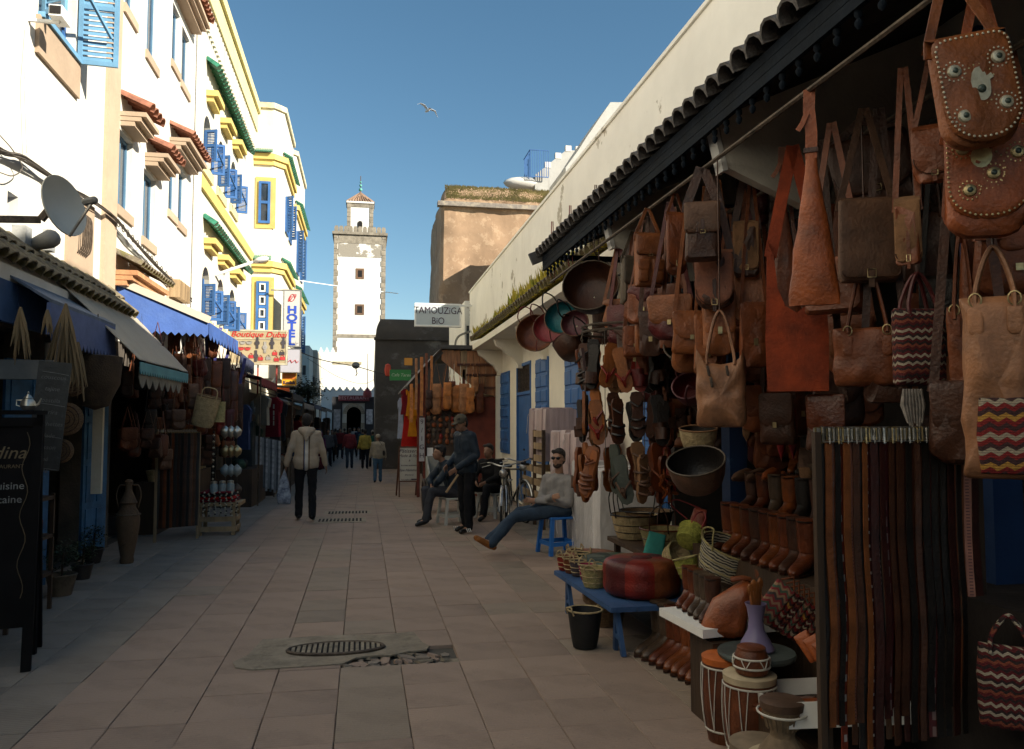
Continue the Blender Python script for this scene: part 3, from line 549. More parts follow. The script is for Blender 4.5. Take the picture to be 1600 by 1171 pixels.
b = B(); b.box(-w_+.04, w_-.04, y-.006, y-.001, h-.24, h-.21); b.obj('divider', mat('sign_cream_frame', (.42, .39, .28)), t)
DK = mat('print_dark', (.05, .045, .05), .5, .1, 3, 0); RD = mat('print_red', (.45, .04, .04), .5); GD = mat('print_grey', (.25, .24, .22), .5)
def P(u, v): return V((-w_+2*w_*u, y-.005, h-2*h*v))
for (u, v, m_) in ((.30, .38, GD), (.28, .55, RD)):
    b = B(); c = P(u, v)
    for s_ in (-1, 1): b.lathe([(.065, 0), (.065, .006)], 12, (0, 0, 0), 1, .65, MX.Translation(c+V((s_*.075, 0, 0))) @ MX.Rotation(pi/2, 4, 'X'))
    b.bar(c+V((-.15, 0, .03)), c+V((.15, 0, .03)), .012); b.obj('printed_sunglasses', m_, t)
for (u, v, m_) in ((.49, .38, DK), (.62, .5, GD), (.74, .38, DK), (.47, .75, DK), (.93, .36, DK)):
    b = B(); c = P(u, v); b.lathe([(.06, 0), (.06, .008)], 12, M=MX.Translation(c) @ MX.Rotation(pi/2, 4, 'X')); b.box(c.x-.03, c.x+.03, c.y-.004, c.y, c.z-.14, c.z+.14); b.obj('printed_watch', m_, t)
for (u, v, m_) in ((.39, .76, RD), (.55, .82, RD), (.68, .8, GD), (.79, .67, RD), (.91, .66, DK), (.82, .84, RD), (.92, .8, RD)):
    b = B(); c = P(u, v); b.box(c.x-.06, c.x+.06, c.y-.004, c.y, c.z-.05, c.z+.03); b.tube([(c.x+.035*cos(a*pi/6), c.y-.002, c.z+.03+.045*sin(a*pi/6)) for a in range(7)], .006, 4); b.obj('printed_handbag', m_, t)
b = B()
for x in (-.35, .0, .45): b.bar((x, .05, -h), (x, .05, -h-1.3), .035)
b.obj('post', mat('red_post', (.3, .05, .04), .6), t)
# ---- awnings on the left
def sheet(pts, m, name, parent, nu=8, nv=8, sag=.03, thick=(0, 0, .012)):
    a, b_, c, d = [V(p) for p in pts]
    f = lambda u, v: (a.lerp(b_, u)).lerp(d.lerp(c, u), v)+V((0, 0, -sag*sin(pi*v)*sin(pi*min(1, u*1.0))+.012*noise.noise(V((u*5, v*5, a.x)))))
    return B().grid(f, nu, nv, thick=thick).obj(name, m, parent)
def valance(p, q, h, n, m, parent, name='valance', scallop=.35):
    p, q = V(p), V(q); L = (q-p).length; d = (q-p)/L; b = B(); k = 6; step = L/n
    nrm = d.cross(V((0, 0, 1)))*.008
    for i in range(n):
        pts = [(i*step+step*j/k, -h+(h*scallop)*(1-sin(pi*j/k))) for j in range(k+1)]
        for j in range(k):
            a0, a1 = pts[j], pts[j+1]; vs = [p+d*a0[0], p+d*a1[0], p+d*a1[0]+V((0, 0, a1[1])), p+d*a0[0]+V((0, 0, a0[1]))]
            b.add(vs+[v_+nrm for v_ in vs], [(0, 1, 2, 3), (7, 6, 5, 4), (2, 6, 7, 3)])
    return b.obj(name, m, parent)
t = thing('canvas_awning', 'sagging cream canvas awning with a teal toothed edge below the tiled ledge', 'awning', (0, 0, 0))
aw = [(-2.95, 8.6, 2.98), (-2.95, 11.25, 2.98), (-2.25, 11.0, 2.27), (-2.3, 8.9, 2.27)]
sheet(aw, CANVAS, 'canvas', t); valance((-2.3, 8.9, 2.25), (-2.25, 11.0, 2.25), .13, 22, TEALP, t); valance((-2.32, 8.95, 2.2), (-2.29, 10.8, 2.2), .22, 7, mat('dull_canvas', (.22, .2, .16), .9), t, 'inner_valance', .5)
sheet([(-2.95, 11.25, 2.98), (-2.25, 11.0, 2.27), (-2.27, 11.0, 2.2), (-2.95, 11.25, 2.3)], mat('dull_canvas', (.22, .2, .16)), 'side_gusset', t, thick=(0, .01, 0))
t = thing('slatted_awning', 'short dull blue board awning with toothed fringe, next to the cream canvas', 'awning', (0, 0, 0))
b = B(); y0_, y1_ = 7.3, 9.1; b.add([(-2.93, y0_, 2.86), (-2.93, y1_, 2.86), (-2.6, y1_, 2.66), (-2.6, y0_, 2.66), (-2.93, y0_, 2.84), (-2.93, y1_, 2.84), (-2.6, y1_, 2.63), (-2.6, y0_, 2.63)], [(0, 1, 2, 3), (4, 5, 6, 7), (0, 1, 5, 4), (1, 2, 6, 5), (2, 3, 7, 6), (3, 0, 4, 7)]); b.obj('roof_board', mat('grey_blue_board', (.12, .15, .2), .7), t)
for i in range(5): b = B(); b.bar((-2.93, y0_+.02, 2.875-.0), (-2.6, y0_+.02, 2.675), .03); 
b = B(); b.box(-2.63, -2.6, y0_, y1_, 2.36, 2.63); b.obj('fascia', mat('blue_violet_board', (.11, .15, .30), .7, .12), t); valance((-2.595, y0_, 2.40), (-2.595, y1_, 2.40), .12, 18, mat('blue_violet_board', (.11, .15, .30)), t, 'valance', .6)
t = thing('blue_awning', 'blue cloth awning with cream top edge and scalloped side flap', 'awning', (0, 0, 0))
Yg = 11.3; A0 = V((XL+.02, Yg, onY(196, 442, Yg).z)); A1 = onY(326, 504, Yg+.6); 
sheet([A0, (XL+.02, 14.4, A0.z), (A1.x, 14.6, A1.z), A1], CANVAS, 'canvas', t, sag=.05)
b = B(); n = 12
lo = onY(200, 515, Yg).z; L0 = onY(188, 462, Yg)
for i in range(n):
    u, u2 = i/n, (i+1)/n
    tp = lambda u: A0.lerp(A1, u)-V((0, 0, .015)); bt = lambda u: V((A0.x+(A1.x-A0.x)*u, A0.y+(A1.y-A0.y)*u, lo+.02))
    mid = [bt(u), (bt(u)+bt(u2))/2-V((0, 0, .05)), bt(u2)]
    b.add([tp(u), tp(u2), mid[2], mid[1], mid[0]], [(0, 1, 2, 3, 4)])
b.obj('side_flap', BCANV, t)
b = B(); b.bar(A0+V((0, -.02, .03)), A1+V((.02, -.02, .03)), .03, .10); b.obj('edge_strip', CANVAS, t)
valance(A1, (A1.x, 14.6, A1.z), .25, 10, BCANV, t)
t = thing('dark_awning', 'ragged dark blue awning hung with cloth strips beyond the blue awning', 'awning', (0, 0, 0))
D0 = onY(322, 497, 14.7); D1 = onY(375, 556, 15.3); sheet([(D0.x-.6, 14.7, D0.z+.25), (D0.x-.6, 17.2, D0.z+.25), (D1.x, 17.2, D1.z), D1], mat('navy_cloth', (.03, .035, .07), .9, .3), 'cloth', t, sag=.12)
valance(D1, (D1.x, 17.2, D1.z), .3, 8, mat('navy_cloth', (.03, .035, .07)), t)
for i, (xa, ya, xb, yb) in enumerate(((322, 512, 325, 600), (345, 512, 330, 590), (360, 535, 343, 605), (383, 560, 375, 600))):
    b = B(); p = onY(xa, ya, 13.2+i*.5); q = onY(xb, yb, 13.2+i*.5); b.bar(p, q, .05, .03); b.obj('pole', mat('violet_blue_pole', (.07, .07, .25), .6), t)
b = B(); q = onY(372, 556, 15.3); b.tube([q, q+V((-.1, 0, -.6))], .012, 4); b.tube([q-V((.2, 0, 0)), q+V((-.2, 0, -.5))], .012, 4); b.obj('hanging_frame', IRON, t)
# ================================================================ RIGHT: long wall, arcade, eave
XW = 3.3; ZT = 5.72
hR = thing('long_white_wall', 'long cream limewashed wall with peeling patches rising above the arcade and leather shop', 'wall', (0, 0, 0))
b = B(); b.box(XW, XW+.5, -9, 25.1, 3.42, ZT)
b.obj('upper_wall', RWALL, hR)
b = B(); b.box(XW-.03, XW+.53, -9, 25.15, ZT+.002, ZT+.05); b.obj('coping', RWALL, hR)
# doors and windows along the arcade wall
def yv(px): return onX(px, 600, XW).y
dr = (yv(830), yv(808), -.05, onX(820, 567, XW).z); w1 = (yv(797), yv(784), .9, onX(790, 582, XW).z); w2 = (yv(858), yv(839), .85, onX(849, 560, XW).z)
w3 = (yv(937), yv(885), .95, onX(905, 540, XW).z); w4_ = (yv(1045), yv(1006), .6, onX(1025, 488, XW).z)
facade(XW, 8.3, 19.3, -.1, 3.42, [dr, w1, w2, w3, w4_], SHADEW, hR, sgn=-1, name='arcade_wall')
facade(XW, 19.31, 25.1, -.4, 3.42, [(20, 22.5, -.3, 2.4)], SHADEW, hR, sgn=-1, name='arcade_wall')
def panelled(parent, X, r, name='shutter', rows=6, m=BLUE, cols=2, proud=.03):
    ya, yb, za, zb = r; b = B(); b.box(X-proud, X+.02, ya, yb, za, zb); s_ = b.obj(name, m, parent); n = rows
    for i in range(n):
        for j in range(cols):
            y0 = ya+.04+j*(yb-ya-.04)/cols; y1 = y0+(yb-ya-.04)/cols-.04; z0 = za+.05+i*(zb-za-.05)/n; z1 = z0+(zb-za-.05)/n-.05
            c = B(); c.add([(X-proud-.001, y0, z0), (X-proud-.001, y1, z0), (X-proud-.001, y1, z1), (X-proud-.001, y0, z1), (X-proud-.02, y0+.02, z0+.02), (X-proud-.02, y1-.02, z0+.02), (X-proud-.02, y1-.02, z1-.02), (X-proud-.02, y0+.02, z1-.02)], [(4, 5, 6, 7), (0, 1, 5, 4), (1, 2, 6, 5), (2, 3, 7, 6), (3, 0, 4, 7)]); c.obj('panel', m, s_)
    return s_
panelled(hR, XW, w1, rows=7); panelled(hR, XW, w2, rows=7)
ya, yb, za, zb = w3; panelled(hR, XW, (ya, (ya+yb)/2-.01, za, zb), rows=6); panelled(hR, XW, ((ya+yb)/2+.01, yb, za, zb), rows=6)
ya, yb, za, zb = w4_; panelled(hR, XW, (ya, yb, za, zb), rows=6)
b = B(); ya, yb, za, zb = dr; b.box(XW+.02, XW+.07, ya+.06, yb-.06, za, zb-.62); d = b.obj('door', BLUE, hR)
b = B(); b.box(XW-.02, XW+.05, ya, ya+.06, za, zb); b.box(XW-.02, XW+.05, yb-.06, yb, za, zb); b.box(XW-.02, XW+.05, ya+.06, yb-.06, zb-.06, zb); b.box(XW-.02, XW+.05, ya+.06, yb-.06, zb-.66, zb-.60); b.obj('door_frame', BLUE, hR)
b = B(); b.box(XW+.03, XW+.05, ya+.06, yb-.06, zb-.60, zb-.06); tg = b.obj('transom_glass', GLASS, hR)
for i in range(9): b = B(); y = ya+.1+i*(yb-ya-.2)/8; b.box(XW, XW+.02, y-.008, y+.008, zb-.60, zb-.06); b.obj('grille_bar', IRON, tg)
b = B(); b.ell((XW+.0, (ya+yb)/2, 1.05), .02, .02, .02, 8); b.obj('knob', IRON, d)
# eave slab, soffit, brackets, weedy tiles
XE = 2.6
b = B(); b.box(XE, XW, 8.0, 19.4, 3.37, 3.50); b.box(XE+.12, XW, 8.0, 19.4, 3.502, 3.56); b.obj('eave_slab', SHADEW, hR)
for y in (9.6, 11.9, 14.2, 16.6, 19.15):
    b = B(); pr = [(0, 0), (0, -.62)]+[(-.10-.0*k, -.60+.06*k) for k in range(2)]+[(-.16, -.45), (-.2, -.38), (-.34, -.3), (-.44, -.2), (-.5, -.16), (-.56, -.12), (-.6, 0)]
    b.add([(XW+x, y-.09, 3.368+z) for x, z in pr]+[(XW+x, y+.09, 3.368+z) for x, z in pr], [tuple(range(len(pr))), tuple(range(2*len(pr)-1, len(pr)-1, -1))]+[(i, (i+1) % len(pr), len(pr)+(i+1) % len(pr), len(pr)+i) for i in range(len(pr))]); b.obj('corbel', SHADEW, hR)
b = B(); b.box(XW-.12, XW, 19.1, 19.3, -.15, 2.75); b.obj('pier', SHADEW, hR)
tiles(hR, XW, 8.0, 19.4, 3.80, .72, .22, MOSST, n=52, rows=2, sgn=-1)
# weeds on the eave
gr = random.Random(5); b = B()
for i in range(9000):
    y = gr.uniform(7.9, 19.3); d_ = noise.noise(V((y*.9, 2.2, 0)))+.35
    if gr.random() > .45+d_: continue
    x = gr.uniform(XE+.02, XW-.12); z = 3.60+(x-XE)*.3; h = gr.uniform(.07, .26)*(1+.8*max(0, d_)); a = gr.uniform(0, 2*pi); lx, ly = gr.uniform(-.1, .1), gr.uniform(-.1, .1); ww = gr.uniform(.008, .028)
    b.add([(x-ww*cos(a), y-ww*sin(a), z), (x+ww*cos(a), y+ww*sin(a), z), (x+lx*.5+ww*cos(a), y+ly*.5+ww*sin(a), z+h*.6), (x+lx, y+ly, z+h)], [(0, 1, 2, 3)])
wd = stain(mat('dry_weeds', (.50, .40, .05), .9, .35, 3, 0), (.20, .24, .03), 2, .5, .6, amount=.8)
o = b.obj('weeds', wd, label='dry yellow-green weeds growing along the tiled eave', cat='weeds', kind='stuff'); o['kind'] = 'stuff'
# unseen blocks added for their shade on street and tower; grey parapets, roof terrace
hS = thing('unseen_shade_blocks', 'unseen plain blocks behind the long wall, added to throw shade over the street', 'building', (0, 0, 0)); b = B(); b.box(6.2, 12, 3.0, 21, 3, 8.0); b.obj('wall', WHITE, hS); b = B(); b.box(6.6, 12, -14, 2.99, 3, 9.5); b.obj('wall', WHITE, hS); b = B(); b.box(8, 14, 21.01, 38, 0, 11.3); b.obj('wall', WHITE, hS)
hs = thing('grey_parapet_house', 'pale grey weathered parapet wall showing above the long cream wall', 'building', (0, 0, 0))
GW = stain(mat('grey_weathered_render', (.46, .45, .41), .9, .06, 2, .3, 12), (.25, .24, .22), 1.5, .55, .7, (1, 1, .3), .6)
pg = [onY(x, y, 16) for x, y in ((990, 160), (954, 160), (940, 180), (930, 195), (917, 214), (903, 236), (884, 262), (884, 330), (990, 330))]; b = B(); b.ext([(q.x, q.z) for q in pg], 16, 17.5); b.obj('parapet', GW, hs, sharp=20)
ht = thing('terrace_house', 'small white roof terrace with battlements beside a blue railing above the earth bastion', 'building', (0, 0, 0))
Yt = 52; P0 = onY(836, 285, Yt); P1 = onY(905, 285, Yt+2); zt1 = onY(880, 232, Yt).z
b = B(); b.add([(P0.x, Yt, 4), (P0.x+5, Yt, 4), (P0.x+5, Yt, zt1-.1), (P0.x+2.2, Yt, zt1-.1), (P0.x, Yt, P0.z+.5)]+[(P0.x, Yt+3, 4), (P0.x+5, Yt+3, 4), (P0.x+5, Yt+3, zt1-.1), (P0.x+2.2, Yt+3, zt1-.1), (P0.x, Yt+3, P0.z+.5)], [tuple(range(5)), tuple(range(9, 4, -1))]+[(i, (i+1) % 5, 5+(i+1) % 5, 5+i) for i in range(5)]); b.obj('wall', GW, ht, sharp=20)
for i in range(5): b = B(); x = P0.x+.9+i*.72; z = min(zt1-.1, P0.z+.3+(x-P0.x)*(zt1-P0.z-.4)/2.2); b.box(x-.2, x+.2, Yt-.03, Yt+.3, z-.1, z+.3); b.obj('merlon', WHITE, ht)
b = B(); b.ell((P0.x-.6, Yt+.5, P0.z), 1.5, .6, .45, 14); b.obj('dome', WHITE, ht)
R0 = onY(823, 240, Yt-.3); R1 = onY(857, 240, Yt-.3); zb_ = onY(823, 275, Yt-.3).z
t = thing('blue_railing', 'blue iron balcony railing on the roof above the earth bastion', 'railing', (0, 0, 0))
for i in range(9): b = B(); x = R0.x+.25+(R1.x-R0.x-.25)*i/8; b.box(x-.018, x+.018, Yt-.32, Yt-.28, zb_, R1.z+.15); b.obj('baluster', BLUE, t)
for i in range(7): b = B(); y = Yt-.3+i*.3; b.box(R0.x+.2, R0.x+.24, y, y+.035, zb_-.1, R1.z+.15); b.obj('baluster', BLUE, t)
b = B(); b.box(R0.x+.2, R1.x, Yt-.33, Yt-.27, R1.z+.152, R1.z+.2); b.box(R0.x+.2, R0.x+.25, Yt-.26, Yt+1.8, R1.z+.152, R1.z+.2); b.obj('rail', BLUE, t); b = B(); b.box(R0.x+.2, R1.x, Yt-.33, Yt-.27, zb_-.05, zb_-.002); b.obj('rail', BLUE, t)
# earth bastion
tb = thing('earth_bastion', 'massive tan rammed earth bastion with grassy rounded top behind the white wall', 'bastion', (0, 0, 0))
Yb = 40.0; l0 = onY(691, 360, Yb).x; ll = onY(674, 360, Yb+7).x; zt_ = onY(760, 287, Yb).z; zc = onY(760, 321, Yb).z
def bas(u, v):
    # u along wall: 0..0.12 = left side, rest front ; v height
    z = -.5+v*(zt_+.5)
    bat = (1-z/zt_)*.15
    top = max(0, (z-zc)/(zt_-zc)); ins = .9*top**2.2
    if u < .14: k = u/.14; x = ll+.0+k*(l0-ll)-bat+ins*(1-k)*1.2+ins*.4; y = Yb+7*(1-k)
    else: x = l0+(u-.14)/.86*22-bat+ins*.4; y = Yb
    n_ = noise.noise(V((x*.8, y*.8, z*.8)))*.10+noise.noise(V((x*2.5, y*2.5, z*2.5)))*.05
    return V((x-(n_ if u < .14 else 0), y+(0 if u < .14 else n_)+ins*.8, z))
b = B(); b.grid(bas, 90, 70); b.add([(l0+.3, Yb+.7, zt_-.05), (l0+22, Yb+.7, zt_-.05), (l0+22, Yb+9, zt_-.05), (ll+1, Yb+9, zt_-.05)], [(0, 1, 2, 3)]); b.obj('wall', MUD, tb, sharp=60)
b = B(); b.box(l0-.25, l0+22, Yb-.28, Yb+.2, zc-.18, zc+.05); b.obj('string_course', stain(mat('grey_ledge', (.22, .19, .16), .9, .2, 4, .5, 20), (.4, .33, .22), 4, .5, .6, amount=.5), tb)
b = B(); gr = random.Random(8)
for i in range(7000):
    x = gr.uniform(l0+.2, l0+12); k = gr.random(); z = zt_-k*(zt_-zc)*.75; y = Yb+.72*(1-k)-.05; h = gr.uniform(.02, .08)
    b.add([(x-.03, y-.03, z-.05), (x+.03, y-.03, z-.05), (x+gr.uniform(-.1, .1), y-.1, z+h)], [(0, 1, 2)])
o = b.obj('grass', stain(mat('olive_grass', (.20, .17, .06), .95, .3, 2, 0), (.10, .08, .05), 1, .5, .6), label='olive dry grass covering the rounded top of the earth bastion', cat='grass', kind='stuff')
# dark earth wall in shade
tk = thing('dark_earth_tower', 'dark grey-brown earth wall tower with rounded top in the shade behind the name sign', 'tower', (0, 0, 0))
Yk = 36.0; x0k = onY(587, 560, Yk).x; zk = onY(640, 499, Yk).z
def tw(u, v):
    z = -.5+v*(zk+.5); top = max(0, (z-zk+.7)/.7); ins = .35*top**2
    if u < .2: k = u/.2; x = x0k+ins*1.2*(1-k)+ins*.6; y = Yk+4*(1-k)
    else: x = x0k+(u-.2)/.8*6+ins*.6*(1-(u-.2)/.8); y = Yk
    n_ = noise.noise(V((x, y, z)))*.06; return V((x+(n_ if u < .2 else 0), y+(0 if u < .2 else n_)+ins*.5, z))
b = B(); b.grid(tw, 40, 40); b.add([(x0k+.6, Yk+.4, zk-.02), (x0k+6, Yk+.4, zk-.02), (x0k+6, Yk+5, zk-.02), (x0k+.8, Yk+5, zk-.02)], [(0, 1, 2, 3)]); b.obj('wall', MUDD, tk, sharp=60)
b = B(); b.box(x0k-.08, x0k+6, Yk-.12, Yk+.3, zk-.95, zk-.85); b.obj('string_course', MUDD, tk)
# ================================================================ FAR: gate, battlemented walls, minaret
def merlons(parent, Y, x0, x1, z, n, m, w_=.32, h=.5, th=.3):
    st = (x1-x0)/n; b = B()
    pr = [(-w_, 0), (w_, 0), (w_*.95, h*.25), (w_*.55, h*.3), (w_*.6, h*.5), (w_*.25, h*.58), (w_*.3, h*.75), (0, h), (-w_*.3, h*.75), (-w_*.25, h*.58), (-w_*.6, h*.5), (-w_*.55, h*.3), (-w_*.95, h*.25)]
    b.ext(pr, 0, th); me = b.mesh('merlon', m)
    for i in range(n): link('merlon', me, parent, (x0+(i+.5)*st, Y, z))
WSUN = stain(mat('bright_lime_wall', (.80, .76, .66), .9, .05, .6, .3, 3, objrand=0), (.55, .5, .4), .6, .62, .75, amount=.5)
t = thing('battlement_wall', 'tall sunlit white wall with stepped battlements in front of the minaret', 'wall', (0, 0, 0))
Y = 74; p = onY(486, 553, Y); q = onY(592, 553, Y); b = B(); b.box(p.x, q.x+3, Y, Y+1, -1, p.z); b.obj('wall', WSUN, t); merlons(t, Y, p.x+.6, q.x+.4, p.z+.0, 11, WSUN, .3, .62)
b = B(); s_ = onY(520, 565, Y); s2 = onY(565, 570, Y); b.box(s_.x, s2.x, Y-.04, Y-.002, s2.z, s_.z); b.obj('panel', mat('ochre_panel', (.38, .32, .2), .8), t)
t = thing('pale_gate_wall', 'lower pale blue-grey wall with small battlements in the shade beside the gate', 'wall', (0, 0, 0))
Y = 66; p = onY(493, 612, Y); q = onY(590, 605, Y); BW = mat('pale_shaded_wall', (.60, .60, .58), .9, .06, 1, .2, 5); b = B(); b.box(p.x, onY(523, 640, Y).x, Y, Y+.8, -1, p.z); b.obj('wall', BW, t); b = B(); b.box(onY(523, 640, Y).x+.001, q.x, Y, Y+.8, onY(550, 622, Y).z, p.z-.001); b.obj('upper_wall', BW, t); merlons(t, Y, p.x, q.x, p.z, 9, BW, .33, .42)
t = thing('gateway', 'dark gate front with a white arch surround and a red name board', 'gateway', (0, 0, 0))
Y = 62; p = onY(519, 620, Y); q = onY(586, 620, Y); zt2 = p.z; a0 = onY(535, 630, Y); a1 = onY(570, 630, Y); cx = (onY(541, 680, Y).x+onY(564, 680, Y).x)/2; rr_ = (onY(564, 680, Y).x-onY(541, 680, Y).x)/2; zs = onY(550, 636, Y).z-rr_
GATE = mat('dark_slate_cladding', (.022, .022, .026), .7, .2, 3, .2)
b = B(); b.box(p.x, a0.x, Y, Y+.8, -1, zt2); b.box(a1.x, q.x, Y, Y+.8, -1, zt2); b.box(a0.x, a1.x, Y, Y+.8, a0.z, zt2); b.obj('wall', GATE, t)
b = B(); k = 16; L = [(cx+rr_*cos(pi*i/k), zs+rr_*sin(pi*i/k)) for i in range(k+1)]
for i in range(k):
    b.add([(L[i][0], Y+.1, L[i][1]), (L[i+1][0], Y+.1, L[i+1][1]), (L[i+1][0], Y+.1, a0.z), (L[i][0], Y+.1, a0.z), (L[i][0], Y+.8, L[i][1]), (L[i+1][0], Y+.8, L[i+1][1])], [(0, 1, 2, 3), (0, 4, 5, 1)])
b.box(a0.x, cx-rr_, Y+.1, Y+.8, -1, zs); b.box(cx+rr_, a1.x, Y+.1, Y+.8, -1, zs)
b.add([(a0.x, Y+.1, zs), (cx-rr_, Y+.1, zs), (cx-rr_, Y+.1, a0.z), (a0.x, Y+.1, a0.z)], [(0, 1, 2, 3)]); b.add([(a1.x, Y+.1, zs), (cx+rr_, Y+.1, zs), (cx+rr_, Y+.1, a0.z), (a1.x, Y+.1, a0.z)], [(0, 1, 2, 3)]); b.obj('arch_surround', mat('cream_stone', (.48, .46, .40), .9, .1, 3, .2), t)
for i in range(15):
    a_, c_ = pi*i/15, pi*(i+.92)/15; b = B(); b.add([(cx+r_*cos(x), Y+yy, zs+r_*sin(x)) for yy in (.03, .1) for (r_, x) in ((rr_, a_), (rr_+.28, a_), (rr_+.28, c_), (rr_, c_))], [(0, 1, 2, 3), (7, 6, 5, 4), (0, 4, 5, 1), (1, 5, 6, 2), (2, 6, 7, 3), (3, 7, 4, 0)]); b.obj('arch_stone', STONE, t)
for s_ in (-1, 1):
    for i in range(5): b = B(); x = cx+s_*(rr_+.14); b.box(x-.16, x+.16, Y+.03, Y+.1, -.5+i*.42, -.5+i*.42+.39); b.obj('arch_stone', STONE, t)
b = B(); b.box(a0.x, a1.x, Y+9, Y+9.1, -1, a0.z); b.box(a0.x-.1, a0.x, Y+.8, Y+9.1, -1, a0.z); b.box(a1.x, a1.x+.1, Y+.8, Y+9.1, -1, a0.z); b.box(a0.x-.1, a1.x+.1, Y+.8, Y+9.1, a0.z+.01, a0.z+.1); b.obj('blackout_passage', DARK, t)  # closed near-black tunnel, added deep so no sun brightens the arch opening
b = B(); s0, s1 = onY(529, 618, Y), onY(577, 627, Y); b.box(s0.x, s1.x, Y-.12, Y-.02, s1.z, s0.z); nb = b.obj('name_board', mat('maroon_board', (.16, .025, .035), .6), t)
text('RESTAURANT', .34, mat('board_pink_ink', (.5, .3, .3), .6), t, ((s0.x+s1.x)/2, Y-.14, (s0.z+s1.z)/2), sx=1.1)
for (xa, xb, ya, yb) in ((521.5, 531.5, 640, 672), (572.5, 582, 640, 663)):
    b = B(); s0, s1 = onY(xa, ya, Y), onY(xb, yb, Y); b.box(s0.x, s1.x, Y-.06, Y-.01, s1.z, s0.z); b.obj('poster', mat('faded_poster', (.36, .36, .38), .7, .35, 4, 0, objrand=.3), t)
t = thing('gate_turret', 'small red-brown pointed turret above the right side of the gate', 'turret', (0, 0, 0)); c = onY(574, 615, 61); b = B(); b.lathe([(.32, -.3), (.32, 0), (.28, .12), (.02, .45)], 8, c); b.obj('cap', mat('dark_red_paint', (.22, .03, .03), .7), t); b = B(); b.tube([c+V((0, 0, .4)), c+V((0, 0, 3.0))], .025, 5); b.obj('mast', IRON, t)
# minaret
tm = thing('minaret', 'tall square white minaret with grey stone corners, battlements and small tiled lantern', 'minaret', (0, 0, 0))
Y = 92; p = onY(522, 366, Y); q = onY(603, 366, Y); W_ = q.x-p.x; z1 = p.z; z0 = -1
MW = stain(mat('minaret_plaster', (.70, .68, .62), .9, .05, .8, .3, 4, objrand=0), (.55, .52, .45), .5, .55, .75, (1, 1, .4), .4)
n, l, P_ = nodes_of(MW)
b = B(); b.box(p.x+.02, q.x-.02, Y, Y+W_, z0, z1); 
wh = [(onY(557.5, 421, Y), onY(567.5, 435, Y)), (onY(556.5, 477, Y), onY(567.5, 491, Y))]
b.obj('shaft', MW, tm)
c0 = onY(562, 371, Y).z; FL = stain(mat('flaked_plaster', (.70, .68, .62), .9, .05, .8, .3, 4, objrand=0), (.28, .25, .20), .55, .44, .46, (1, 1, 1.2), 1, 10)
b = B(); b.box(p.x+.5, q.x-.5, Y-.03, Y-.002, onY(562, 402, Y).z, onY(562, 381, Y).z); b.obj('flaked_band', FL, tm)
b = B(); b.box(p.x+.5, q.x-.5, Y-.06, Y-.002, onY(562, 380.9, Y).z, z1-.01); b.obj('stone_band', STONE, tm)
b = B(); b.box(p.x+.5, q.x-.5, Y-.06, Y-.002, onY(562, 528, Y).z, onY(562, 523, Y).z); b.obj('stone_band', STONE, tm)
for s_, xc in ((0, p.x), (1, q.x)):
    zz_ = z0; i = 0
    while zz_ < z1-.1:
        hh = .62; ww = .52 if i % 2 else .40; b = B(); xa = xc if s_ == 0 else xc-ww; b.box(xa, xa+ww, Y-.07, Y+.6, zz_, min(z1, zz_+hh-.04)); b.obj('corner_stone', STONE, tm); zz_ += hh; i += 1
for a, c in wh:
    b = B(); b.box(a.x-.1, c.x+.1, Y-.05, Y-.004, c.z-.1, a.z+.1); f = b.obj('window', mat('brown_frame', (.16, .09, .05), .7), tm); b = B(); b.box(a.x+.12, c.x-.12, Y-.056, Y-.051, c.z+.1, a.z-.12); b.obj('pane', DARK, f)
b = B(); b.box(p.x-.2, q.x+.2, Y-.25, Y+W_+.2, z1+.002, z1+.3); b.obj('cornice', STONE, tm)
me = B().add([], []); b = B(); b.box(-.23, .23, 0, .35, 0, .52); b.box(-.17, .17, .02, .33, .521, .66); mm = b.mesh('merlon', STONE)
for i in range(11): link('merlon', mm, tm, (p.x-.0+(i+.5)*W_/11, Y-.2, z1+.3))
for i in range(6): link('merlon', mm, tm, (p.x-.0+(i*2+.5)*W_/11, Y+W_-.2, z1+.3))
lp, lq = onY(542.5, 318, Y+1.5), onY(583.5, 318, Y+1.5); zl = onY(560, 318, Y+1.5).z; lw = lq.x-lp.x; cx = (lp.x+lq.x)/2
b = B(); b.box(lp.x+.05, lq.x-.05, Y+1.5, Y+1.5+lw, z1, zl); b.obj('lantern', MW, tm)
for x in (lp.x, lq.x-.42): 
    for i in range(7): b = B(); b.box(x, x+.42, Y+1.44, Y+1.8, z1+.3+i*(zl-z1-.3)/7, z1+.3+(i+.93)*(zl-z1-.3)/7); b.obj('corner_stone', STONE, tm)
b = B(); b.box(lp.x+.42, lq.x-.42, Y+1.45, Y+1.5, zl-.45, zl); b.obj('stone_band', STONE, tm)
b = B(); b.box(lp.x-.08, lq.x+.08, Y+1.35, Y+1.6+lw, zl+.002, zl+.22); b.obj('cornice', MW, tm)
b = B(); b.ext([(cx-.26, z1+.3)]+[(cx+.26*cos(a*pi/6), z1+1.75+.26*sin(a*pi/6)) for a in range(6, -1, -1)]+[(cx+.26, z1+.3)], Y+1.42, Y+1.49); b.obj('doorway', DARK, tm)
za = onY(562, 300, Y+3).z; b = B(); hw = lw/2+.15; cy = Y+1.5+lw/2; b.add([(cx-hw, cy-hw, zl+.222), (cx+hw, cy-hw, zl+.222), (cx+hw, cy+hw, zl+.222), (cx-hw, cy+hw, zl+.222), (cx, cy, za)], [(0, 1, 4), (1, 2, 4), (2, 3, 4), (3, 0, 4), (0, 1, 2, 3)]); TNR = mat('pale_clay_tile', (.27, .17, .11), .85, .25, 3, .3); b.obj('roof', TNR, tm, sharp=10)
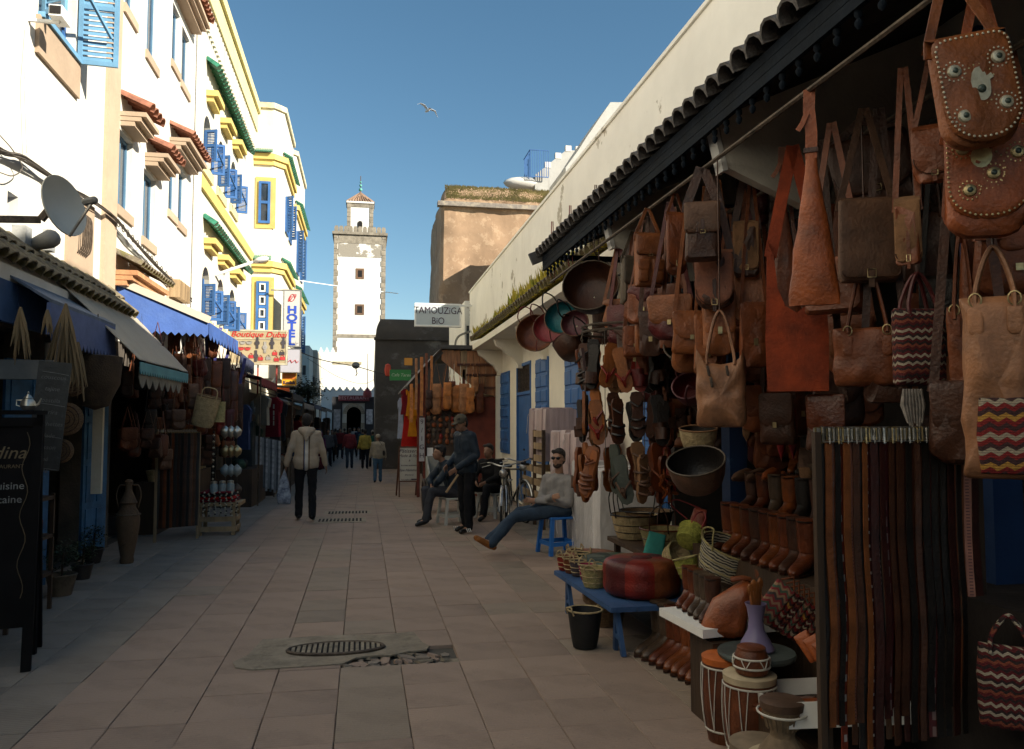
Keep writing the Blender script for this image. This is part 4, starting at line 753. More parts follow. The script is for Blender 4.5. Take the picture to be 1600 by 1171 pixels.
for i in range(11): 
    b = B(); x = cx-hw+.1+(i)*(2*hw-.2)/10; k = 1-abs(x-cx)/hw; b.tube([(x, cy-hw-.02, zl+.25), (cx+(x-cx)*(1-k), cy-hw+hw*k, zl+.25+(za-zl-.222)*k)], .07, 5); 
    if k > .08: b.obj('roof_tile', TNR, tm)
b = B(); b.tube([(cx, cy, za-.1), (cx, cy, za+1.9)], .05, 6); b.obj('finial_rod', IRON, tm)
for i, (z, r_) in enumerate(((za+.25, .22), (za+.75, .17), (za+1.15, .12))): b = B(); b.ell((cx, cy, z), r_, r_, r_, 10); b.obj('finial_ball', mat('green_copper', (.10, .32, .26), .5), tm)
# pale buildings far left of gate
t = thing('pale_town_house', 'pale blue-green town house standing beyond the hotel sign', 'house', (0, 0, 0)); p = onY(470, 540, 52); q = onY(482, 640, 52); b = B(); b.box(p.x-2.5, q.x, 52, 60, -1, p.z); b.obj('wall', mat('pale_aqua_render', (.50, .56, .54), .9, .05, 2, .2), t)
for i in range(3):
    for j in range(2): b = B(); z = 1.6+i*1.5; x = p.x-.25+j*.38; b.box(x, x+.2, 51.96, 51.998, z, z+.6); b.obj('window', GLASS, t)
t = thing('pale_town_house', 'narrow beige town house with a wrought balcony left of the battlements', 'house', (0, 0, 0)); p = onY(482.5, 547, 56); q = onY(494, 640, 56); b = B(); b.box(p.x, q.x, 56, 62, -1, p.z); b.obj('wall', mat('beige_render', (.5, .46, .38), .9, .05, 2, .2), t)
b = B(); b.box(p.x+.05, q.x-.05, 55.6, 55.99, 4.1, 4.2); b.obj('balcony', IRON, t)
for i in range(6): b = B(); x = p.x+.06+i*.075; b.box(x, x+.02, 55.6, 55.63, 4.2, 4.8); b.obj('railing_bar', IRON, t)
for i in range(2): b = B(); b.box(p.x+.12, p.x+.4, 55.96, 55.998, 1.4+i*2.3, 2.4+i*2.3); b.obj('window', GLASS, t)
# name sign "Tamouziga Bio"
t, w_, h, y = board('name_sign', 'white hanging box sign reading Tamouziga Bio at the end of the arcade', 'sign', (648, 474, 720, 512), 24.6, mat('sign_pale_blue', (.52, .57, .58), .5, .03, 2, 0), WPAINT, .05, .18)
text('TAMOUZiGA', .30, INKK, t, (0, y-.004, .13), sx=.85); text('BiO', .30, INKK, t, (0, y-.004, -.19), sx=.85)
b = B(); b.bar((w_, 0, h-.04), (w_+.35, 0, h-.04), .05); b.obj('bracket', WPAINT, t)
# white house seen beyond wall end
t = thing('end_house', 'narrow white house front with a grey window strip at the end of the long wall', 'house', (0, 0, 0)); p = onY(722, 480, 26); b = B(); b.box(p.x, XW+.6, 25.3, 30, -.5, p.z+.1); b.obj('wall', RWALL, t)
b = B(); b.box(p.x+.05, p.x+.14, 25.25, 25.29, 3.6, 4.7); b.obj('window', GLASS, t)
b = B(); b.tube(curve([(p.x-.25, 24.9, 3.4), (p.x-.35, 24.9, 3.9), (p.x-.25, 24.9, 4.3), (p.x+.2, 24.9, 4.5)], 6), .035, 6); b.obj('conduit', GREYP, t)
# gull
g = onY(668, 173, 60); t = thing('seagull', 'small white seagull gliding in the blue sky right of the minaret', 'bird', g, rz=.3)
b = B()
b.ell((0, 0, 0), .30, .12, .10, 12); b.ell((.28, 0, .03), .1, .08, .08, 10); b.cap((.36, 0, .02), (.46, 0, 0), .025, .01, 6)
b.add([(-.25, -.06, 0), (-.25, .06, 0), (-.5, .12, .02), (-.5, -.12, .02)], [(0, 1, 2, 3)])
b.obj('body', mat('gull_white', (.8, .8, .78), .7, .03, 2, 0), t)
for s_ in (-1, 1):
    b = B(); pts = [(0, 0), (.28*s_, .30*(1 if s_ > 0 else .35)), (.62*s_, .42*(1 if s_ > 0 else .1)), (.85*s_, .30*(1 if s_ > 0 else -1.3))]; ch = [.20, .22, .16, .03]
    vs = []
    for (u, z), c_ in zip(pts, ch): vs += [(c_*.6, u, z+.03), (-c_, u, z), (c_*.6, u, z+.015), (-c_, u, z-.01)]
    fs = []
    for i in range(3): a = i*4; fs += [(a, a+4, a+5, a+1), (a+2, a+3, a+7, a+6), (a, a+2, a+6, a+4), (a+1, a+5, a+7, a+3)]
    b.add(vs, fs+[(12, 13, 15, 14)]); b.obj('wing', mat('gull_grey', (.8, .82, .84), .7, .1, 2, 0), t)
t.rotation_euler = (0, 0, rad(110))
# ================================================================ RIGHT: leather shop, awning and shell
HX = 1.85
sh = thing('leather_shop', 'open leather shop in the shade under a tiled wooden awning on the right', 'shop', (0, 0, 0))
SOFF = mat('dark_ceiling_board', (.060, .048, .038), .8, .25, 3, .3, 30, stretch=(1, .3, 1))  # dark brown boards lining the underside of the awning
for i in range(12):
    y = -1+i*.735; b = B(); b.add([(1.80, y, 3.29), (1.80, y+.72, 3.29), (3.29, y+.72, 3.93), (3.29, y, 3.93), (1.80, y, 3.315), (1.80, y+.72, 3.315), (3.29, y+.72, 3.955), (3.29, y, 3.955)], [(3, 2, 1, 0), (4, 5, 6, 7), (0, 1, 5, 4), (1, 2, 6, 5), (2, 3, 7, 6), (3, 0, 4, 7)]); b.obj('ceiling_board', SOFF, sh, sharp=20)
tiles(sh, 3.3, -.9, 7.85, 3.95, 1.58, .67, DKTILE, n=60, rows=3, sgn=-1)
FAS = mat('dark_blue_fascia', (.006, .010, .016), .8, .3, 4, .3, spec=.12)
for i in range(3): b = B(); z = 3.15+i*.05; b.box(1.775+.0, 1.80+.012*(i % 2), -.9, 7.85, z, z+.047); b.obj('fascia_board', FAS, sh)
b = B(); b.lathe([(.004, -.04), (.014, -.028), (.016, -.012), (.007, 0), (.016, .012), (.016, .03)], 8); me = b.mesh('fascia_drop', FAS)
for i in range(62): link('fascia_drop', me, sh, (1.80, -.7+i*.138, 3.12))
b = B(); b.box(1.70, 3.3, 7.86, 7.92, 3.28, 3.33); b.obj('end_rafter', FAS, sh); b = B(); b.bar((1.66, 7.88, 3.27), (3.3, 7.88, 3.98), .05, .12); b.obj('end_rafter', mat('grey_timber', (.08, .075, .07), .8), sh)
for Y in (5.95, 3.98, 1.2):
    b = B(); b.ext([(1.88, 3.27), (1.93, 3.0), (2.6, 2.72), (3.25, 2.62), (3.25, 3.9)], Y, Y+.07); b.obj('bracket', mat('pale_bracket', (.60, .56, .48), .85, .1, 3, .2), sh); b = B(); b.bar((1.86, Y+.035, 3.22), (1.915, Y+.035, 2.98), .03, .09); b.obj('bracket_edge', WPAINT, sh)
b = B(); b.box(4.7, 4.8, -4, 8.3, 0, 4); b.obj('back_wall', DIMW, sh); b = B(); b.box(3.3, 4.7, 8.18, 8.28, 0, 3.42); b.box(3.3, 4.7, -4, 8.18, 3.0, 3.1); b.box(3.28, 4.7, -4.1, -4, 0, 3.4); b.obj('side_wall', DIMW, sh)
b = B(); b.box(2.9, 4.7, -4, 8.18, -.1, .06); b.obj('shop_floor', mat('dark_shop_floor', (.05, .045, .04), .8, .2, 3, .2), sh)
NAVY = stain(mat('deep_blue_post', (.012, .035, .10), .5, .15, 4, .1), (.08, .16, .26), 8, .64, .72, amount=.5)
for (px, y1_) in ((1147, 5.75), (1552, 2.95)):
    p = onY(px, 700, y1_); b = B(); b.box(p.x-.07, p.x+.07, y1_-.07, y1_+.07, 0, 3.3); b.obj('post', NAVY, sh)
b = B(); b.tube([(HX, -.5, 3.03), (HX, 7.8, 3.03)], .012, 6); b.obj('hanging_rail', IRON, sh)
for X in (2.35, 2.9): b = B(); b.tube([(X, -.5, 3.0), (X, 8, 3.0)], .012, 6); b.obj('hanging_rail', IRON, sh)
# leathers
L_TAN = lea('tan_leather', (.36, .135, .045)); L_OR = lea('orange_leather', (.42, .12, .03)); L_BR = lea('brown_leather', (.26, .085, .03)); L_DK = lea('dark_brown_leather', (.085, .034, .017)); L_BK = lea('black_leather', (.018, .015, .014))
L_PK = lea('pinkish_leather', (.37, .15, .085), rough=.6); L_GR = lea('grey_leather', (.14, .125, .10), rough=.6); L_PL = lea('pale_leather', (.50, .27, .15), rough=.55); L_BG = lea('beige_suede', (.36, .22, .12), rough=.85); L_RD = lea('red_leather', (.30, .025, .015)); L_RU = lea('rust_suede', (.36, .06, .012), rough=.85); L_TK = lea('taupe_leather', (.17, .10, .065), rough=.6)
L_WN = lea('wine_leather', (.13, .015, .018)); L_TEAL = lea('teal_leather', (.01, .20, .28)); L_ROSE = lea('rose_leather', (.40, .07, .09)); L_MAUVE = lea('mauve_leather', (.16, .06, .09)); L_GN = lea('green_leather', (.015, .06, .045)); L_CH = lea('chestnut_leather', (.17, .05, .02), rough=.32)
def kilim(name, cols, sz=.05, zig=.6):
    m = mat(name, cols[0], .9, .1, 5, .5, 140); n, l, p = nodes_of(m)
    tc = n.new('ShaderNodeTexCoord'); sp = n.new('ShaderNodeSeparateXYZ'); l.new(tc.outputs['Object'], sp.inputs[0])
    def mt(op, a, b_=None):
        q = n.new('ShaderNodeMath'); q.operation = op
        for i, v in enumerate((a, b_)):
            if v is None: continue
            if isinstance(v, (int, float)): q.inputs[i].default_value = v
            else: l.new(v, q.inputs[i])
        return q.outputs[0]
    xx = mt('ADD', sp.outputs[0], sp.outputs[1]); tri = mt('PINGPONG', xx, sz*.5); nz = n.new('ShaderNodeTexNoise'); nz.inputs['Scale'].default_value = 14; l.new(tc.outputs['Object'], nz.inputs['Vector']); z = mt('ADD', mt('ADD', sp.outputs[2], mt('MULTIPLY', nz.outputs['Fac'], sz*.35)), mt('MULTIPLY', tri, zig*1.6)); fr = mt('FRACT', mt('DIVIDE', z, sz*3.4), 0)
    r = n.new('ShaderNodeValToRGB'); r.color_ramp.interpolation = 'CONSTANT'; e = r.color_ramp.elements; seq = [0, 1, 0, 2, 0, 3, 2, 0, 1, 2]
    while len(e) < len(seq): e.new(.5)
    for i, k in enumerate(seq): e[i].position = i/len(seq); e[i].color = (*cols[k % len(cols)], 1)
    l.new(fr, r.inputs[0])
    sc = mt('GREATER_THAN', mt('PINGPONG', sp.outputs[2], sz*.09), sz*.05); mx = n.new('ShaderNodeMix'); mx.data_type = 'RGBA'; mx.blend_type = 'MULTIPLY'; mx.inputs[0].default_value = .35; l.new(r.outputs[0], mx.inputs[6]); mx.inputs[7].default_value = (1, 1, 1, 1)
    g = n.new('ShaderNodeCombineColor'); [l.new(sc, g.inputs[i]) for i in range(3)]; l.new(g.outputs[0], mx.inputs[7]); l.new(mx.outputs[2], p.inputs['Base Color']); return m
K1 = kilim('red_kilim', [(.20, .012, .012), (.34, .28, .20), (.05, .02, .02), (.42, .22, .04)], .045, .4)
K2 = kilim('dark_red_kilim', [(.11, .01, .012), (.40, .34, .25), (.03, .015, .015), (.24, .06, .03)], .03, .45)
K3 = kilim('mixed_kilim', [(.24, .03, .035), (.07, .12, .08), (.32, .20, .12), (.06, .05, .05)], .045)
def rr(w_, h, r, tw=1.0, bw=1.0, top=0, n=5):
    """rounded rectangle hanging from z=top; tw/bw taper"""
    a = w_/2; pts = []
    for cx, cz, a0 in ((-a*bw+r, -h+r, 180), (a*bw-r, -h+r, 270), (a*tw-r*.4, -r*.4, 0), (-a*tw+r*.4, -r*.4, 90)):
        q = r if cz < -h/2 else r*.4
        pts += [(cx+q*cos(rad(a0+90*i/n)), cz+top+q*sin(rad(a0+90*i/n))) for i in range(n+1)]
    return pts
SEED = [0]
def place(box, X, Y=None):
    cx, cy = (box[0]+box[2])/2, (box[1]+box[3])/2
    c = onX(cx, cy, X) if Y is None else onY(cx, cy, Y); s = msc(c); return V((c.x, c.y, c.z+(box[3]-box[1])/2*s)), (box[2]-box[0])*s, (box[3]-box[1])*s, az(c)
def straps(t, w_, m, H, at=.45, z0=0, sw=.022, spread=.02, y=0):
    """two strap ribbons from the body up to the hook H (local height)"""
    for s_ in (-1, 1):
        b = B(); b.ribbon([(s_*w_*at, y, z0-.03), (s_*w_*at*.92, y, z0+.02), (s_*(w_*at*.35+spread*.3), y, z0+(H-z0)*.62), (s_*spread*.4, y, H)], sw, .006, (1, 0, .01)); b.obj('strap', m, t)
def flap_bag(box, X, m, label, fm=None, Y=None, rzo=0, tilt=0, H=None, studs=0, rnd_=.3, dep=.28, sm=None, fh=.72, group=None, sw=.022, pocket=0, tip=False):
    p, w_, h, a = place(box, X, Y); SEED[0] += 1; t = thing('leather_bag', label, 'bag', p, 0, group); t.rotation_euler = (rad(0), tilt, a+rzo); fm = fm or m; d = w_*dep
    b = B(); b.puff(rr(w_*.96, h*.98, w_*rnd_*.8, .94), d*.55, d*.5, wob=.03, seed=SEED[0]); b.obj('bag_body', m, t)
    b = B(); o = rr(w_*1.0, h*fh, w_*rnd_, .98, .97 if not tip else .8, .012); b.puff(o, d*.14, d*.03, wob=.014, seed=SEED[0]+3, y0=-d*.52); b.add([(x, y, z) for x in (-w_*.47, w_*.47) for y, z in ((-d*.55, .005), (0, .03), (d*.45, 0))], [(0, 1, 4, 3), (1, 2, 5, 4)]); f = b.obj('flap', fm, t, sharp=60)
    if studs:
        bs = B(); b2 = B(); cz = -h*fh/2
        n = len(o); per = []
        for i in range(n):
            A, C = V((*o[i], 0)), V((*o[(i+1) % n], 0)); per.append((A, C, (C-A).length))
        L = sum(q[2] for q in per); cnt_ = int(L/.017); acc = 0; k = 0
        for A, C, q in per:
            while k*L/cnt_ < acc+q:
                u = (k*L/cnt_-acc)/max(q, 1e-6); P_ = A.lerp(C, u); x, z = P_.x*.93, cz+(P_.y-cz)*.93; 
                bs.ell((x, -d*.64, z), .0042, .003, .0042, 6); k += 1
            acc += q
        spots = [(-.28, -.30), (.28, -.24), (-.26, -.72), (.27, -.66)] if studs < 3 else [(-.28, -.22), (-.22, -.66), (.32, -.30), (.05, -.5)]
        for u, v_ in spots:
            x, z = u*w_, v_*h*fh
            bs.lathe([(.021, 0), (.018, .006), (.010, .009)], 14, M=MX.Translation((x, -d*.655, z)) @ MX.Rotation(pi/2, 4, 'X')); b2.ell((x, -d*.655-.008, z), .0095, .006, .0095, 10)
            for k in range(14): bs.ell((x+.030*cos(k*pi/7), -d*.655, z+.030*sin(k*pi/7)), .0036, .003, .0036, 5)
        x, z = .0, -.48*h*fh
        if studs == 1:
            bs.ext([(x+.026*cos(k*pi/8), z-.01+.034*sin(k*pi/8)) for k in range(-8, 1)]+[(x+.028, z+.016), (x+.040, z+.022), (x+.034, z+.036), (x+.020, z+.028), (x+.014, z+.055), (x+.004, z+.060), (x-.008, z+.058), (x-.018, z+.046), (x-.026, z+.02)], -d*.71, -d*.64); bs.obj('metal_emblem', mat('pale_metal_emblem', (.50, .46, .34), .4, .15, 30, .1, 60, metal=.5), f, kind='stuff'); bs = B(); b2.ell((x, -d*.715, z-.008), .013, .008, .013, 10)
        else:
            bs.ext([(x-.02+.03*cos(k*pi/8), z+.05+.036*sin(k*pi/8)) for k in range(16)], -d*.70, -d*.64)
        for k in range(18): bs.ell((x+.045*cos(k*pi/9), -d*.65, z+.008+.062*sin(k*pi/9)), .0036, .003, .0036, 5)
        bs.obj('metal_studs', BRASS, f, kind='stuff'); b2.obj('stone_bosses', mat('green_stone', (.05, .07, .055), .3, .3, 30), f, kind='stuff')
    else:
        b = B(); e = [(x*.95, -d*.66, z*.97) for x, z in o[:12]]; b.tube(e, .0025, 4); b.obj('stitching', L_DK, f); b = B(); b.ribbon([(0, -d*.60, -h*fh*.45), (0, -d*.69, -h*fh*.7), (0, -d*.60, -h*fh*1.06)], max(.012, w_*.09), .004, (1, 0, .01)); b.obj('closing_strap', sm or m, t); b = B(); q = w_*.065; b.tube([(-q, -d*.70, -h*fh*.84), (q, -d*.70, -h*fh*.84), (q, -d*.70, -h*fh*.94), (-q, -d*.70, -h*fh*.94)], .0022, 4, closed=True); b.obj('buckle', BRASS, t)
    for i in range(pocket):
        b = B(); x = (-.25 if i == 0 else .25)*w_ if pocket > 1 else 0
        b.puff([(x+u*.9, v_-h*.48) for u, v_ in rr(w_*.42, h*.42, w_*.12)], d*.22, .01, y0=-d*.62); b.obj('pocket', fm, t)
        b = B(); b.puff([(x+u, v_-h*.46) for u, v_ in rr(w_*.42, h*.22, w_*.12)], d*.10, .01, y0=-d*.80); b.obj('pocket_flap', fm, t)
    straps(t, w_, sm or m, (H if H is not None else max(.1, 3.03-p.z)), sw=sw)
    return t
def tote(box, X, m, label, Y=None, rzo=0, tilt=0, H=.35, hm=None, dep=.3, flare=1.0, slouch=.02, band=None, cuts=False, rings=True, horns=False, hang=True, group=None):
    p, w_, h, a = place(box, X, Y); SEED[0] += 1; t = thing('leather_bag', label, 'bag', p, 0, group); t.rotation_euler = (0, tilt, a+rzo); d = w_*dep
    o = rr(w_, h, w_*.09, flare, 1.0)
    if horns:
        o = [q for q in o if q[1] < -h*.12]+[(w_*.5, -h*.02), (w_*.47, .05), (w_*.42, .01), (w_*.3, -h*.05), (0, -h*.09), (-w_*.3, -h*.05), (-w_*.42, .01), (-w_*.47, .05), (-w_*.5, -h*.02)]
    # resample edges for wrinkles
    q_ = []
    for i in range(len(o)):
        A, C = o[i], o[(i+1) % len(o)]; k = max(1, int(math.dist(A, C)/(h*.09)))
        q_ += [(A[0]+(C[0]-A[0])*j/k, A[1]+(C[1]-A[1])*j/k) for j in range(k)]
    b = B(); b.puff(q_, d*.5, d*.5, wob=slouch, seed=SEED[0]); b.obj('bag_body', m, t, sharp=70)
    if band: 
        b = B(); zb0, zb1 = -h*band[1], -h*band[2]; x0 = -w_*.5*band[3] if len(band) > 3 else -w_*.46
        b.puff([(x0, zb0), (w_*.46, zb0), (w_*.48, (zb0+zb1)/2), (w_*.46, zb1), (x0, zb1), (x0-.01, (zb0+zb1)/2)], .02, .0, y0=-d*.47); b.obj('woven_panel', band[0], t)
    hm = hm or m
    for s_ in (-1, 1):
        y = s_*d*.32; b = B(); b.tube(curve([(-w_*.28, y-.01, -h*.1), (-w_*.27, y, .02), (-w_*.14, y*.6, H*.72), (0, y*.3, H), (w_*.14, y*.6, H*.72), (w_*.27, y, .02), (w_*.28, y-.01, -h*.1)], 5), .011, 6, flat=.7, up=(0, 1, 0)); b.obj('handle', hm, t)
        if rings and s_ < 0:
            for x in (-w_*.28, w_*.28):
                b = B(); b.tube([(x+.018*cos(k*pi/6), -d*.45, -.015+.022*sin(k*pi/6)) for k in range(12)], .003, 5, closed=True); b.obj('ring', BRASS, t)
                b = B(); b.puff([(x+u, v_-.04) for u, v_ in rr(.045, .09, .02)], .006, .004, y0=-d*.46); b.obj('tab', m, t)
    if hang and p.z+H < 3.0:
        b = B(); b.tube([(0, 0, H-.01), (0, 0, 3.02-p.z)], .004, 4); b.obj('hanging_cord', L_DK, t)
    return t
def hobo(box, X, m, label, Y=None, rzo=0, top=.28, dep=.35, H=None, group=None, neck=.12):
    """slouchy sack narrowing upwards into one broad strap"""
    p, w_, h, a = place(box, X, Y); SEED[0] += 1; t = thing('leather_bag', label, 'bag', p, 0, group); t.rotation_euler = (0, 0, a+rzo)
    k = 14; L_ = []; R_ = []
    for i in range(k+1):
        u = i/k; ww = neck*.5+(.5-neck*.5)*(max(0, (u-.12)/.88))**.85*(1 if u < .93 else .97); L_.append((-w_*ww*(.9+.1*u), -h*u)); R_.append((w_*ww, -h*u))
    o = [(x, z) for x, z in L_[:-1]]+[(-w_*.44, -h), (-w_*.2, -h*1.01), (0, -h*1.015), (w_*.2, -h*1.01), (w_*.44, -h)]+[(x, z) for x, z in R_[:-1][::-1]]
    vs = []; fs = []; n = 14; b = B()
    for i in range(k+1):
        u = i/k; hw = (R_[i][0]-L_[i][0])/2; cx = (R_[i][0]+L_[i][0])/2; dy = max(.006, hw*dep*(1-.55*u**6)*min(1, u*4+.2))
        if i == k: dy *= .7; 
        for j in range(n):
            a_ = 2*pi*j/n; x = cx+hw*cos(a_)*(1 if i < k else .96); y = dy*sin(a_); w__ = .02*noise.noise(V((x*12+SEED[0], u*7, y*9)))*min(1, 2*u); vs.append((x+w__*.4, y+w__, -h*u))
    fs = [(i*n+j, i*n+(j+1) % n, (i+1)*n+(j+1) % n, (i+1)*n+j) for i in range(k) for j in range(n)]+[tuple(range(n)), tuple(range(k*n, k*n+n))]
    b.add(vs, fs); b.obj('bag_body', m, t, sharp=60)
    H = H if H is not None else 3.03-p.z
    b = B(); b.ribbon([(0, 0, -.03), (.004, 0, H*.3), (-.004, 0, H*.7), (0, 0, H)], max(.03, w_*neck*1.0), .01, (1, 0, .01)); b.obj('strap', m, t)
    b = B(); b.ribbon([(-.012, -.012, H*.62), (-.03, -.016, H*.45), (-.05, -.016, H*.34)], .022, .005, (1, 0, .01)); b.obj('strap_end', m, t)
    b = B(); b.box(-w_*neck*.6, w_*neck*.6, -.012, .012, -.005, .015); b.obj('keeper', L_DK, t)
    return t
def bowlbag(box, X, m, inner, rim, label, Y=None, rot=(0, 0, 0), depth=.6, handles=None, H=.0, cat='basket', name='basket', n=24, hm=None):
    """open round bag/basket: rim circle of box width, tilted"""
    p, w_, h, a = place(box, X, Y); c = p-V((0, 0, h/2)); t = thing(name, label, cat, c); t.rotation_euler = (rot[0], rot[1], a+rot[2]); r = w_/2
    D = depth*w_; o = [(r, 0), (r*1.0, -D*.15), (r*.93, -D*.5), (r*.8, -D*.82), (r*.62, -D*.97), (.01, -D)]; i_ = [(r*.985, -.002), (r*.98, -D*.15), (r*.9, -D*.5), (r*.77, -D*.8), (r*.6, -D*.93), (.01, -D*.95)]
    b = B(); b.lathe(o, n); b.f = b.f[:-2]; b.obj('outside', m, t); b = B(); b.lathe(i_, n); b.f = b.f[:-2]; b.obj('lining', inner, t)
    b = B(); b.tube([(r*cos(k*2*pi/n), r*sin(k*2*pi/n), 0) for k in range(n)], .006, 5, closed=True); b.obj('rim', rim, t)
    if handles:
        for s_ in (-1, 1):
            b = B(); b.tube(curve([(-r*.4, s_*r*.9, -D*.1), (-r*.38, s_*r*1.0, handles*.4), (0, s_*r*.9, handles), (r*.38, s_*r*1.0, handles*.4), (r*.4, s_*r*.9, -D*.1)], 5), .007, 6); b.obj('handle', hm or rim, t)
    return t
# ---- hanging bags, near to far
bgs = []
flap_bag((1447, 66, 1566, 240), 1.80, L_TAN, 'studded red-tan flap bag with metal hand emblem, upper of the two studded bags', rzo=rad(24), tilt=rad(-9), studs=1, rnd_=.42, fh=.98, dep=.34, sw=.03)
flap_bag((1478, 205, 1600, 378), 1.95, L_OR, 'orange studded flap bag with green stones hanging under the other studded bag', rzo=rad(12), studs=3, rnd_=.42, fh=.86, dep=.36, sw=.03)
flap_bag((1428, 205, 1492, 290), 2.15, L_BR, 'plain brown round flap bag behind the studded bags', fh=.9, rnd_=.42, sw=.02)
tote((1512, 462, 1606, 748), 2.0, L_PL, 'large pale tan tote with zips and a red kilim lower half', H=.16, band=(K1, .56, .97, .55), slouch=.03, dep=.5)
tote((1486, 478, 1532, 690), 2.3, L_BR, 'brown slouched tote hanging behind the pale kilim tote', H=.3, slouch=.03)
tk_ = tote((1397, 482, 1474, 604), 2.25, K2, 'small dark red kilim tote with braided red handles and zigzag bands', H=.145, hm=L_WN, rings=False, dep=.55, slouch=.008, rzo=rad(28))
tote((1306, 512, 1406, 604), 2.2, L_BR, 'wide brown tote with brass rings hanging left of the kilim tote', H=.28, slouch=.02)
hobo((1229, 235, 1310, 478), 1.85, L_OR, 'tall orange leather hobo bag hanging from one long strap', neck=.22, dep=.42)
hobo((1199, 300, 1252, 520), 2.1, L_BR, 'narrow brown hobo bag behind the tall orange one', neck=.2)
b0 = B(); p, w_, h, a = place((1197, 405, 1292, 612), 2.1)
t = thing('woven_shoulder_bag', 'bright rust orange suede shoulder bag with deep U opening', 'bag', p); t.rotation_euler = (0, 0, a)
o = [(-w_*.47, -h), (w_*.47, -h), (w_*.49, -h*.6), (w_*.46, -h*.3), (w_*.44, .0), (w_*.30, .0), (w_*.27, -h*.22), (w_*.16, -h*.36), (0, -h*.41), (-w_*.16, -h*.36), (-w_*.28, -h*.22), (-w_*.33, .02), (-w_*.44, .1), (-w_*.46, -h*.3), (-w_*.49, -h*.6)]
b = B(); b.ext(o, -.035, .035); b.obj('bag_body', L_RU, t, sharp=60); b = B(); b.ribbon([(-w_*.39, 0, .02), (-w_*.2, 0, .3), (0, 0, 3.0-p.z)], .06, .012, (1, 0, .01)); b.obj('strap', L_RU, t); b = B(); b.ribbon([(w_*.37, 0, -.02), (w_*.2, 0, .3), (0, 0, 3.0-p.z)], .06, .012, (1, 0, .01)); b.obj('strap', L_RU, t)
flap_bag((1292, 220, 1412, 350), 2.35, L_DK, 'wide dark brown satchel high under the ceiling, behind the orange hobo', fm=lea('umber_leather', (.10, .048, .03)), tilt=rad(-10), rnd_=.3, dep=.3, sw=.035)
flap_bag((1309, 318, 1402, 446), 2.2, L_TK, 'taupe grey flap bag below the wide dark satchel', rnd_=.12, fh=.99, dep=.3, rzo=rad(15), sw=.03)
flap_bag((1399, 318, 1438, 418), 2.1, L_BR, 'narrow light brown pouch beside the taupe bag', fm=L_BG, rnd_=.3, fh=.98)
flap_bag((1070, 322, 1126, 412), 1.83, L_DK, 'dark brown box bag with open pale flap hanging from broad straps', fm=L_TK, rnd_=.12, fh=.55, sw=.05, dep=.5)
flap_bag((1086, 398, 1146, 486), 1.95, L_DK, 'long rosy brown flap bag below the dark box bag', fm=L_PK, rnd_=.42, fh=.97, sw=.04)
flap_bag((1146, 352, 1186, 436), 2.15, L_DK, 'pale beige flap bag deep behind the broad straps', fm=L_BG, rnd_=.25, fh=.9, sw=.04)
flap_bag((1148, 434, 1196, 512), 2.2, L_BR, 'honey brown flap bag under the pale beige one', fm=L_TAN, rnd_=.1, fh=.93)
flap_bag((1120, 455, 1160, 520), 2.35, L_PK, 'dusky pink bag half hidden behind the rosy flap bag', rnd_=.2, fh=.9)
flap_bag((989, 370, 1036, 452), 1.83, L_TAN, 'tan backpack style bag with two front pockets', rnd_=.12, fh=.42, pocket=2, dep=.4, rzo=rad(20))
flap_bag((968, 405, 1012, 480), 1.95, L_GR, 'grey studded flap bag beside the tan pocket bag', rnd_=.15, fh=.6, dep=.5, rzo=rad(25))
flap_bag((1040, 338, 1072, 432), 1.88, L_BR, 'slim brown bag with stud edging and tassel cord', rnd_=.35, fh=.9, dep=.4, rzo=rad(20), sw=.018)
t_ = tote((1089, 560, 1164, 668), 1.85, L_PL, 'crumpled shiny tan tote with dark zips and long handles', H=.25, slouch=.035, horns=True, dep=.5, rings=False)
for x, z in ((-.065, -.05), (.03, -.05), (-.05, -.11)): b = B(); b.cap((x, -.068, z), (x+.006, -.07, z-.04), .008, .007, 6); b.obj('zip_pull', IRON, t_)
flap_bag((1170, 300, 1200, 352), 2.5, L_WN, 'small dark wine pouch deep in the shop beside the orange hobo', rnd_=.3)
for i, (bx, X, m_, nm) in enumerate((((1160, 520, 1200, 600), 2.5, L_BR, 'reddish brown bag in the dim shop below the honey brown bag'), ((1200, 470, 1230, 560), 2.6, L_DK, 'dark narrow bag in the dim shop behind the rust orange bag'), ((1290, 330, 1316, 470), 2.5, L_TK, 'tall dim bag between the orange hobo and the taupe flap bag'), ((1430, 330, 1480, 440), 2.6, L_DK, 'large dim bag in the shop left of the orange studded bag'), ((1440, 440, 1500, 560), 2.6, L_BK, 'black bag deep in the shop above the kilim tote'), ((1150, 210, 1185, 330), 2.6, L_DK, 'dim dark bag high behind the pale roof bracket'), ((925, 480, 968, 540), 2.1, L_DK, 'dark bag hanging above the sandal ring'), ((1040, 440, 1085, 500), 2.3, lea('navy_leather', (.02, .03, .06)), 'navy blue furry bag left of the rosy flap bag'), ((1000, 455, 1040, 500), 2.2, L_BK, 'black bag between the grey bag and the navy bag'), ((1180, 575, 1215, 640), 2.6, L_WN, 'dark wine red bag under the rust orange bag'), ((1300, 600, 1380, 668), 2.9, L_BR, 'dim brown bag behind the belts under the wide brown tote'))):
    (flap_bag if i % 2 == 0 else tote)(bx, X, m_, nm) if i % 2 == 0 else tote(bx, X, m_, nm, rings=False)
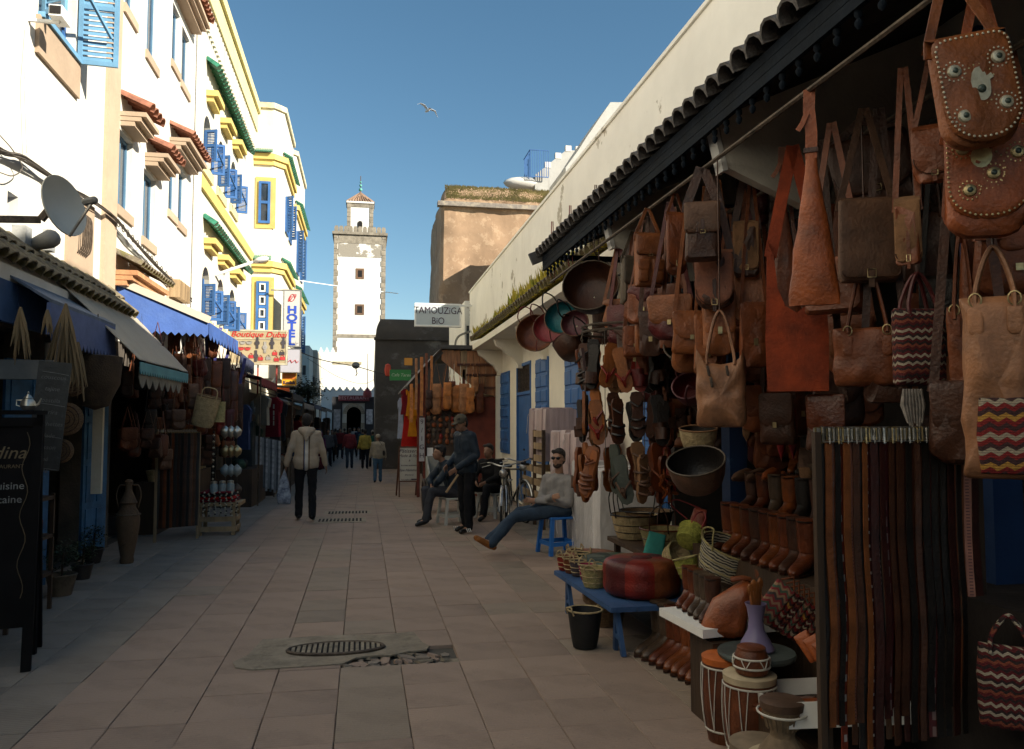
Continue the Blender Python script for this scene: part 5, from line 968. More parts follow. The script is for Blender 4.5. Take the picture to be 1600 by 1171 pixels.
# braided chain straps
for i, (xa, ya, X) in enumerate(((1043, 260, 1.9), (1052, 262, 1.93))):
    pass
bowlbag((878, 402, 967, 488), 1.83, L_BK, L_DK, L_GR, 'large black open bag shown from above with a grey inner pocket', rot=(rad(62), rad(-38), rad(8)), depth=.45)
bowlbag((850, 452, 904, 540), 1.95, L_TEAL, L_TEAL, L_TK, 'turquoise round open bag at the end of the awning', rot=(rad(70), rad(-40), 0), depth=.3, handles=.34, hm=L_BK)
bowlbag((832, 468, 882, 556), 2.02, L_ROSE, L_ROSE, L_TK, 'rose pink round open bag beside the turquoise one', rot=(rad(70), rad(-40), 0), depth=.3, handles=.38, hm=L_RD)
bowlbag((876, 470, 920, 540), 1.98, L_MAUVE, L_MAUVE, L_TK, 'purple round open bag between the turquoise and the black bags', rot=(rad(68), rad(-40), 0), depth=.3, handles=.34, hm=L_BK)
bowlbag((806, 470, 866, 570), 2.12, L_BR, L_BR, L_BG, 'brown oval open bag at the far end of the awning with red handles', rot=(rad(74), rad(-30), 0), depth=.35, handles=.4, hm=L_RD)
bowlbag((862, 500, 925, 560), 2.05, L_DK, L_DK, L_MAUVE, 'dark brown round bag hanging under the coloured open bags', rot=(rad(-20), rad(-20), 0), depth=.5)
bowlbag((1036, 496, 1112, 570), 2.05, L_GN, mat('dark_green_lining', (.02, .06, .02), .8), L_GR, 'dark cone shaped bag with a green lining, open to one side', rot=(rad(50), rad(-25), 0), depth=.7)
bowlbag((1050, 565, 1100, 640), 2.15, L_MAUVE, L_WN, L_MAUVE, 'mauve open bag under the green lined one', rot=(rad(55), rad(-20), 0), depth=.7, handles=.12)
bowlbag((1042, 684, 1132, 756), 1.98, L_TK, L_BK, L_GR, 'wide black rubber basket bag open towards the street above the baskets', rot=(rad(28), rad(-8), 0), depth=.55, handles=None)
bowlbag((1062, 640, 1120, 700), 2.15, mat('palm_weave', (.42, .32, .17), .85, .2, 20, .6, 60), L_BK, L_BG, 'pale woven basket with flower embroidery behind the mauve bag', rot=(rad(10), 0, 0), depth=.6)
for i, (xa, ya, X) in enumerate(((862, 400, 1.85), (890, 380, 1.85), (930, 355, 1.85))):
    t = thing('bag_strings', ['thin red cord handle hanging at the far end of the fascia', 'pair of red cords hanging from the fascia left of the black open bag', 'dark thin straps above the black open bag'][i], 'cord', onX(xa, ya, X)); b = B()
    b.tube([(0, 0, .35), (-.012, 0, -.2), (.03, 0, -.28), (.014, 0, .35)], .005, 5); b.obj('cord', [L_RD, L_ROSE, L_DK][i], t)
rx = random.Random(77)
LX = [L_BR, L_DK, L_CH, L_TAN, L_TAN, L_DK, L_BR, L_BR, L_WN]; LN = ['brown', 'dark brown', 'chestnut', 'tan', 'tan', 'dark brown', 'brown', 'brown', 'wine']
for i in range(92):
    front = i < 16; y = 4.3+i*.12 if front else rx.uniform(2.4, 7.9); x = rx.uniform(1.9, 2.05) if front else rx.uniform(2.15 if y < 4.6 else 2.5, 3.2); z = rx.uniform(2.25, 2.62) if front else rx.uniform(1.55, 2.8)
    k = rx.randrange(9); m_ = LX[k]; w_, h = rx.uniform(.16, .30), rx.uniform(.22, .38); t = thing('leather_bag', '%s %s %s in the right leather shop, %s' % (LN[k], ['pouch', 'flap bag', 'satchel'][i % 3], 'under the eave' if front else ('high up inside' if z > 2.3 else ('at head height inside' if z > 1.9 else 'low inside')), 'near end' if y < 4 else ('middle' if y < 6 else 'far end')), 'bag', (x, y, z), -rx.uniform(.1, 1.0), 'bags filling the right leather shop')
    d = w_*.3; b = B(); b.puff(rr(w_, h, w_*rx.uniform(.1, .42), rx.uniform(.75, 1)), d*.5, d*.5, wob=.03, seed=i); b.obj('bag_body', m_, t); b = B(); b.puff(rr(w_*.98, h*.68, w_*rx.uniform(.1, .42), 1, .95, .01), d*.15, 0, wob=.012, seed=i+5, y0=-d*.48); b.obj('flap', LX[(k+i) % 9] if i % 4 == 0 else m_, t)
    straps(t, w_, m_, 3.03-z, sw=rx.uniform(.012, .035))
    b = B(); b.box(-.012, .012, -d*.72, -d*.66, -h*.66, -h*.55); b.obj('buckle', BRASS, t)
# pom tassels under kilim bag
p = onX(1425, 608, 2.05); t = thing('shell_tassels', 'bunch of pale shell tassels hanging under the kilim tote', 'tassels', p)
for i in range(7): b = B(); x = -.035+i*.012; b.tube([(x, 0, 0), (x*1.2, 0, -.06), (x*.8, -.01, -.13-.01*(i % 3))], [.004, .009, .004], 6); b.obj('tassel', mat('shell_grey', (.22, .19, .16), .6, .3, 40), t)
# red slippers and pouches on the back wall
for i, (bx, m_) in enumerate((((1213, 640, 1228, 720), 0), ((1231, 638, 1246, 718), 0), ((1196, 618, 1212, 652), 1), ((1175, 640, 1190, 680), 2), ((1160, 655, 1174, 690), 2), ((1248, 700, 1270, 760), 2))):
    p, w_, h, a = place(bx, 2.75); t = thing('slipper', ['long red pointed slipper hung in the dim shop, left one of the pair', 'long red pointed slipper hung in the dim shop, right one of the pair', 'small wine red pouch hung above the red slippers', 'grey slipper hung left of the red pair', 'dim beige slipper hung farther left of the red pair', 'tan slipper hung just left of the belt rack'][i], 'slipper', p); t.rotation_euler = (0, 0, a)
    b = B(); b.puff([(-w_*.4, 0), (-w_*.5, -h*.3), (-w_*.45, -h*.7), (0, -h), (w_*.45, -h*.7), (w_*.5, -h*.3), (w_*.4, 0)], .02, .01); b.obj('sole', [L_RD, L_WN, L_TK][m_], t); b = B(); b.puff([(-w_*.5, -h*.5), (-w_*.42, -h*.75), (0, -h*1.02), (w_*.42, -h*.75), (w_*.5, -h*.5)], .035, .0, y0=-.01); b.obj('upper', [lea('crimson_leather', (.42, .01, .02)), L_RD, L_BG][m_], t)
# ---- sandal carousel
cc = onY(975, 512, 5.7); CX, CY = 2.03, cc.y
cc = onX(975, 512, 2.03); CX, CY, CZ = cc.x, cc.y, cc.z; R0 = msc(cc)*66
t = thing('sandal_carousel', 'iron ring carousel hanging from the awning with strings of leather sandals', 'display rack', (CX, CY, 0))
for z in (CZ, CZ-.045): b = B(); b.tube([(R0*cos(k*pi/14), R0*sin(k*pi/14), z) for k in range(28)], .010, 5, closed=True); b.obj('ring', IRON, t)
b = B(); b.tube([(0, 0, CZ), (0, 0, 3.2)], .012, 6); b.obj('hanger_rod', IRON, t)
for k in range(4): b = B(); b.bar((0, 0, CZ+.01), (R0*cos(k*pi/2+.4), R0*sin(k*pi/2+.4), CZ), .012); b.obj('spoke', IRON, t)
for k in range(14): b = B(); a = k*pi/7; b.box(-.004, .004, -.004, .004, CZ-.045, CZ, MX.Translation((R0*cos(a), R0*sin(a), 0))); b.tube([(R0*cos(a), R0*sin(a), CZ-.05), (R0*1.04*cos(a), R0*1.04*sin(a), CZ-.09), (R0*cos(a), R0*sin(a), CZ-.11)], .004, 4); b.obj('hook', IRON, t)
def sandal_parts(m, um, style):
    sole = [(0, 0), (.03, -.005), (.042, -.04), (.036, -.1), (.034, -.14), (.046, -.19), (.046, -.23), (.028, -.268), (0, -.278), (-.03, -.265), (-.045, -.225), (-.042, -.18), (-.030, -.13), (-.034, -.08), (-.040, -.035), (-.028, -.004)]
    b = B(); b.ext(sole, 0, .012); b.ext([(x*.96, z*.985-.002) for x, z in sole], .0122, .018); s_ = b.mesh('sole', m); b = B()
    if style == 0: b.grid(lambda u, v: V(((u-.5)*.094*(1-.1*v), -.038*sin(pi*u)-.002, -.17-.07*v)), 8, 3, thick=(0, -.004, 0))
    elif style == 1:
        for z0 in (-.16, -.21): b.tube(curve([(-.044, .004, z0), (-.02, -.03, z0-.01), (.02, -.03, z0-.01), (.044, .004, z0)], 3), .008, 5)
        b.tube(curve([(-.036, 0, -.06), (0, -.04, -.09), (.036, 0, -.06)], 4), .006, 5)
    else:
        b.tube(curve([(-.044, .004, -.15), (-.01, -.03, -.20), (0, -.005, -.24), (.01, -.03, -.20), (.044, .004, -.15)], 3), .007, 5); b.lathe([(.014, 0), (.012, .008)], 10, M=MX.Translation((0, -.03, -.19)) @ MX.Rotation(pi/2, 4, 'X'))
    return s_, b.mesh('upper', um)
S_OR = lea('ochre_sole', (.40, .15, .035)); SK = [sandal_parts(*q) for q in ((S_OR, L_DK, 0), (L_TAN, L_BR, 1), (L_DK, L_BK, 1), (L_BR, L_TK, 0), (S_OR, L_RD, 2), (L_BG, L_TK, 1), (L_RD, L_WN, 0), (L_BK, L_DK, 0), (lea('grey_blue_sole', (.10, .14, .14)), L_TK, 2), (L_CH, L_OR, 2))]
names = ['ochre', 'tan', 'dark brown', 'brown', 'ochre and red', 'beige', 'red', 'black', 'grey-blue', 'chestnut']
tiers = [(CZ-.12, [5, 0, 3, 2, 7, 4, 6, 7, 2, 3, 7, 1], 1.25), (CZ-.52, [3, 5, 7, 0, 4, 2, 2, 7, 3, 9, 2, 7], 1.25), (CZ-.92, [4, 0, 3, 0, 1, 8, 5, 9, 1, 6, 3, 9], 1.35)]
for ti, (zt_, ks, sc) in enumerate(tiers):
    n_ = len(ks)
    for i, k in enumerate(ks):
        for dbl in (0, 1):
            if dbl and ti == 1 and i % 3 == 0: continue
            ang = az(cc)+(-pi/2) + (i-5.5)*2*pi/n_+.12*dbl; rr0 = R0*(1.0+.10*dbl); o = thing('sandal', '%s sandal, %s clockwise in the %s tier of the carousel%s' % (names[k], ORD[i], ['top', 'middle', 'bottom'][ti], [' ', ', outer one'][dbl].strip()), 'sandal', (CX+rr0*cos(ang), CY+rr0*sin(ang), zt_-.05*dbl+rnd.uniform(-.04, .03)), group='sandals on the carousel')
            o.rotation_euler = (rnd.uniform(-.12, .12), rnd.uniform(-.22, .22), ang+pi/2+rnd.uniform(-.8, .8)); o.scale = (sc, sc, sc)
            link('sole', SK[k][0], o); link('upper', SK[k][1], o)
for i in range(6):
    a = az(cc)-pi/2+(i-2.5)*.9; b = B(); b.tube([(R0*cos(a), R0*sin(a), CZ-.05), (R0*cos(a), R0*sin(a), CZ-1.0)], .003, 4); b.obj('string', CABLE, t)
# ================================================================ RIGHT: belts, boots, baskets, drums
def pos(px, py, X=None, Y=None, Z=None):
    return onX(px, py, X) if X is not None else (onY(px, py, Y) if Y is not None else onZ(px, py, Z))
# belt rack
YB = 2.62; a0 = onY(1278, 690, YB); a1 = onY(1518, 672, YB+.12)
t = thing('belt_rack', 'steel belt rack with a hooked bar standing at the front of the leather shop', 'rack', (0, 0, 0))
zb = 1.585
b = B(); b.bar((a0.x-.01, a0.y, zb), (a1.x+.01, a1.y, zb), .02, .03); b.obj('bar', STEEL, t)
b = B(); b.bar((a0.x+.21, a0.y+.3, zb), (a1.x+.23, a1.y+.3, zb), .02); b.obj('bar', STEEL, t)
for (x, y) in ((a0.x-.012, a0.y-.01), (a0.x+.2, a0.y+.3), (a1.x+.02, a1.y), (a1.x+.24, a1.y+.3)):
    b = B(); b.box(x-.012, x+.012, y-.012, y+.012, 0, zb); b.obj('upright', WOODD, t)
for (p_, q_) in (((a0.x, a0.y), (a0.x+.21, a0.y+.3)), ((a1.x, a1.y), (a1.x+.22, a1.y+.3))): b = B(); b.bar((*p_, zb-.001), (*q_, zb-.001), .02); b.obj('side_bar', STEEL, t)
BM = [L_DK, L_BK, L_BR, lea('umber_belt', (.12, .05, .025)), lea('dark_wine_belt', (.06, .015, .012)), L_CH, L_TK]
def beltpat(name, base, dots, sz, wid=.5):
    m = mat(name, base, .6, .2, 10, .2, 80); n, l, p = nodes_of(m); tc = n.new('ShaderNodeTexCoord'); sp = n.new('ShaderNodeSeparateXYZ'); l.new(tc.outputs['Object'], sp.inputs[0])
    def mt(op, a, b_): 
        q = n.new('ShaderNodeMath'); q.operation = op
        for i, v in enumerate((a, b_)):
            if isinstance(v, (int, float)): q.inputs[i].default_value = v
            else: l.new(v, q.inputs[i])
        return q.outputs[0]
    fz = mt('PINGPONG', sp.outputs[2], sz); g = mt('LESS_THAN', fz, sz*wid); ax = mt('LESS_THAN', mt('ABSOLUTE', sp.outputs[0], 0), .007); a = mt('MULTIPLY', g, ax)
    src = base_socket(m); mx = n.new('ShaderNodeMix'); mx.data_type = 'RGBA'; l.new(a, mx.inputs[0]); l.new(src, mx.inputs[6]); mx.inputs[7].default_value = (*dots, 1); l.new(mx.outputs[2], p.inputs['Base Color']); return m
BP = [beltpat('red_dash_belt', (.20, .03, .012), (.40, .34, .30), .035, .35), beltpat('rose_dotted_belt', (.32, .14, .10), (.12, .05, .05), .006, .4), beltpat('wine_dotted_belt', (.07, .01, .01), (.42, .38, .33), .024, .2), beltpat('black_woven_belt', (.02, .015, .015), (.26, .22, .18), .010, .45), beltpat('wine_woven_belt', (.09, .012, .014), (.22, .14, .12), .03, .6)]
def belt_meshes(w_, L, m):
    b = B(); pts = [(0, 0, 0)]+[(.004*sin(i*1.3), .006*sin(i*.9), -L*i/9) for i in range(1, 10)]; b.ribbon(pts, w_, .004, (1, 0, .001)); s_ = b.mesh('strap', m)
    return s_
bk = B(); bk.tube([(-.021, -.004, .045), (.021, -.004, .045), (.021, -.004, -.005), (-.021, -.004, -.005)], .0045, 5, closed=True); bk.tube([(0, -.008, .045), (0, -.01, -.012)], .003, 4); BKL = [bk.mesh('buckle', STEEL), bk.mesh('buckle', BRASS)]
bn = {}
seqm = [L_BK, L_TAN, L_CH, L_BK, BP[0], L_TAN, BP[1], L_DK, L_BK, L_TAN, BP[2], BM[4], BP[3], BM[4], BP[4], L_DK, BM[4], L_DK, BM[4], L_BK, L_CH, L_DK, BM[4], L_BK, BP[4], L_BK, L_DK]
mn = {L_BK.name: 'black', 'umber_belt': 'umber', L_TAN.name: 'tan', L_CH.name: 'chestnut', 'red_dash_belt': 'red belt with pale dashes,', 'rose_dotted_belt': 'rose dotted', L_DK.name: 'dark brown', 'wine_dotted_belt': 'wine belt with pale dots,', 'dark_wine_belt': 'dark wine', 'black_woven_belt': 'black and cream woven', 'wine_woven_belt': 'wine woven'}
for row in range(2):
    N = 36 if row == 0 else 26
    for i in range(N):
        m = seqm[(i if i < 27 else i*5+3) % 27] if row == 0 else rnd.choice(BM); u = (i+.5)/N; w_ = .022+.008*((i*7) % 3)/2 if m not in BP else .028
        if row < 2: x, y = a0.x+(a1.x-a0.x)*u+row*.22, a0.y+(a1.y-a0.y)*u+row*.3-.016*(i % 2)-.004; ang = 0
        else: x, y = a0.x-.004, a0.y+.5*(i+.5)/N; ang = pi/2
        L = rnd.uniform(1.0, 1.2) if row else rnd.uniform(.98, 1.15)
        o = thing('belt', '%s belt, %s from left in the %s of the belt rack' % (mn.get(m.name, 'taupe').split(' belt')[0], ORD[i], ['front row', 'back row', 'side row'][row]), 'belt', (x, y, zb-.03), ang+rnd.uniform(-.25, .25), 'belts on the rack')
        k = (m.name, round(w_, 3), round(L, 1)); bn.setdefault(k, belt_meshes(w_, round(L, 1), m)); link('strap', bn[k], o); link('buckle', BKL[(i+row) % 3 == 0], o)
        o['label'] = o['label'].replace(',', '')
# boots
def boot_parts(m, h=.27, tall=1.0):
    b = B(); h *= tall
    pts = [(0, 0, h), (.002, 0, h*.7), (.0, 0, h*.4), (.005, 0, .10), (-.015, 0, .065), (-.07, 0, .045), (-.12, 0, .035), (-.165, 0, .026), (-.19, 0, .02)]; r = [.058, .056, .048, .044, .047, .042, .038, .030, .012]
    b.tube(pts, r, 12, flat=.82, up=(0, 1, 0)); b.tube([(0, 0, h-.002), (0, 0, h+.001)], [.05, .05], 12, flat=.8, up=(0, 1, 0)); up = b.mesh('shaft', m, 60)
    out = [(.05, 0), (.045, .03), (-.02, .032), (-.08, .04), (-.14, .037), (-.185, .018), (-.205, 0), (-.185, -.018), (-.14, -.037), (-.08, -.04), (-.02, -.032), (.045, -.03)]
    b = B(); b.ext(out, 0, .012, M=MX(((1, 0, 0, 0), (0, 0, 1, 0), (0, -1, 0, .016), (0, 0, 0, 1)))); so_ = b.mesh('sole', L_DK); b = B(); b.box(.0, .052, -.028, .028, 0, .022); he = b.mesh('heel', L_BK)
    b = B(); b.tube([(.058*cos(k*pi/7), .047*sin(k*pi/7), h*.96) for k in range(14)], .004, 4, closed=True); ri = b.mesh('pull_rim', L_BK)
    return up, so_, he, ri
BT = [boot_parts(L_CH), boot_parts(lea('amber_boot_leather', (.26, .085, .025), rough=.28)), boot_parts(L_DK), boot_parts(lea('grey_brown_boot', (.13, .10, .075), rough=.35)), boot_parts(L_BK)]
BTN = ['chestnut', 'amber', 'dark brown', 'grey-brown', 'black']
def boot(x, y, z, k, rz, label, sc=1.0, g='boots'):
    o = thing('boot', label, 'boot', (x, y, z), rz, g); o.scale = (sc, sc, sc)
    for me, n in zip(BT[k], ('shaft', 'sole', 'heel', 'pull_rim')): link(n, me, o)
ks = [3, 3, 0, 0, 1, 1, 0, 1, 1, 0, 4]
for i in range(11):
    u = i/10; q = onZ(1010+u*115, 1022+u*58); boot(q.x+.12, q.y+.05, 0, ks[i], rad(28), '%s ankle boot on the ground, %s in the lower row from the far end' % (BTN[ks[i]], ORD[i]), 1.32, 'boots on the ground')
sf = B(); zs_ = .52; p0 = onZ(1030, 950, zs_); p1 = onZ(1098, 985, zs_)
t = thing('white_shelf', 'low white display shelf carrying a few boots beside the poufs', 'shelf', (0, 0, 0)); b = B(); b.add([(p0.x, p0.y, zs_), (p1.x, p1.y, zs_), (p1.x+.7, p1.y+.1, zs_), (p0.x+.7, p0.y+.1, zs_), (p0.x, p0.y, zs_-.045), (p1.x, p1.y, zs_-.045), (p1.x+.7, p1.y+.1, zs_-.045), (p0.x+.7, p0.y+.1, zs_-.045)], [(0, 1, 2, 3), (7, 6, 5, 4), (0, 4, 5, 1), (1, 5, 6, 2), (2, 6, 7, 3), (3, 7, 4, 0)]); b.obj('board', WPAINT, t, sharp=10)
b = B(); b.box(p1.x+.15, p1.x+.6, p1.y+.1, p0.y-.05, 0, zs_-.046); b.obj('support', WOODD, t)
for i in range(5):
    q = onZ(1058+i*9, 952+i*6, zs_); boot(q.x+.13, q.y+.12, zs_, [0, 0, 3, 3, 2][i], rad(42), '%s boot on the white shelf, %s from the street' % (BTN[[0, 0, 3, 3, 2][i]], ORD[i]), .84, 'boots on the white shelf')
# stepped shelves behind
t = thing('stepped_stand', 'dark stepped wooden stand carrying boots and shoes inside the shop front', 'stand', (0, 0, 0))
STP = [(2.35, .75), (2.7, 1.0), (3.05, 1.25)]
for x, z in STP: b = B(); b.box(x, x+.34, 3.3, 5.5, 0, z); b.obj('step', WOODD, t)
for i in range(9):
    u = i/8; q = onX(1135+u*120, 866+u*14, 2.5); boot(2.53, q.y, .75, [0, 1, 0, 2, 0, 1, 0, 2, 0][i], rad(35), '%s boot, %s along the upper row above the zebra basket' % (BTN[[0, 1, 0, 2, 0, 1, 0, 2, 0][i]], ORD[i]), 1.15, 'boots on the stand')
for i in range(24):
    r_ = i//12; x = (2.86, 3.2)[r_]; k = (i*7) % 5; boot(x-.13, 3.45+(i % 12)*.17, (1.0, 1.25)[r_], k, rad(30+(i*13) % 20), '%s boot, %s along the %s step of the stand' % (BTN[k], ORD[i % 12], ['middle', 'top'][r_]), 1.0, 'boots on the stand steps')
def shoe(p, m, rz, label, sc=1, um=None, g='shoes'):
    o = thing('shoe', label, 'shoe', p, rz, g); o.scale = (sc,)*3; b = B(); b.ext([(.05, .01), (.04, .035), (-.08, .042), (-.17, .028), (-.2, 0), (-.17, -.028), (-.08, -.042), (.04, -.035), (.05, -.01)], 0, .012, M=MX(((1, 0, 0, 0), (0, 0, 1, 0), (0, -1, 0, .012), (0, 0, 0, 1)))); b.obj('sole', L_DK, o)
    b = B(); b.tube([(-.02, 0, .045), (-.06, 0, .042), (-.11, 0, .034), (-.16, 0, .026), (-.2, 0, .018)], [.030, .042, .040, .030, .008], 10, flat=1, up=(0, 1, 0)); b.tube([(.05, 0, .03), (.045, 0, .05)], [.03, .02], 8); b.obj('upper', um or m, o)
for i in range(9):
    r_, c_ = i//3, i % 3; q = onX(1175+c_*24, 740+r_*32, 2.85); m_ = [L_TK, L_TK, L_OR, L_OR, L_BR, L_TK, L_BR, L_CH, L_OR][i]
    shoe((2.86+.05*r_, q.y+.04*c_, q.z-.05), m_, rad(20+i*7), '%s slipper, %s in the %s row of slippers left of the belts' % (['grey', 'grey', 'orange', 'orange', 'brown', 'grey', 'brown', 'chestnut', 'orange'][i], ORD[c_], ['top', 'middle', 'bottom'][r_]), 1.1, g='slippers in the shop')
b = B(); b.box(2.75, 3.15, 3.9, 4.75, 1.32, 1.36); b.obj('slipper_shelf', WOODD, label='thin dark shelf with slippers left of the belt rack', cat='shelf')
# blue bench with baskets and poufs
t = thing('blue_bench', 'low blue wooden bench carrying baskets and leather poufs', 'bench', (0, 0, 0)); BZ = .34; q0, q1 = onZ(870, 895, BZ), onZ(955, 950, BZ)
for i in range(5): b = B(); x = q0.x+i*.19; b.add([(x, q0.y+.1, BZ), (x+.185, q0.y+.12, BZ), (x+.185+(q1.x-q0.x), q1.y, BZ), (x+(q1.x-q0.x), q1.y, BZ)]+[(x, q0.y+.1, BZ-.035), (x+.185, q0.y+.12, BZ-.035), (x+.185+(q1.x-q0.x), q1.y, BZ-.035), (x+(q1.x-q0.x), q1.y, BZ-.035)], [(0, 1, 2, 3), (7, 6, 5, 4), (0, 4, 5, 1), (1, 5, 6, 2), (2, 6, 7, 3), (3, 7, 4, 0)]); b.obj('plank', mat('bench_blue', (.035, .085, .20), .6, .15, 5, .2), t, sharp=10)
for (x, y) in ((q0.x+.07, q0.y-.1), (q1.x+.07, q1.y+.1), (q0.x+.8, q0.y-.1), (q1.x+.62, q1.y+.1)):
    for s_ in (-1, 1): b = B(); b.bar((x, y, BZ-.036), (x+.02, y+s_*.09, 0), .045, .03, up=(1, 0, 0)); b.obj('leg', mat('bench_blue', (.035, .085, .20)), t)
    b = B(); b.box(x-.0, x+.03, y-.06, y+.06, .1, .13); b.obj('stretcher', mat('bench_blue', (.035, .085, .20)), t)
def bench_pt(px, py): return onZ(px, py, BZ)
def basket(p, r0, r1, h, m, rim, label, cat='basket', hand=.0, hm=None, bands=True, tilt=(0, 0), name='basket', open_=True, n=20):
    t = thing(name, label, cat, p); t.rotation_euler = (tilt[0], tilt[1], rnd.uniform(0, 3)); b = B()
    prof = [(r0*.6, 0), (r0, .006)]+[(r0+(r1-r0)*u**.8, h*u) for u in (.2, .4, .6, .8, 1)]+[(r1-.008, h), (r1-.012-(r1-r0)*.3, h*.6), (r0*.9, .02), (.004, .02)]
    b.lathe(prof, n); b.obj('body', m, t)
    b = B(); b.tube([(r1*cos(k*pi/10), r1*sin(k*pi/10), h) for k in range(20)], .007, 5, closed=True); b.obj('rim', rim, t)
    if bands:
        for u in (.3, .6): b = B(); r = r0+(r1-r0)*u**.8+.001; b.tube([(r*cos(k*pi/10), r*sin(k*pi/10), h*u) for k in range(20)], .004, 4, closed=True); b.obj('weave_band', rim, t)
    if hand:
        for s_ in (-1, 1): b = B(); b.tube(curve([(-r1*.4, s_*r1*.92, h*.9), (-r1*.35, s_*r1*1.02, h+hand*.6), (0, s_*r1*.9, h+hand), (r1*.35, s_*r1*1.02, h+hand*.6), (r1*.4, s_*r1*.92, h*.9)], 4), .006, 5); b.obj('handle', hm or rim, t)
    return t
PALM = mat('palm_weave', (.42, .32, .17)); STRAW = mat('straw_weave', (.36, .30, .13), .85, .2, 30, .8, 90); WICK = mat('brown_wicker', (.20, .12, .06), .8, .3, 30, .8, 90, stretch=(1, 1, 4)); LIME = mat('lime_straw', (.34, .34, .06), .8, .3, 30, .8, 90); FUCH = mat('fuchsia_cloth', (.28, .02, .07), .8, .1, 20, .2); BLKR = mat('black_rubber', (.012, .012, .012), .6)
for i, (px, py, m_, nm) in enumerate(((876, 888, L_RD, 'red'), (886, 892, L_BR, 'brown'), (897, 897, lea('slate_leather', (.10, .09, .12)), 'slate'), (911, 903, FUCH, 'fuchsia'), (892, 878, L_DK, 'dark'), (905, 884, L_GN, 'dark green'))):
    p = bench_pt(px+6, py+4); basket(p, .045, .07, .13, m_, PALM, 'small %s basket with straw rim at the street end of the blue bench' % nm, hand=.05)
basket(bench_pt(928, 918), .075, .105, .15, STRAW, PALM, 'yellow-green straw basket right beside the patchwork pouf', hand=.03)
def pouf(p, r, h, ms, label, sq=1.0):
    t = thing('leather_pouf', label, 'pouf', p); n = 8; m = 5
    for k in range(n):
        b = B(); prof = [(.25, 0), (.82, .01), (.93, .07), (.985, .17), (1.0, .30), (.99, .42), (.98, .5), (.99, .58), (1.0, .70), (.985, .83), (.94, .92), (.84, .985), (.6, 1.01), (.28, 1.0)]
        vs = [(r*pr*cos(2*pi*(k+j/m)/n)*(1+.03*sin(pi*j/m)), r*pr*sin(2*pi*(k+j/m)/n)*(1+.03*sin(pi*j/m))*sq, h*z) for pr, z in prof for j in range(m+1)]
        b.add(vs, [(i*(m+1)+j, i*(m+1)+j+1, (i+1)*(m+1)+j+1, (i+1)*(m+1)+j) for i in range(len(prof)-1) for j in range(m)]); b.obj('panel', ms[k % len(ms)], t)
    b = B(); b.lathe([(r*.29, h*.985), (r*.25, h*1.01), (.01, h*1.02)], 16, sy=sq); b.lathe([(.01, .0), (r*.3, .003)], 16, sy=sq); b.obj('centre', ms[0], t); return t
p = bench_pt(1008, 940); pouf((p.x+.06, p.y+.24, BZ), .28, .27, [L_WN, L_RD, L_BR, L_RD], 'round patchwork leather pouf in red and brown on the blue bench')
p = bench_pt(965, 905); pouf((p.x+.05, p.y+.25, BZ), .28, .14, [L_GN, lea('bottle_leather', (.01, .10, .07), rough=.3)], 'flat dark green leather pouf behind the patchwork pouf')
p = bench_pt(925, 890); pouf((p.x+.05, p.y+.2, BZ), .24, .12, [L_TAN, L_BR], 'flat tan leather pouf at the far end of the bench')
q = onZ(920, 1018); basket((q.x, q.y+.1, 0), .085, .125, .27, BLKR, PALM, 'black bucket basket with straw rim standing on the ground by the bench', bands=False, hand=.02)
q = onZ(950, 1000); basket((q.x+.12, q.y+.45, 0), .13, .17, .22, WICK, WICK, 'brown wicker basket on the ground under the blue bench')
q = onZ(938, 960); basket((q.x+.1, q.y+.45, 0), .12, .14, .2, WICK, L_BR, 'dark wicker basket with leather rim at the back under the bench')
t = thing('trestle_top', 'dark table behind the bench carrying the large baskets', 'table', (0, 0, 0)); b = B(); b.box(2.3, 3.2, 4.9, 7.4, .5, .54); b.obj('table_top', WOODD, t)
for x, y in ((2.35, 4.95), (3.1, 4.95), (2.35, 7.3), (3.1, 7.3)): b = B(); b.box(x, x+.05, y, y+.05, 0, .5); b.obj('leg', WOODD, t)
def onb(px, py, X, z): q = onX(px, py, X); return (X, q.y, z)
basket((2.5, onX(992, 858, 2.5).y, .542), .16, .22, .22, PALM, L_BK, 'large palm basket with long black handles on the dark table', hand=.26, hm=L_BK)
basket((2.72, onX(1010, 840, 2.72).y, .542), .2, .26, .22, WICK, L_BK, 'wide dark wicker basket with black rim behind the large palm basket', hand=.24, hm=L_BK)
basket((2.45, onX(1036, 868, 2.45).y, .542), .13, .19, .2, STRAW, L_BR, 'striped straw basket with brown handles left of the turquoise bag', hand=.2, hm=L_DK)
p, w_, h, a = place((1013, 833, 1043, 878), 2.35); t = thing('turquoise_bag', 'turquoise cloth basket flap propped among the baskets', 'bag', p); t.rotation_euler = (rad(-15), rad(14), a); b = B(); b.puff(rr(w_, h, .03, .9), .02, .02); b.obj('cloth', mat('turquoise_cloth', (.04, .26, .22), .8), t)
basket((2.32, onX(1073, 855, 2.32).y, .75), .08, .10, .12, LIME, LIME, 'lime green straw basket lying among the baskets', hand=.14, hm=L_ROSE, tilt=(rad(50), rad(-30)))
basket((2.22, onX(1078, 888, 2.22).y, .55), .06, .085, .14, LIME, STRAW, 'lime straw pot below the tipped lime basket', tilt=(0, rad(15)))
basket((2.3, onX(1048, 862, 2.3).y, .57), .1, .12, .1, PALM, STRAW, 'round straw box with a dark hole beside the lime basket', tilt=(rad(60), 0))
ZEB = beltpat('zebra_weave', (.05, .045, .03), (.34, .32, .24), .012, .5)
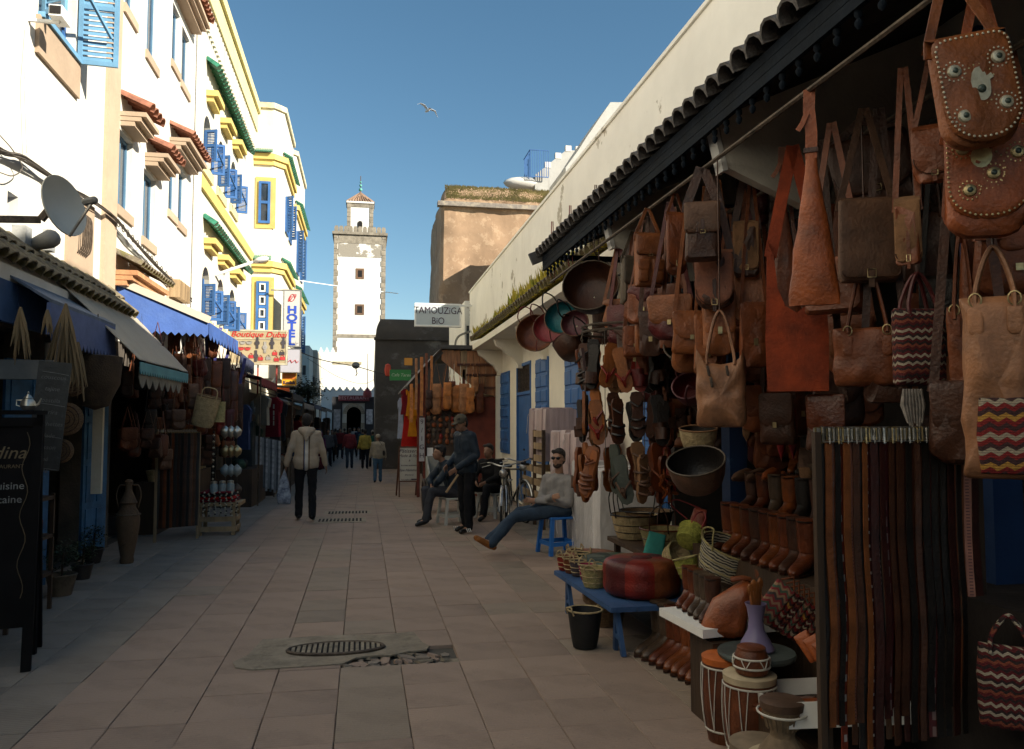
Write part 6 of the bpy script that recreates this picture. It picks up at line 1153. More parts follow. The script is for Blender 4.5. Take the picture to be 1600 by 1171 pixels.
n_, l_, P_ = nodes_of(ZEB); tc = n_.new('ShaderNodeTexCoord'); wv = n_.new('ShaderNodeTexWave'); wv.bands_direction = 'Z'; wv.inputs['Scale'].default_value = 16; wv.inputs['Distortion'].default_value = 5; l_.new(tc.outputs['Object'], wv.inputs['Vector']); cr = n_.new('ShaderNodeValToRGB'); cr.color_ramp.elements[0].position = .45; cr.color_ramp.elements[1].position = .55; cr.color_ramp.elements[0].color = (.02, .018, .015, 1); cr.color_ramp.elements[1].color = (.36, .33, .25, 1); l_.new(wv.outputs['Fac'], cr.inputs[0]); l_.new(cr.outputs[0], P_.inputs['Base Color'])
basket((2.35, onX(1128, 905, 2.35).y, .62), .16, .20, .2, ZEB, STRAW, 'zebra patterned round basket below the boots', hand=.1, hm=STRAW, tilt=(rad(12), rad(-20)))
p, w_, h, a = place((1078, 795, 1112, 850), 2.55); t = thing('red_pouch', 'coral red crumpled leather pouch with pink cord above the lime basket', 'bag', p); t.rotation_euler = (rad(-10), rad(10), a); b = B(); b.puff([(x, z) for x, z in rr(w_, h, .05, .6)], .05, .05, wob=.03); b.obj('pouch', lea('coral_leather', (.42, .11, .08)), t)
b = B(); b.tube(curve([(-w_*.5, 0, -.1), (-w_*1.3, -.02, -.02), (-w_*1.1, -.02, .03), (0, 0, 0)], 5), .005, 5); b.obj('cord', L_ROSE, t)
# big folded leather cushion cover
p, w_, h, a = place((1090, 905, 1176, 996), 1.95); t = thing('leather_bag', 'big glossy tan pyramid shaped leather bag leaning beside the purple vase', 'bag', p); t.rotation_euler = (0, 0, a+.1)
b = B(); b.puff([(-w_*.5, -h*.94), (-w_*.48, -h*.86), (-w_*.22, -h*.35), (w_*.22, -h*.08), (w_*.38, -h*.0), (w_*.47, -h*.06), (w_*.46, -h*.4), (w_*.36, -h*.8), (w_*.3, -h*.98), (w_*.1, -h*1.0), (-w_*.2, -h*.98)], .09, .06, wob=.02, seed=4); b.obj('bag_body', lea('cognac_leather', (.44, .14, .05), rough=.35), t, sharp=55); b = B(); b.tube([(w_*.1, -.02, .0), (w_*.3, -.03, .012), (w_*.45, -.01, .0)], .014, 6); b.obj('fold', L_BR, t)
b = B(); b.box(p.x-.12, p.x+.2, p.y-.1, p.y+.2, 0, p.z-h); b.obj('crate', WOODD, label='dark crate under the pyramid shaped leather bag', cat='crate')
# hat, sacks, kilim bags, vase, trays
p = onX(1204, 905, 2.45); t = thing('leather_hat', 'brown leather brimmed hat lying above the purple vase', 'hat', p); t.rotation_euler = (rad(20), rad(-20), 0); b = B(); b.lathe([(.005, .10), (.06, .10), (.075, .08), (.085, .0), (.16, -.012), (.163, -.018), (.08, -.01), (.005, -.008)], 20, sx=1.15); b.obj('hat_body', L_BR, t); b = B(); b.tube([(.097*cos(k*pi/8), .084*sin(k*pi/8), .012) for k in range(16)], .006, 5, closed=True); b.obj('hat_band', L_DK, t)
p = onX(1225, 888, 2.75); t = thing('paper_bag', 'crumpled whitish paper bag lying behind the leather hat', 'bag', p); b = B(); b.puff([(-.09, -.05), (-.1, .02), (-.04, .05), (.05, .04), (.11, .05), (.1, -.04), (.0, -.06)], .04, .04, wob=.04, seed=2); b.obj('paper', WPAINT, t)
p = onX(1182, 1016, 1.98); t = thing('purple_vase', 'lilac vase with wide foot holding orange wooden spoons', 'vase', (p.x, p.y, p.z)); b = B(); b.lathe([(.005, 0), (.085, 0), (.09, .01), (.07, .05), (.042, .10), (.036, .15), (.045, .21), (.055, .235), (.050, .235), (.038, .2), (.030, .15), (.005, .12)], 22); b.obj('body', mat('lilac_glaze', (.20, .17, .30), .35, .08, 3, .02), t)
VZ = p.z
for i in range(4): b = B(); x = -.02+.015*i; b.bar((x*.6, .01*i-.015, .13), (x*1.8, .02*i-.02, .30+.015*(i % 2)), .014, .022); b.ell((x*1.9, .02*i-.02, .31+.015*(i % 2)), .018, .01, .03, 8); b.obj('wooden_spoon', lea('orange_wood', (.45, .18, .05)), t)
t = thing('round_table', 'small round grey-green table top under the purple vase', 'table', (p.x, p.y, 0)); b = B(); b.lathe([(.005, VZ-.03), (.19, VZ-.03), (.195, VZ-.015), (.19, VZ-.002), (.005, VZ-.002)], 24); b.obj('table_top', mat('slate_green', (.06, .075, .07), .5), t); b = B(); b.lathe([(.1, 0), (.03, .03), (.03, VZ-.03)], 12); b.obj('leg', WOODD, t)
for i in range(7):
    bx = (1215+i*8, 915+i*6, 1245+i*8, 985+i*5); p, w_, h, a = place(bx, 2.2+.03*i); t = thing('kilim_bag', '%s striped kilim purse, %s in the slanting row left of the belt rack' % (['red', 'green and rose', 'brown', 'rose', 'green', 'dark red', 'brown and green'][i], ORD[i]), 'purse', p); t.rotation_euler = (rad(-20), rad(38), a); b = B(); b.puff(rr(w_*1.1, h, .02), .02, .02); b.obj('purse_body', [K3, K1, K2][i % 3], t); b = B(); b.tube([(-w_*.4, -.02, 0), (0, -.03, .05), (w_*.4, -.02, 0)], .005, 4); b.obj('strap', L_BR, t)
for i in range(3): p, w_, h, a = place((1238+i*14, 990+i*6, 1262+i*14, 1035+i*4), 2.0); t = thing('folded_leather', 'orange folded leather strap pouch above the white box, %s from left' % ORD[i], 'pouch', p); t.rotation_euler = (rad(-15), rad(-35), a); b = B(); b.puff(rr(w_, h, .01), .012, .012); b.obj('leather', L_OR, t)
# white box with leather goods
p = onX(1208, 1062, 1.72); q = onX(1278, 1120, 1.72); zb0 = .33
t = thing('white_box', 'open white box tipped towards the street full of leather pouches', 'box', (2.02, 3.36, .30)); t.rotation_euler = (rad(-14), rad(-4), rad(-15))
BXm = WPAINT
for (x0, x1, y0, y1, z0, z1) in ((-.22, .28, -.38, .38, 0, .012), (-.22, -.208, -.38, .38, .012, .1), (.268, .28, -.38, .38, .012, .1), (-.208, .268, -.38, -.368, .012, .1), (-.208, .268, .368, .38, .012, .14)): b = B(); b.box(x0, x1, y0, y1, z0, z1); b.obj('side', BXm, t)
b = B(); b.box(1.84, 2.25, 3.0, 3.7, 0, .28); b.obj('crate', WOODD, label='dark crate under the white box of leather goods', cat='crate')
M_ = t.matrix_basis.copy()
for i in range(12):
    o = thing('leather_pouch', '%s flat leather pouch %s in the white box, counted from the front' % (['tan', 'rosy', 'brown', 'orange'][i % 4], ORD[i]), 'pouch', M_ @ V((-.18+(i % 3)*.17, -.28+(i//3)*.17, .03+.012*(i % 3)))); o.rotation_euler = (rnd.uniform(-.3, .1), rnd.uniform(-.3, .3), rnd.uniform(-.9, .9)); b = B(); b.box(-.075, .075, -.045, .045, 0, .018); b.obj('pouch_body', [L_TAN, L_ROSE, L_BR, L_OR][i % 4], o); b = B(); b.box(-.076, .076, -.046, .0, .0185, .024); b.obj('flap', [L_BR, L_PK, L_CH, L_TAN][i % 4], o)
# drums
SKIN = mat('goat_skin', (.42, .34, .22), .7, .2, 8, .1); ROPE = mat('white_rope', (.55, .52, .45), .8, .1, 20, .3); DW = lea('drum_wood', (.20, .07, .03), rough=.45); CLAY = mat('ribbed_drum_shell', (.20, .14, .085), .8, .25, 12, .4)
def drum(px, py, X, r0, r1, h, label, top=SKIN, m=DW, n=8, rib=False, skinz=None, wid=1, z0=0, goblet=False):
    p = onX(px, py, X); y = p.y; t = thing('drum', label, 'drum', (X, y, z0)); b = B()
    if goblet: prof = [(.005, 0), (r0*1.05, 0), (r0*.95, .02), (r0*.5, h*.35), (r0*.5, h*.45), (r1*.9, h*.75), (r1, h)]
    else: prof = [(.005, 0), (r0, 0)]+[(r0+(r1-r0)*u+.015*sin(pi*u), h*u) for u in (.2, .4, .6, .8)]+[(r1, h)]
    b.lathe(prof, 24); b.obj('shell', m, t); b = B(); b.lathe([(r1+.004, h-.03), (r1+.006, h), (r1-.004, h+.006), (.005, h+.008)], 24); b.obj('skin', top, t)
    for z in ((h-.045), (h*.1+.02)):
        u = z/h; r = r0+(r1-r0)*u+.016*sin(pi*u)+.002
        if goblet and z < h*.5: continue
        b = B(); b.tube([(r*cos(k*pi/12), r*sin(k*pi/12), z) for k in range(24)], .005, 5, closed=True); b.obj('hoop', ROPE, t)
    if not goblet or rib:
        for k in range(n*(2 if not rib else 1)):
            a = k*pi/n*(1 if not rib else 2); a2 = a+(pi/n*(1 if k % 2 else -1) if not rib else 0)*.5; u1, u0 = (h-.045)/h, .1+.02/h
            if goblet: u0 = .5
            pts = []
            for j in range(5):
                u = u1+(u0-u1)*j/4; aa = a+(a2-a)*j/4; r = (r0+(r1-r0)*u+.016*sin(pi*u) if not goblet else (r0*.5+(r1-r0*.5)*min(1, max(0, (u-.42)/.58))**.75))+.004; pts.append((r*cos(aa), r*sin(aa), h*u))
            b = B(); b.tube(pts, .0028 if not rib else .004, 4); b.obj('cord', ROPE if not rib else CLAY, t)
    return t
ORS = mat('orange_drum_head', (.45, .11, .02), .6, .2, 8, .1)
drum(1132, 1080, 1.84, .085, .108, .42, 'tall drum with an orange head and white rope lacing, leftmost of the drums', top=ORS)
drum(1172, 1110, 1.86, .10, .122, .40, 'broad brown drum with tan head and white rope, carrying the small drum', n=9)
drum(1175, 1078, 1.86, .075, .062, .12, 'small brown drum with white rope standing on the broad drum', top=DW, n=6, z0=.415)
drum(1135, 1000, 2.12, .11, .14, .50, 'large pale goatskin drum standing below the pyramid leather bag', m=mat('pale_drum_skin', (.46, .38, .25), .75, .15, 6, .1), n=10)
drum(1185, 1150, 1.72, .1, .12, .22, 'low wide drum with a brown skin in front of the broad drum', top=mat('brown_skin', (.20, .15, .10), .8, .2, 9, .1), m=CLAY, rib=True, n=18)
drum(1222, 1150, 1.72, .11, .135, .24, 'pale skinned ribbed drum at the bottom edge under the goblet drum', m=CLAY, rib=True, n=20)
drum(1222, 1110, 1.72, .10, .085, .22, 'dark bodied goblet drum stacked on the ribbed drum', top=mat('dark_skin', (.09, .05, .03), .6), m=CLAY, rib=True, n=18, goblet=True, z0=.25)
drum(1118, 1130, 2.0, .09, .07, .35, 'slim wooden drum half hidden left of the orange drum', m=WOODD, n=6)
# bottom right corner behind the belts
p, w_, h, a = place((1532, 932, 1612, 990), 2.5); t = thing('suede_bag', 'pale pinkish leather sack lying to the right of the belts', 'bag', p-V((0, 0, h*.5))); t.rotation_euler = (0, 0, a); b = B(); b.ell((0, 0, 0), w_*.6, .15, h*.5, 18); b.obj('bag_body', L_PK, t); b = B(); b.tube(curve([(-w_*.5, -.1, .02), (-w_*.2, -.16, -.02), (w_*.2, -.15, -.04)], 5), .008, 5); b.obj('strap', L_BK, t)
b = B(); b.box(2.25, 3.0, 2.2, 3.2, 0, .98-.02); b.obj('display_chest', mat('near_black_wood', (.015, .011, .009), .7), label='dark wooden chest behind the belt rack carrying the pale sack', cat='chest')
p, w_, h, a = place((1530, 1022, 1620, 1142), 2.15); t = tote((1534, 1010, 1625, 1140), 2.18, K2, 'dark red kilim bag with pale embroidery low at the right edge', H=.1, rings=False, hang=False)
# ================================================================ wrapped bundles, crates, bicycle by the arcade wall
PLK = mat('pink_wrapped_textile', (.50, .38, .37), .35, .18, 3, .6, 14, stretch=(6, 6, .5)); PLG = mat('grey_wrapped_textile', (.27, .27, .29), .35, .2, 3, .6, 14, stretch=(3, 3, 1)); PLW = mat('pale_wrapped_textile', (.55, .53, .52), .3, .15, 2, .7, 9, stretch=(2, 2, 1)); PLC = mat('clear_wrap_fold', (.7, .69, .68), .2, .1, 3, .5, 10)
def bundle(x0, x1, y0, y1, z0, z1, m, label, n=5, seed=0):
    t = thing('wrapped_bundle', label, 'bundle', ((x0+x1)/2, (y0+y1)/2, z0)); w_, d, h = (x1-x0)/2, (y1-y0)/2, z1-z0; r = random.Random(seed); k = n
    for i in range(k):
        ya, yb = -d+2*d*i/k+.004, -d+2*d*(i+1)/k-.004; hh = h*r.uniform(.95, 1.0); b = B()
        ex = r.uniform(-.012, .012); o = [(-w_+ex, .01), (-w_-.008+ex, hh*.5), (-w_+.004+ex, hh-.02), (-w_+.025, hh), (w_-.02, hh), (w_, hh-.02), (w_, .01), (w_-.01, 0), (-w_+.01, 0)]
        b.ext(o, ya, yb); b.obj('folded_textile', m, t)
    for i in range(9):
        b = B(); x = -w_-.014; y = r.uniform(-d, d); z = r.uniform(.1, h); pts = [(x-r.uniform(0, .01), y+j*r.uniform(-.05, .06), z-j*r.uniform(.05, .12)) for j in range(4)]; pts = [q for q in pts if q[2] > 0.02]
        if len(pts) > 1: b.tube(pts, .006, 4, flat=.4); b.obj('plastic_fold', PLC, t)
    return t
bundle(2.75, 3.25, 12.0, 13.2, 1.02, 1.86, PLK, 'tall pale pink stack of folded textiles wrapped in plastic behind the seated man', 6, 1)
bundle(2.62, 3.2, 9.75, 11.1, .78, 1.52, PLK, 'pink plastic wrapped textile block to the right of the seated man', 5, 2)
bundle(2.62, 3.2, 9.75, 11.1, 0, .77, PLG, 'grey plastic wrapped textile block below the pink one right of the stool', 5, 3)
bundle(2.55, 3.2, 8.4, 9.7, 0, 1.15, PLW, 'crinkled white plastic wrapped pile behind the baskets under the sandals', 4, 4)
bundle(2.8, 3.25, 12.0, 13.2, 0, .5, PLG, 'low wrapped stack of textiles behind the blue stool', 4, 5); 
t = thing('crate', 'pale wooden slatted crate of textiles between the bicycle and the seated man', 'crate', (3.05, 13.75, 0))
for z in (.12, .34, .56, .78): b = B(); b.box(-.22, -.2, -.42, .42, z, z+.12); b.obj('slat', WOODP, t); b = B(); b.box(-.2, .2, -.44, -.42, z, z+.12); b.obj('slat', WOODP, t)
for x, y in ((-.2, -.42), (-.2, .40), (.2, -.42)): b = B(); b.box(x, x+.04, y, y+.04, 0, .95); b.obj('post', WOODD, t)
t = thing('slatted_crate', 'dark slatted crate standing upright right behind the head of the seated man', 'crate', (2.72, 12.2, 0))
for y in (-.35, .3): b = B(); b.box(-.05, 0, y, y+.05, .0, 1.5); b.obj('post', WOODD, t)
for k in range(7): b = B(); b.box(-.045, -.02, -.299, .299, .25+k*.19, .25+k*.19+.1); b.obj('slat', WOODP, t)
def stool(p, m, label, h=.45, rz=0, w_=.19, cat='stool'):
    t = thing('stool', label, cat, p, rz); b = B(); b.lathe([(.005, h-.03), (w_*1.32, h-.03), (w_*1.36, h-.015), (w_*1.3, h), (.005, h+.002)], 4); b.v = [(x*.707-y*.707, x*.707+y*.707, z) for x, y, z in b.v]; b.obj('seat', m, t)
    for sx in (-1, 1):
        for sy in (-1, 1): b = B(); b.bar((sx*w_*.8, sy*w_*.8, h-.03), (sx*w_*1.02, sy*w_*1.02, 0), .045, .04); b.obj('leg', m, t)
        b = B(); b.box(sx*w_*.92-.012, sx*w_*.92+.012, -w_*.85, w_*.85, .11, .16); b.obj('stretcher', m, t); b = B(); b.box(-w_*.85, w_*.85, sx*w_*.92-.012, sx*w_*.92+.012, .11, .16); b.obj('stretcher', m, t)
    return t
BPL = mat('blue_plastic', (.02, .15, .50), .35, .05, 3, .02)
sp_ = onZ(862, 868); stool((sp_.x+.12, sp_.y+.15, 0), BPL, 'blue plastic stool under the man with crossed arms', .46, rad(12))
# bicycle
def bicycle(loc, rz, label, m, cat='bicycle'):
    t = thing('bicycle', label, cat, loc, rz); R_ = .33
    for x, nm in ((-.52, 'r'), (.52, 'f')):
        b = B(); b.tube([(x+R_*cos(k*pi/16), 0, R_+R_*sin(k*pi/16)) for k in range(32)], .018, 6, closed=True); wh_ = b.obj('wheel', BLKR, t); b = B(); b.tube([(x+(R_-.025)*cos(k*pi/16), 0, R_+(R_-.025)*sin(k*pi/16)) for k in range(32)], .009, 5, closed=True); b.obj('rim', STEEL, wh_)
        for k in range(12): b = B(); b.tube([(x, (.02 if k % 2 else -.02), R_), (x+(R_-.03)*cos(k*pi/6), 0, R_+(R_-.03)*sin(k*pi/6))], .002, 3); b.obj('spoke', STEEL, wh_)
        b = B(); b.tube([(x+(R_+.03)*cos(rad(a)), 0, R_+(R_+.03)*sin(rad(a))) for a in range(20, 200, 15)], .022, 5, flat=.5, up=(0, 1, 0)); b.obj('mudguard', STEEL, t)
    J = dict(bb=(-.06, 0, .3), rear=(-.52, 0, .33), seat=(-.2, 0, .82), head=(.34, 0, .85), headb=(.37, 0, .68), front=(.52, 0, .33))
    b = B()
    for a_, c_ in (('bb', 'rear'), ('bb', 'seat'), ('rear', 'seat'), ('bb', 'headb'), ('seat', 'head'), ('head', 'headb')): b.tube([J[a_], J[c_]], .016, 6)
    b.obj('frame', m, t); b = B()
    for s_ in (-1, 1): b.tube([(.365, s_*.03, .70), (.44, s_*.05, .5), (.52, s_*.05, .33)], .012, 5)
    b.obj('fork', STEEL, t); b = B(); b.tube([J['head'], (.32, 0, .98)], .013, 5); b.tube(curve([(.16, -.31, 1.0), (.26, -.2, 1.02), (.33, -.06, .98), (.33, .06, .98), (.26, .2, 1.02), (.16, .31, 1.0)], 4), .011, 6); b.obj('handlebar', STEEL, t)
    for s_ in (-1, 1): b = B(); b.tube([(.22, s_*.24, 1.015), (.10, s_*.36, .99)], .019, 6); b.obj('grip', BLKR, t); b = B(); b.tube([(.27, s_*.2, .99), (.24, s_*.33, .95)], .006, 4); b.obj('brake_lever', STEEL, t)
    b = B(); b.puff([(-.13, 0), (-.12, .05), (0, .03), (.13, .01), (.15, 0), (.13, -.01), (0, -.03), (-.12, -.05)], .03, .03, M=MX.Translation((-.22, 0, .88)) @ MX.Rotation(pi/2, 4, 'X')); b.obj('saddle', BLKR, t); b = B(); b.cap((.40, 0, .88), (.46, 0, .88), .045, .06, 10); b.obj('headlamp', STEEL, t)
    b = B(); b.lathe([(.09, -.004), (.09, .004)], 14, M=MX.Translation((-.06, -.03, .3)) @ MX.Rotation(pi/2, 4, 'X')); b.tube([(-.06, -.04, .3), (.02, -.05, .15)], .01, 4); b.tube([(-.06, .04, .3), (-.14, .05, .45)], .01, 4); b.obj('crank', STEEL, t)
    b = B(); b.box(-.7, -.35, -.07, .07, .70, .715); b.obj('carrier', STEEL, t); return t
bicycle((2.5, 13.3, 0), rad(-80), 'darker second bicycle leaning on the wall behind the chrome one', mat('bike_frame_black', (.02, .02, .02), .4, .1, 3, 0))
bicycle((2.12, 11.95, 0), rad(-104), 'chrome city bicycle leaning by the blue door behind the seated man', mat('bike_frame_grey', (.10, .10, .09), .35, .1, 3, 0, metal=.5))
# handcart behind the standing man
t = thing('handcart', 'grey-white wooden handcart with open box standing by the wooden stall', 'cart', (1.72, 14.9, 0)); GR = mat('cart_grey_board', (.30, .29, .25), .8, .15, 4, .2)
b = B(); b.box(-.52, .45, .3, .34, .38, .98); b.obj('back_board', GR, t); b = B(); b.box(-.55, .45, -.6, .3, .34, .38); b.obj('floor_board', GR, t); b = B(); b.add([(-.55, -.6, .38), (-.55, .3, .38), (-.55, .3, .98), (-.55, -.6, .62), (-.52, -.6, .38), (-.52, .3, .38), (-.52, .3, .98), (-.52, -.6, .62)], [(0, 1, 2, 3), (7, 6, 5, 4), (0, 4, 5, 1), (1, 5, 6, 2), (2, 6, 7, 3), (3, 7, 4, 0)]); b.obj('side_board', GR, t, sharp=10)
b = B(); b.bar((-.51, .28, .58), (.44, .28, .58), .02); b.obj('blue_trim', BLUED, t)
for x in (-.6, .5): b = B(); b.tube([(x, .0+.28*cos(k*pi/12), .28+.28*sin(k*pi/12)) for k in range(24)], .028, 6, closed=True); b.lathe([(.05, -.03), (.05, .03)], 8, M=MX.Translation((x, 0, .28)) @ MX.Rotation(pi/2, 4, 'Y')); [b.bar((x, 0, .28), (x, .27*cos(k*pi/3), .28+.27*sin(k*pi/3)), .02) for k in range(6)]; b.obj('wheel', WOODD, t)
b = B(); b.lathe([(.005, -.02), (.035, .0), (.005, .02)], 6, (-.02, .27, .66)); b.tube([(-.02, .27, .68), (-.02, .28, .98)], .006, 4); b.obj('chain_tag', IRON, t)
# ================================================================ PEOPLE
TS = bpy.data.scenes.new('bake_scene')
def bake(b, name, m, vox, smooth=4, dec=None):
    me = bpy.data.meshes.new('tmp'); me.from_pydata(b.v, [], b.f); o = bpy.data.objects.new('tmp', me); TS.collection.objects.link(o)
    r = o.modifiers.new('r', 'REMESH'); r.mode = 'VOXEL'; r.voxel_size = vox; r.use_smooth_shade = True
    s = o.modifiers.new('s', 'SMOOTH'); s.factor = .5; s.iterations = smooth
    vl = TS.view_layers[0]; vl.update(); dg = vl.depsgraph; out = bpy.data.meshes.new_from_object(o.evaluated_get(dg)); bpy.data.objects.remove(o); bpy.data.meshes.remove(me)
    if name in ('jacket', 'trousers', 'sweater', 'shirt'):
        for v in out.vertices:
            c = v.co; v.co = c+v.normal*(.011*noise.noise(V((c.x*8, c.y*8, c.z*11)))+.006*noise.noise(V((c.x*20+9, c.y*20, c.z*13))))
    out.name = name; out.materials.clear(); out.materials.append(m)
    for p in out.polygons: p.use_smooth = True
    return out
SKN = mat('warm_skin', (.36, .20, .13), .55, .08, 12, .1, 90); SKN2 = mat('brown_skin_tone', (.22, .115, .07), .55, .08, 12, .1, 90)
HAIR = mat('black_hair', (.018, .014, .012), .7, .3, 30, .8, 120)
def hand(b, w, d, n, s=1.0, curl=.5):
    d = V(d).normalized(); n = V(n).normalized(); side = d.cross(n).normalized(); w = V(w)
    for k in (-1.2, 0, 1.2): b.cap(w+side*k*.012*s, w+d*.085*s+side*k*.018*s, .018*s, .014*s, 8)
    for i, L in enumerate((.075, .085, .08, .062)):
        q = w+d*.085*s+side*(i-1.5)*.021*s; d2 = (d+n*curl*.6).normalized(); d3 = (d+n*curl*1.8).normalized(); m = q+d2*L*.5*s; b.cap(q, m, .0095*s, .0085*s, 6); b.cap(m, m+d3*L*.5*s, .0085*s, .007*s, 6)
    q = w+d*.02*s-side*.03*s; m = q+(d*.6-side*.7+n*.2).normalized()*.04*s; b.cap(q, m, .012*s, .010*s, 6); b.cap(m, m+(d+n*.4).normalized()*.03*s, .010*s, .008*s, 6)
def head(b, hair, c, f, up, s=1.0, hs='short', hb=None):
    """c centre of skull, f facing, up"""
    f = V(f).normalized(); up = V(up).normalized(); r = f.cross(up).normalized(); up = r.cross(f)
    M = MX(((r.x, -f.x, up.x, c.x), (r.y, -f.y, up.y, c.y), (r.z, -f.z, up.z, c.z), (0, 0, 0, 1)))
    T = lambda x, y, z: M @ V((x*s, y*s, z*s))
    b.ell((0, .012*s, .02*s), .074*s, .092*s, .098*s, 16, M); b.ell((0, -.025*s, -.045*s), .056*s, .062*s, .07*s, 14, M); b.cap(T(0, -.055, -.085), T(0, -.06, -.09), .028*s, .024*s, 8)
    b.cap(T(0, -.084, .01), T(0, -.106, -.025), .009*s, .014*s, 8); b.cap(T(0, -.086, -.058), T(0, -.088, -.062), .020*s, .018*s, 8)
    for k in (-1, 1): b.ell((k*.077*s, .012*s, -.005*s), .010*s, .02*s, .032*s, 8, M); b.cap(T(k*.02, -.078, .028), T(k*.045, -.066, .028), .012*s, .010*s, 6); b.cap(T(k*.035, -.06, -.025), T(k*.038, -.055, -.035), .024*s, .02*s, 6)
    if hair is not None:
        hair.ell((0, .030*s, .050*s), .081*s, .092*s, .086*s, 16, M); hair.ell((0, .052*s, -.005*s), .075*s, .06*s, .085*s, 14, M); hair.cap(T(-.05, -.045, .088), T(.05, -.045, .092), .026*s, .026*s, 8); hair.cap(T(.078, .01, .03), T(.076, .0, -.01), .012*s, .010*s, 6); hair.cap(T(-.078, .01, .03), T(-.076, .0, -.01), .012*s, .010*s, 6)
    return M
def person(label, loc, J, rz=0, top=None, legs=None, shoes=None, skin=SKN, hairm=HAIR, vox=.014, s=1.0, hf=(0, -1, 0), hup=(0, 0, 1), hat=None, bulk=1.0, hands=True, skirt=False, glasses=False, beard=False, hood=False, hn=None, group=None, lvox=None, tname='jacket'):
    loc = V(loc); L = {k: V(v) for k, v in J.items()}; body = B(); tp = B(); lg = B(); hr = B(); hm_ = head(body, hr, L['head'], hf, hup, s)
    body.cap(L['neck'], L['head']-V((0, 0, .03*s)), .055*s, .05*s); shm = (L['shL']+L['shR'])/2
    def torso(b, e):
        b.cap(L['shL'], L['shR'], (.062+e)*s, (.062+e)*s); b.cap(L['neck']-V((0, 0, .02)), shm, (.055+e)*s, (.09+e)*s)
        ax = (L['shL']-L['shR']).normalized()
        for k in (-1, 0, 1):
            b.cap(shm-V((0, 0, .05*s))+ax*k*.085*s, L['chest']+ax*k*.07*s, (.085+e)*s*bulk, (.095+e)*s*bulk); b.cap(L['chest']+ax*k*.07*s, L['pelvis']+ax*k*.065*s, (.092+e)*s*bulk, (.10+e)*s*bulk)
    torso(body, -.015); torso(tp, .012)
    if tname == 'sweater' or tname == 'jacket':
        ax = (L['shL']-L['shR']).normalized(); dn = (L['pelvis']-L['chest']).normalized()
        for k in (-1, 0, 1): tp.cap(L['pelvis']+ax*k*.08*s, L['pelvis']+dn*.06*s+ax*k*.085*s, .118*s*bulk, .11*s*bulk)
    for q in 'LR':
        sh, el, wr, hp, kn, an, toe = [L[x+q] for x in ('sh', 'el', 'wr', 'hip', 'kn', 'an', 'toe')]
        for b, e in ((body, -.012), (tp, .014)):
            b.cap(sh, el, (.052+e)*s, (.042+e)*s); b.cap(el, wr if b is body else wr-(wr-el).normalized()*.025, (.042+e)*s, (.028+e+(.006 if b is tp else 0))*s)
        d = (wr-el).normalized()
        if hands: hand(body, wr, d, hn or (V((0, 0, 1)).cross(d) if abs(d.z) < .9 else V((-1 if q == 'L' else 1, 0, 0))), s)
        for b, e in ((body, -.012), (lg, .012)):
            b.cap(hp, kn, (.085+e)*s, (.058+e)*s); b.cap(kn, an+(V((0, 0, .0))), (.056+e)*s, (.036+e+(.016 if b is lg else 0))*s)
        fd = (toe-an); fl = V((fd.x, fd.y, fd.z)).normalized(); body.cap(an, toe, .035*s, .025*s)
    lg.cap(L['hipL'], L['hipR'], .10*s, .10*s); lg.cap(L['pelvis'], (L['hipL']+L['hipR'])/2, .105*s*bulk, .11*s)
    if skirt:
        c = (L['anL']+L['anR'])/2; lg.cap(L['pelvis'], c+V((0, 0, .08)), .15*s, .20*s)
    o = link('person', bake(body, 'body', skin, vox, 3), None, loc, rz, label, 'person', group)
    lvox = lvox or vox*1.2
    link(tname, bake(tp, tname, top, lvox, 3), o); link('skirt' if skirt else 'trousers', bake(lg, 'trousers', legs, lvox, 3), o)
    if hat is None: link('hair', bake(hr, 'hair', hairm, vox, 2), o)
    else:
        b = B(); b.ell((0, .015*s, .055*s), .092*s, .108*s, .088*s, 14, hm_)
        if hat[1] == 'cap': b.ell((0, -.10*s, .045*s), .065*s, .06*s, .012*s, 12, hm_)
        if hat[1] == 'scarf': b.ell((0, .03*s, -.04*s), .095*s, .085*s, .13*s, 12, hm_)
        link('hat' if hat[1] != 'scarf' else 'headscarf', bake(b, 'hat', hat[0], vox, 2), o)
        if hat[1] == 'cap': link('hair', bake(hr, 'hair', hairm, vox, 2), o).scale = (.97, .97, .97) if False else (1, 1, 1)
    for q in 'LR':
        an, toe = L['an'+q], L['toe'+q]; b = B(); d = (toe-an); b.cap(an-V((0, 0, .0)), an+d*.15-V((0, 0, .02)), .045*s, .045*s); b.cap(an+d*.05-V((0, 0, .025)), toe, .044*s, .034*s); heel = an-d.normalized()*.035-V((0, 0, .03)); b.cap(heel, an, .036*s, .04*s)
        link('shoe', bake(b, 'shoe', shoes, vox, 2), o)
    if glasses:
        g = B()
        for k in (-1, 1): g.ell((k*.034*s, -.088*s, .012*s), .028*s, .010*s, .021*s, 10, hm_); g.tube([hm_ @ V((k*.06*s, -.085*s, .018*s)), hm_ @ V((k*.082*s, .0, .012*s))], .003, 4)
        g.tube([hm_ @ V((-.02*s, -.095*s, .018*s)), hm_ @ V((.02*s, -.095*s, .018*s))], .003, 4); g.obj('sunglasses', mat('dark_lens', (.01, .01, .012), .12, 0, 3, 0), o)
    if beard:
        g = B(); g.ell((0, -.038*s, -.078*s), .058*s, .058*s, .042*s, 12, hm_); link('beard', bake(g, 'beard', mat('short_beard', (.05, .03, .022), .85, .3, 60, .8, 150), vox, 1), o)
    return o, hm_, L
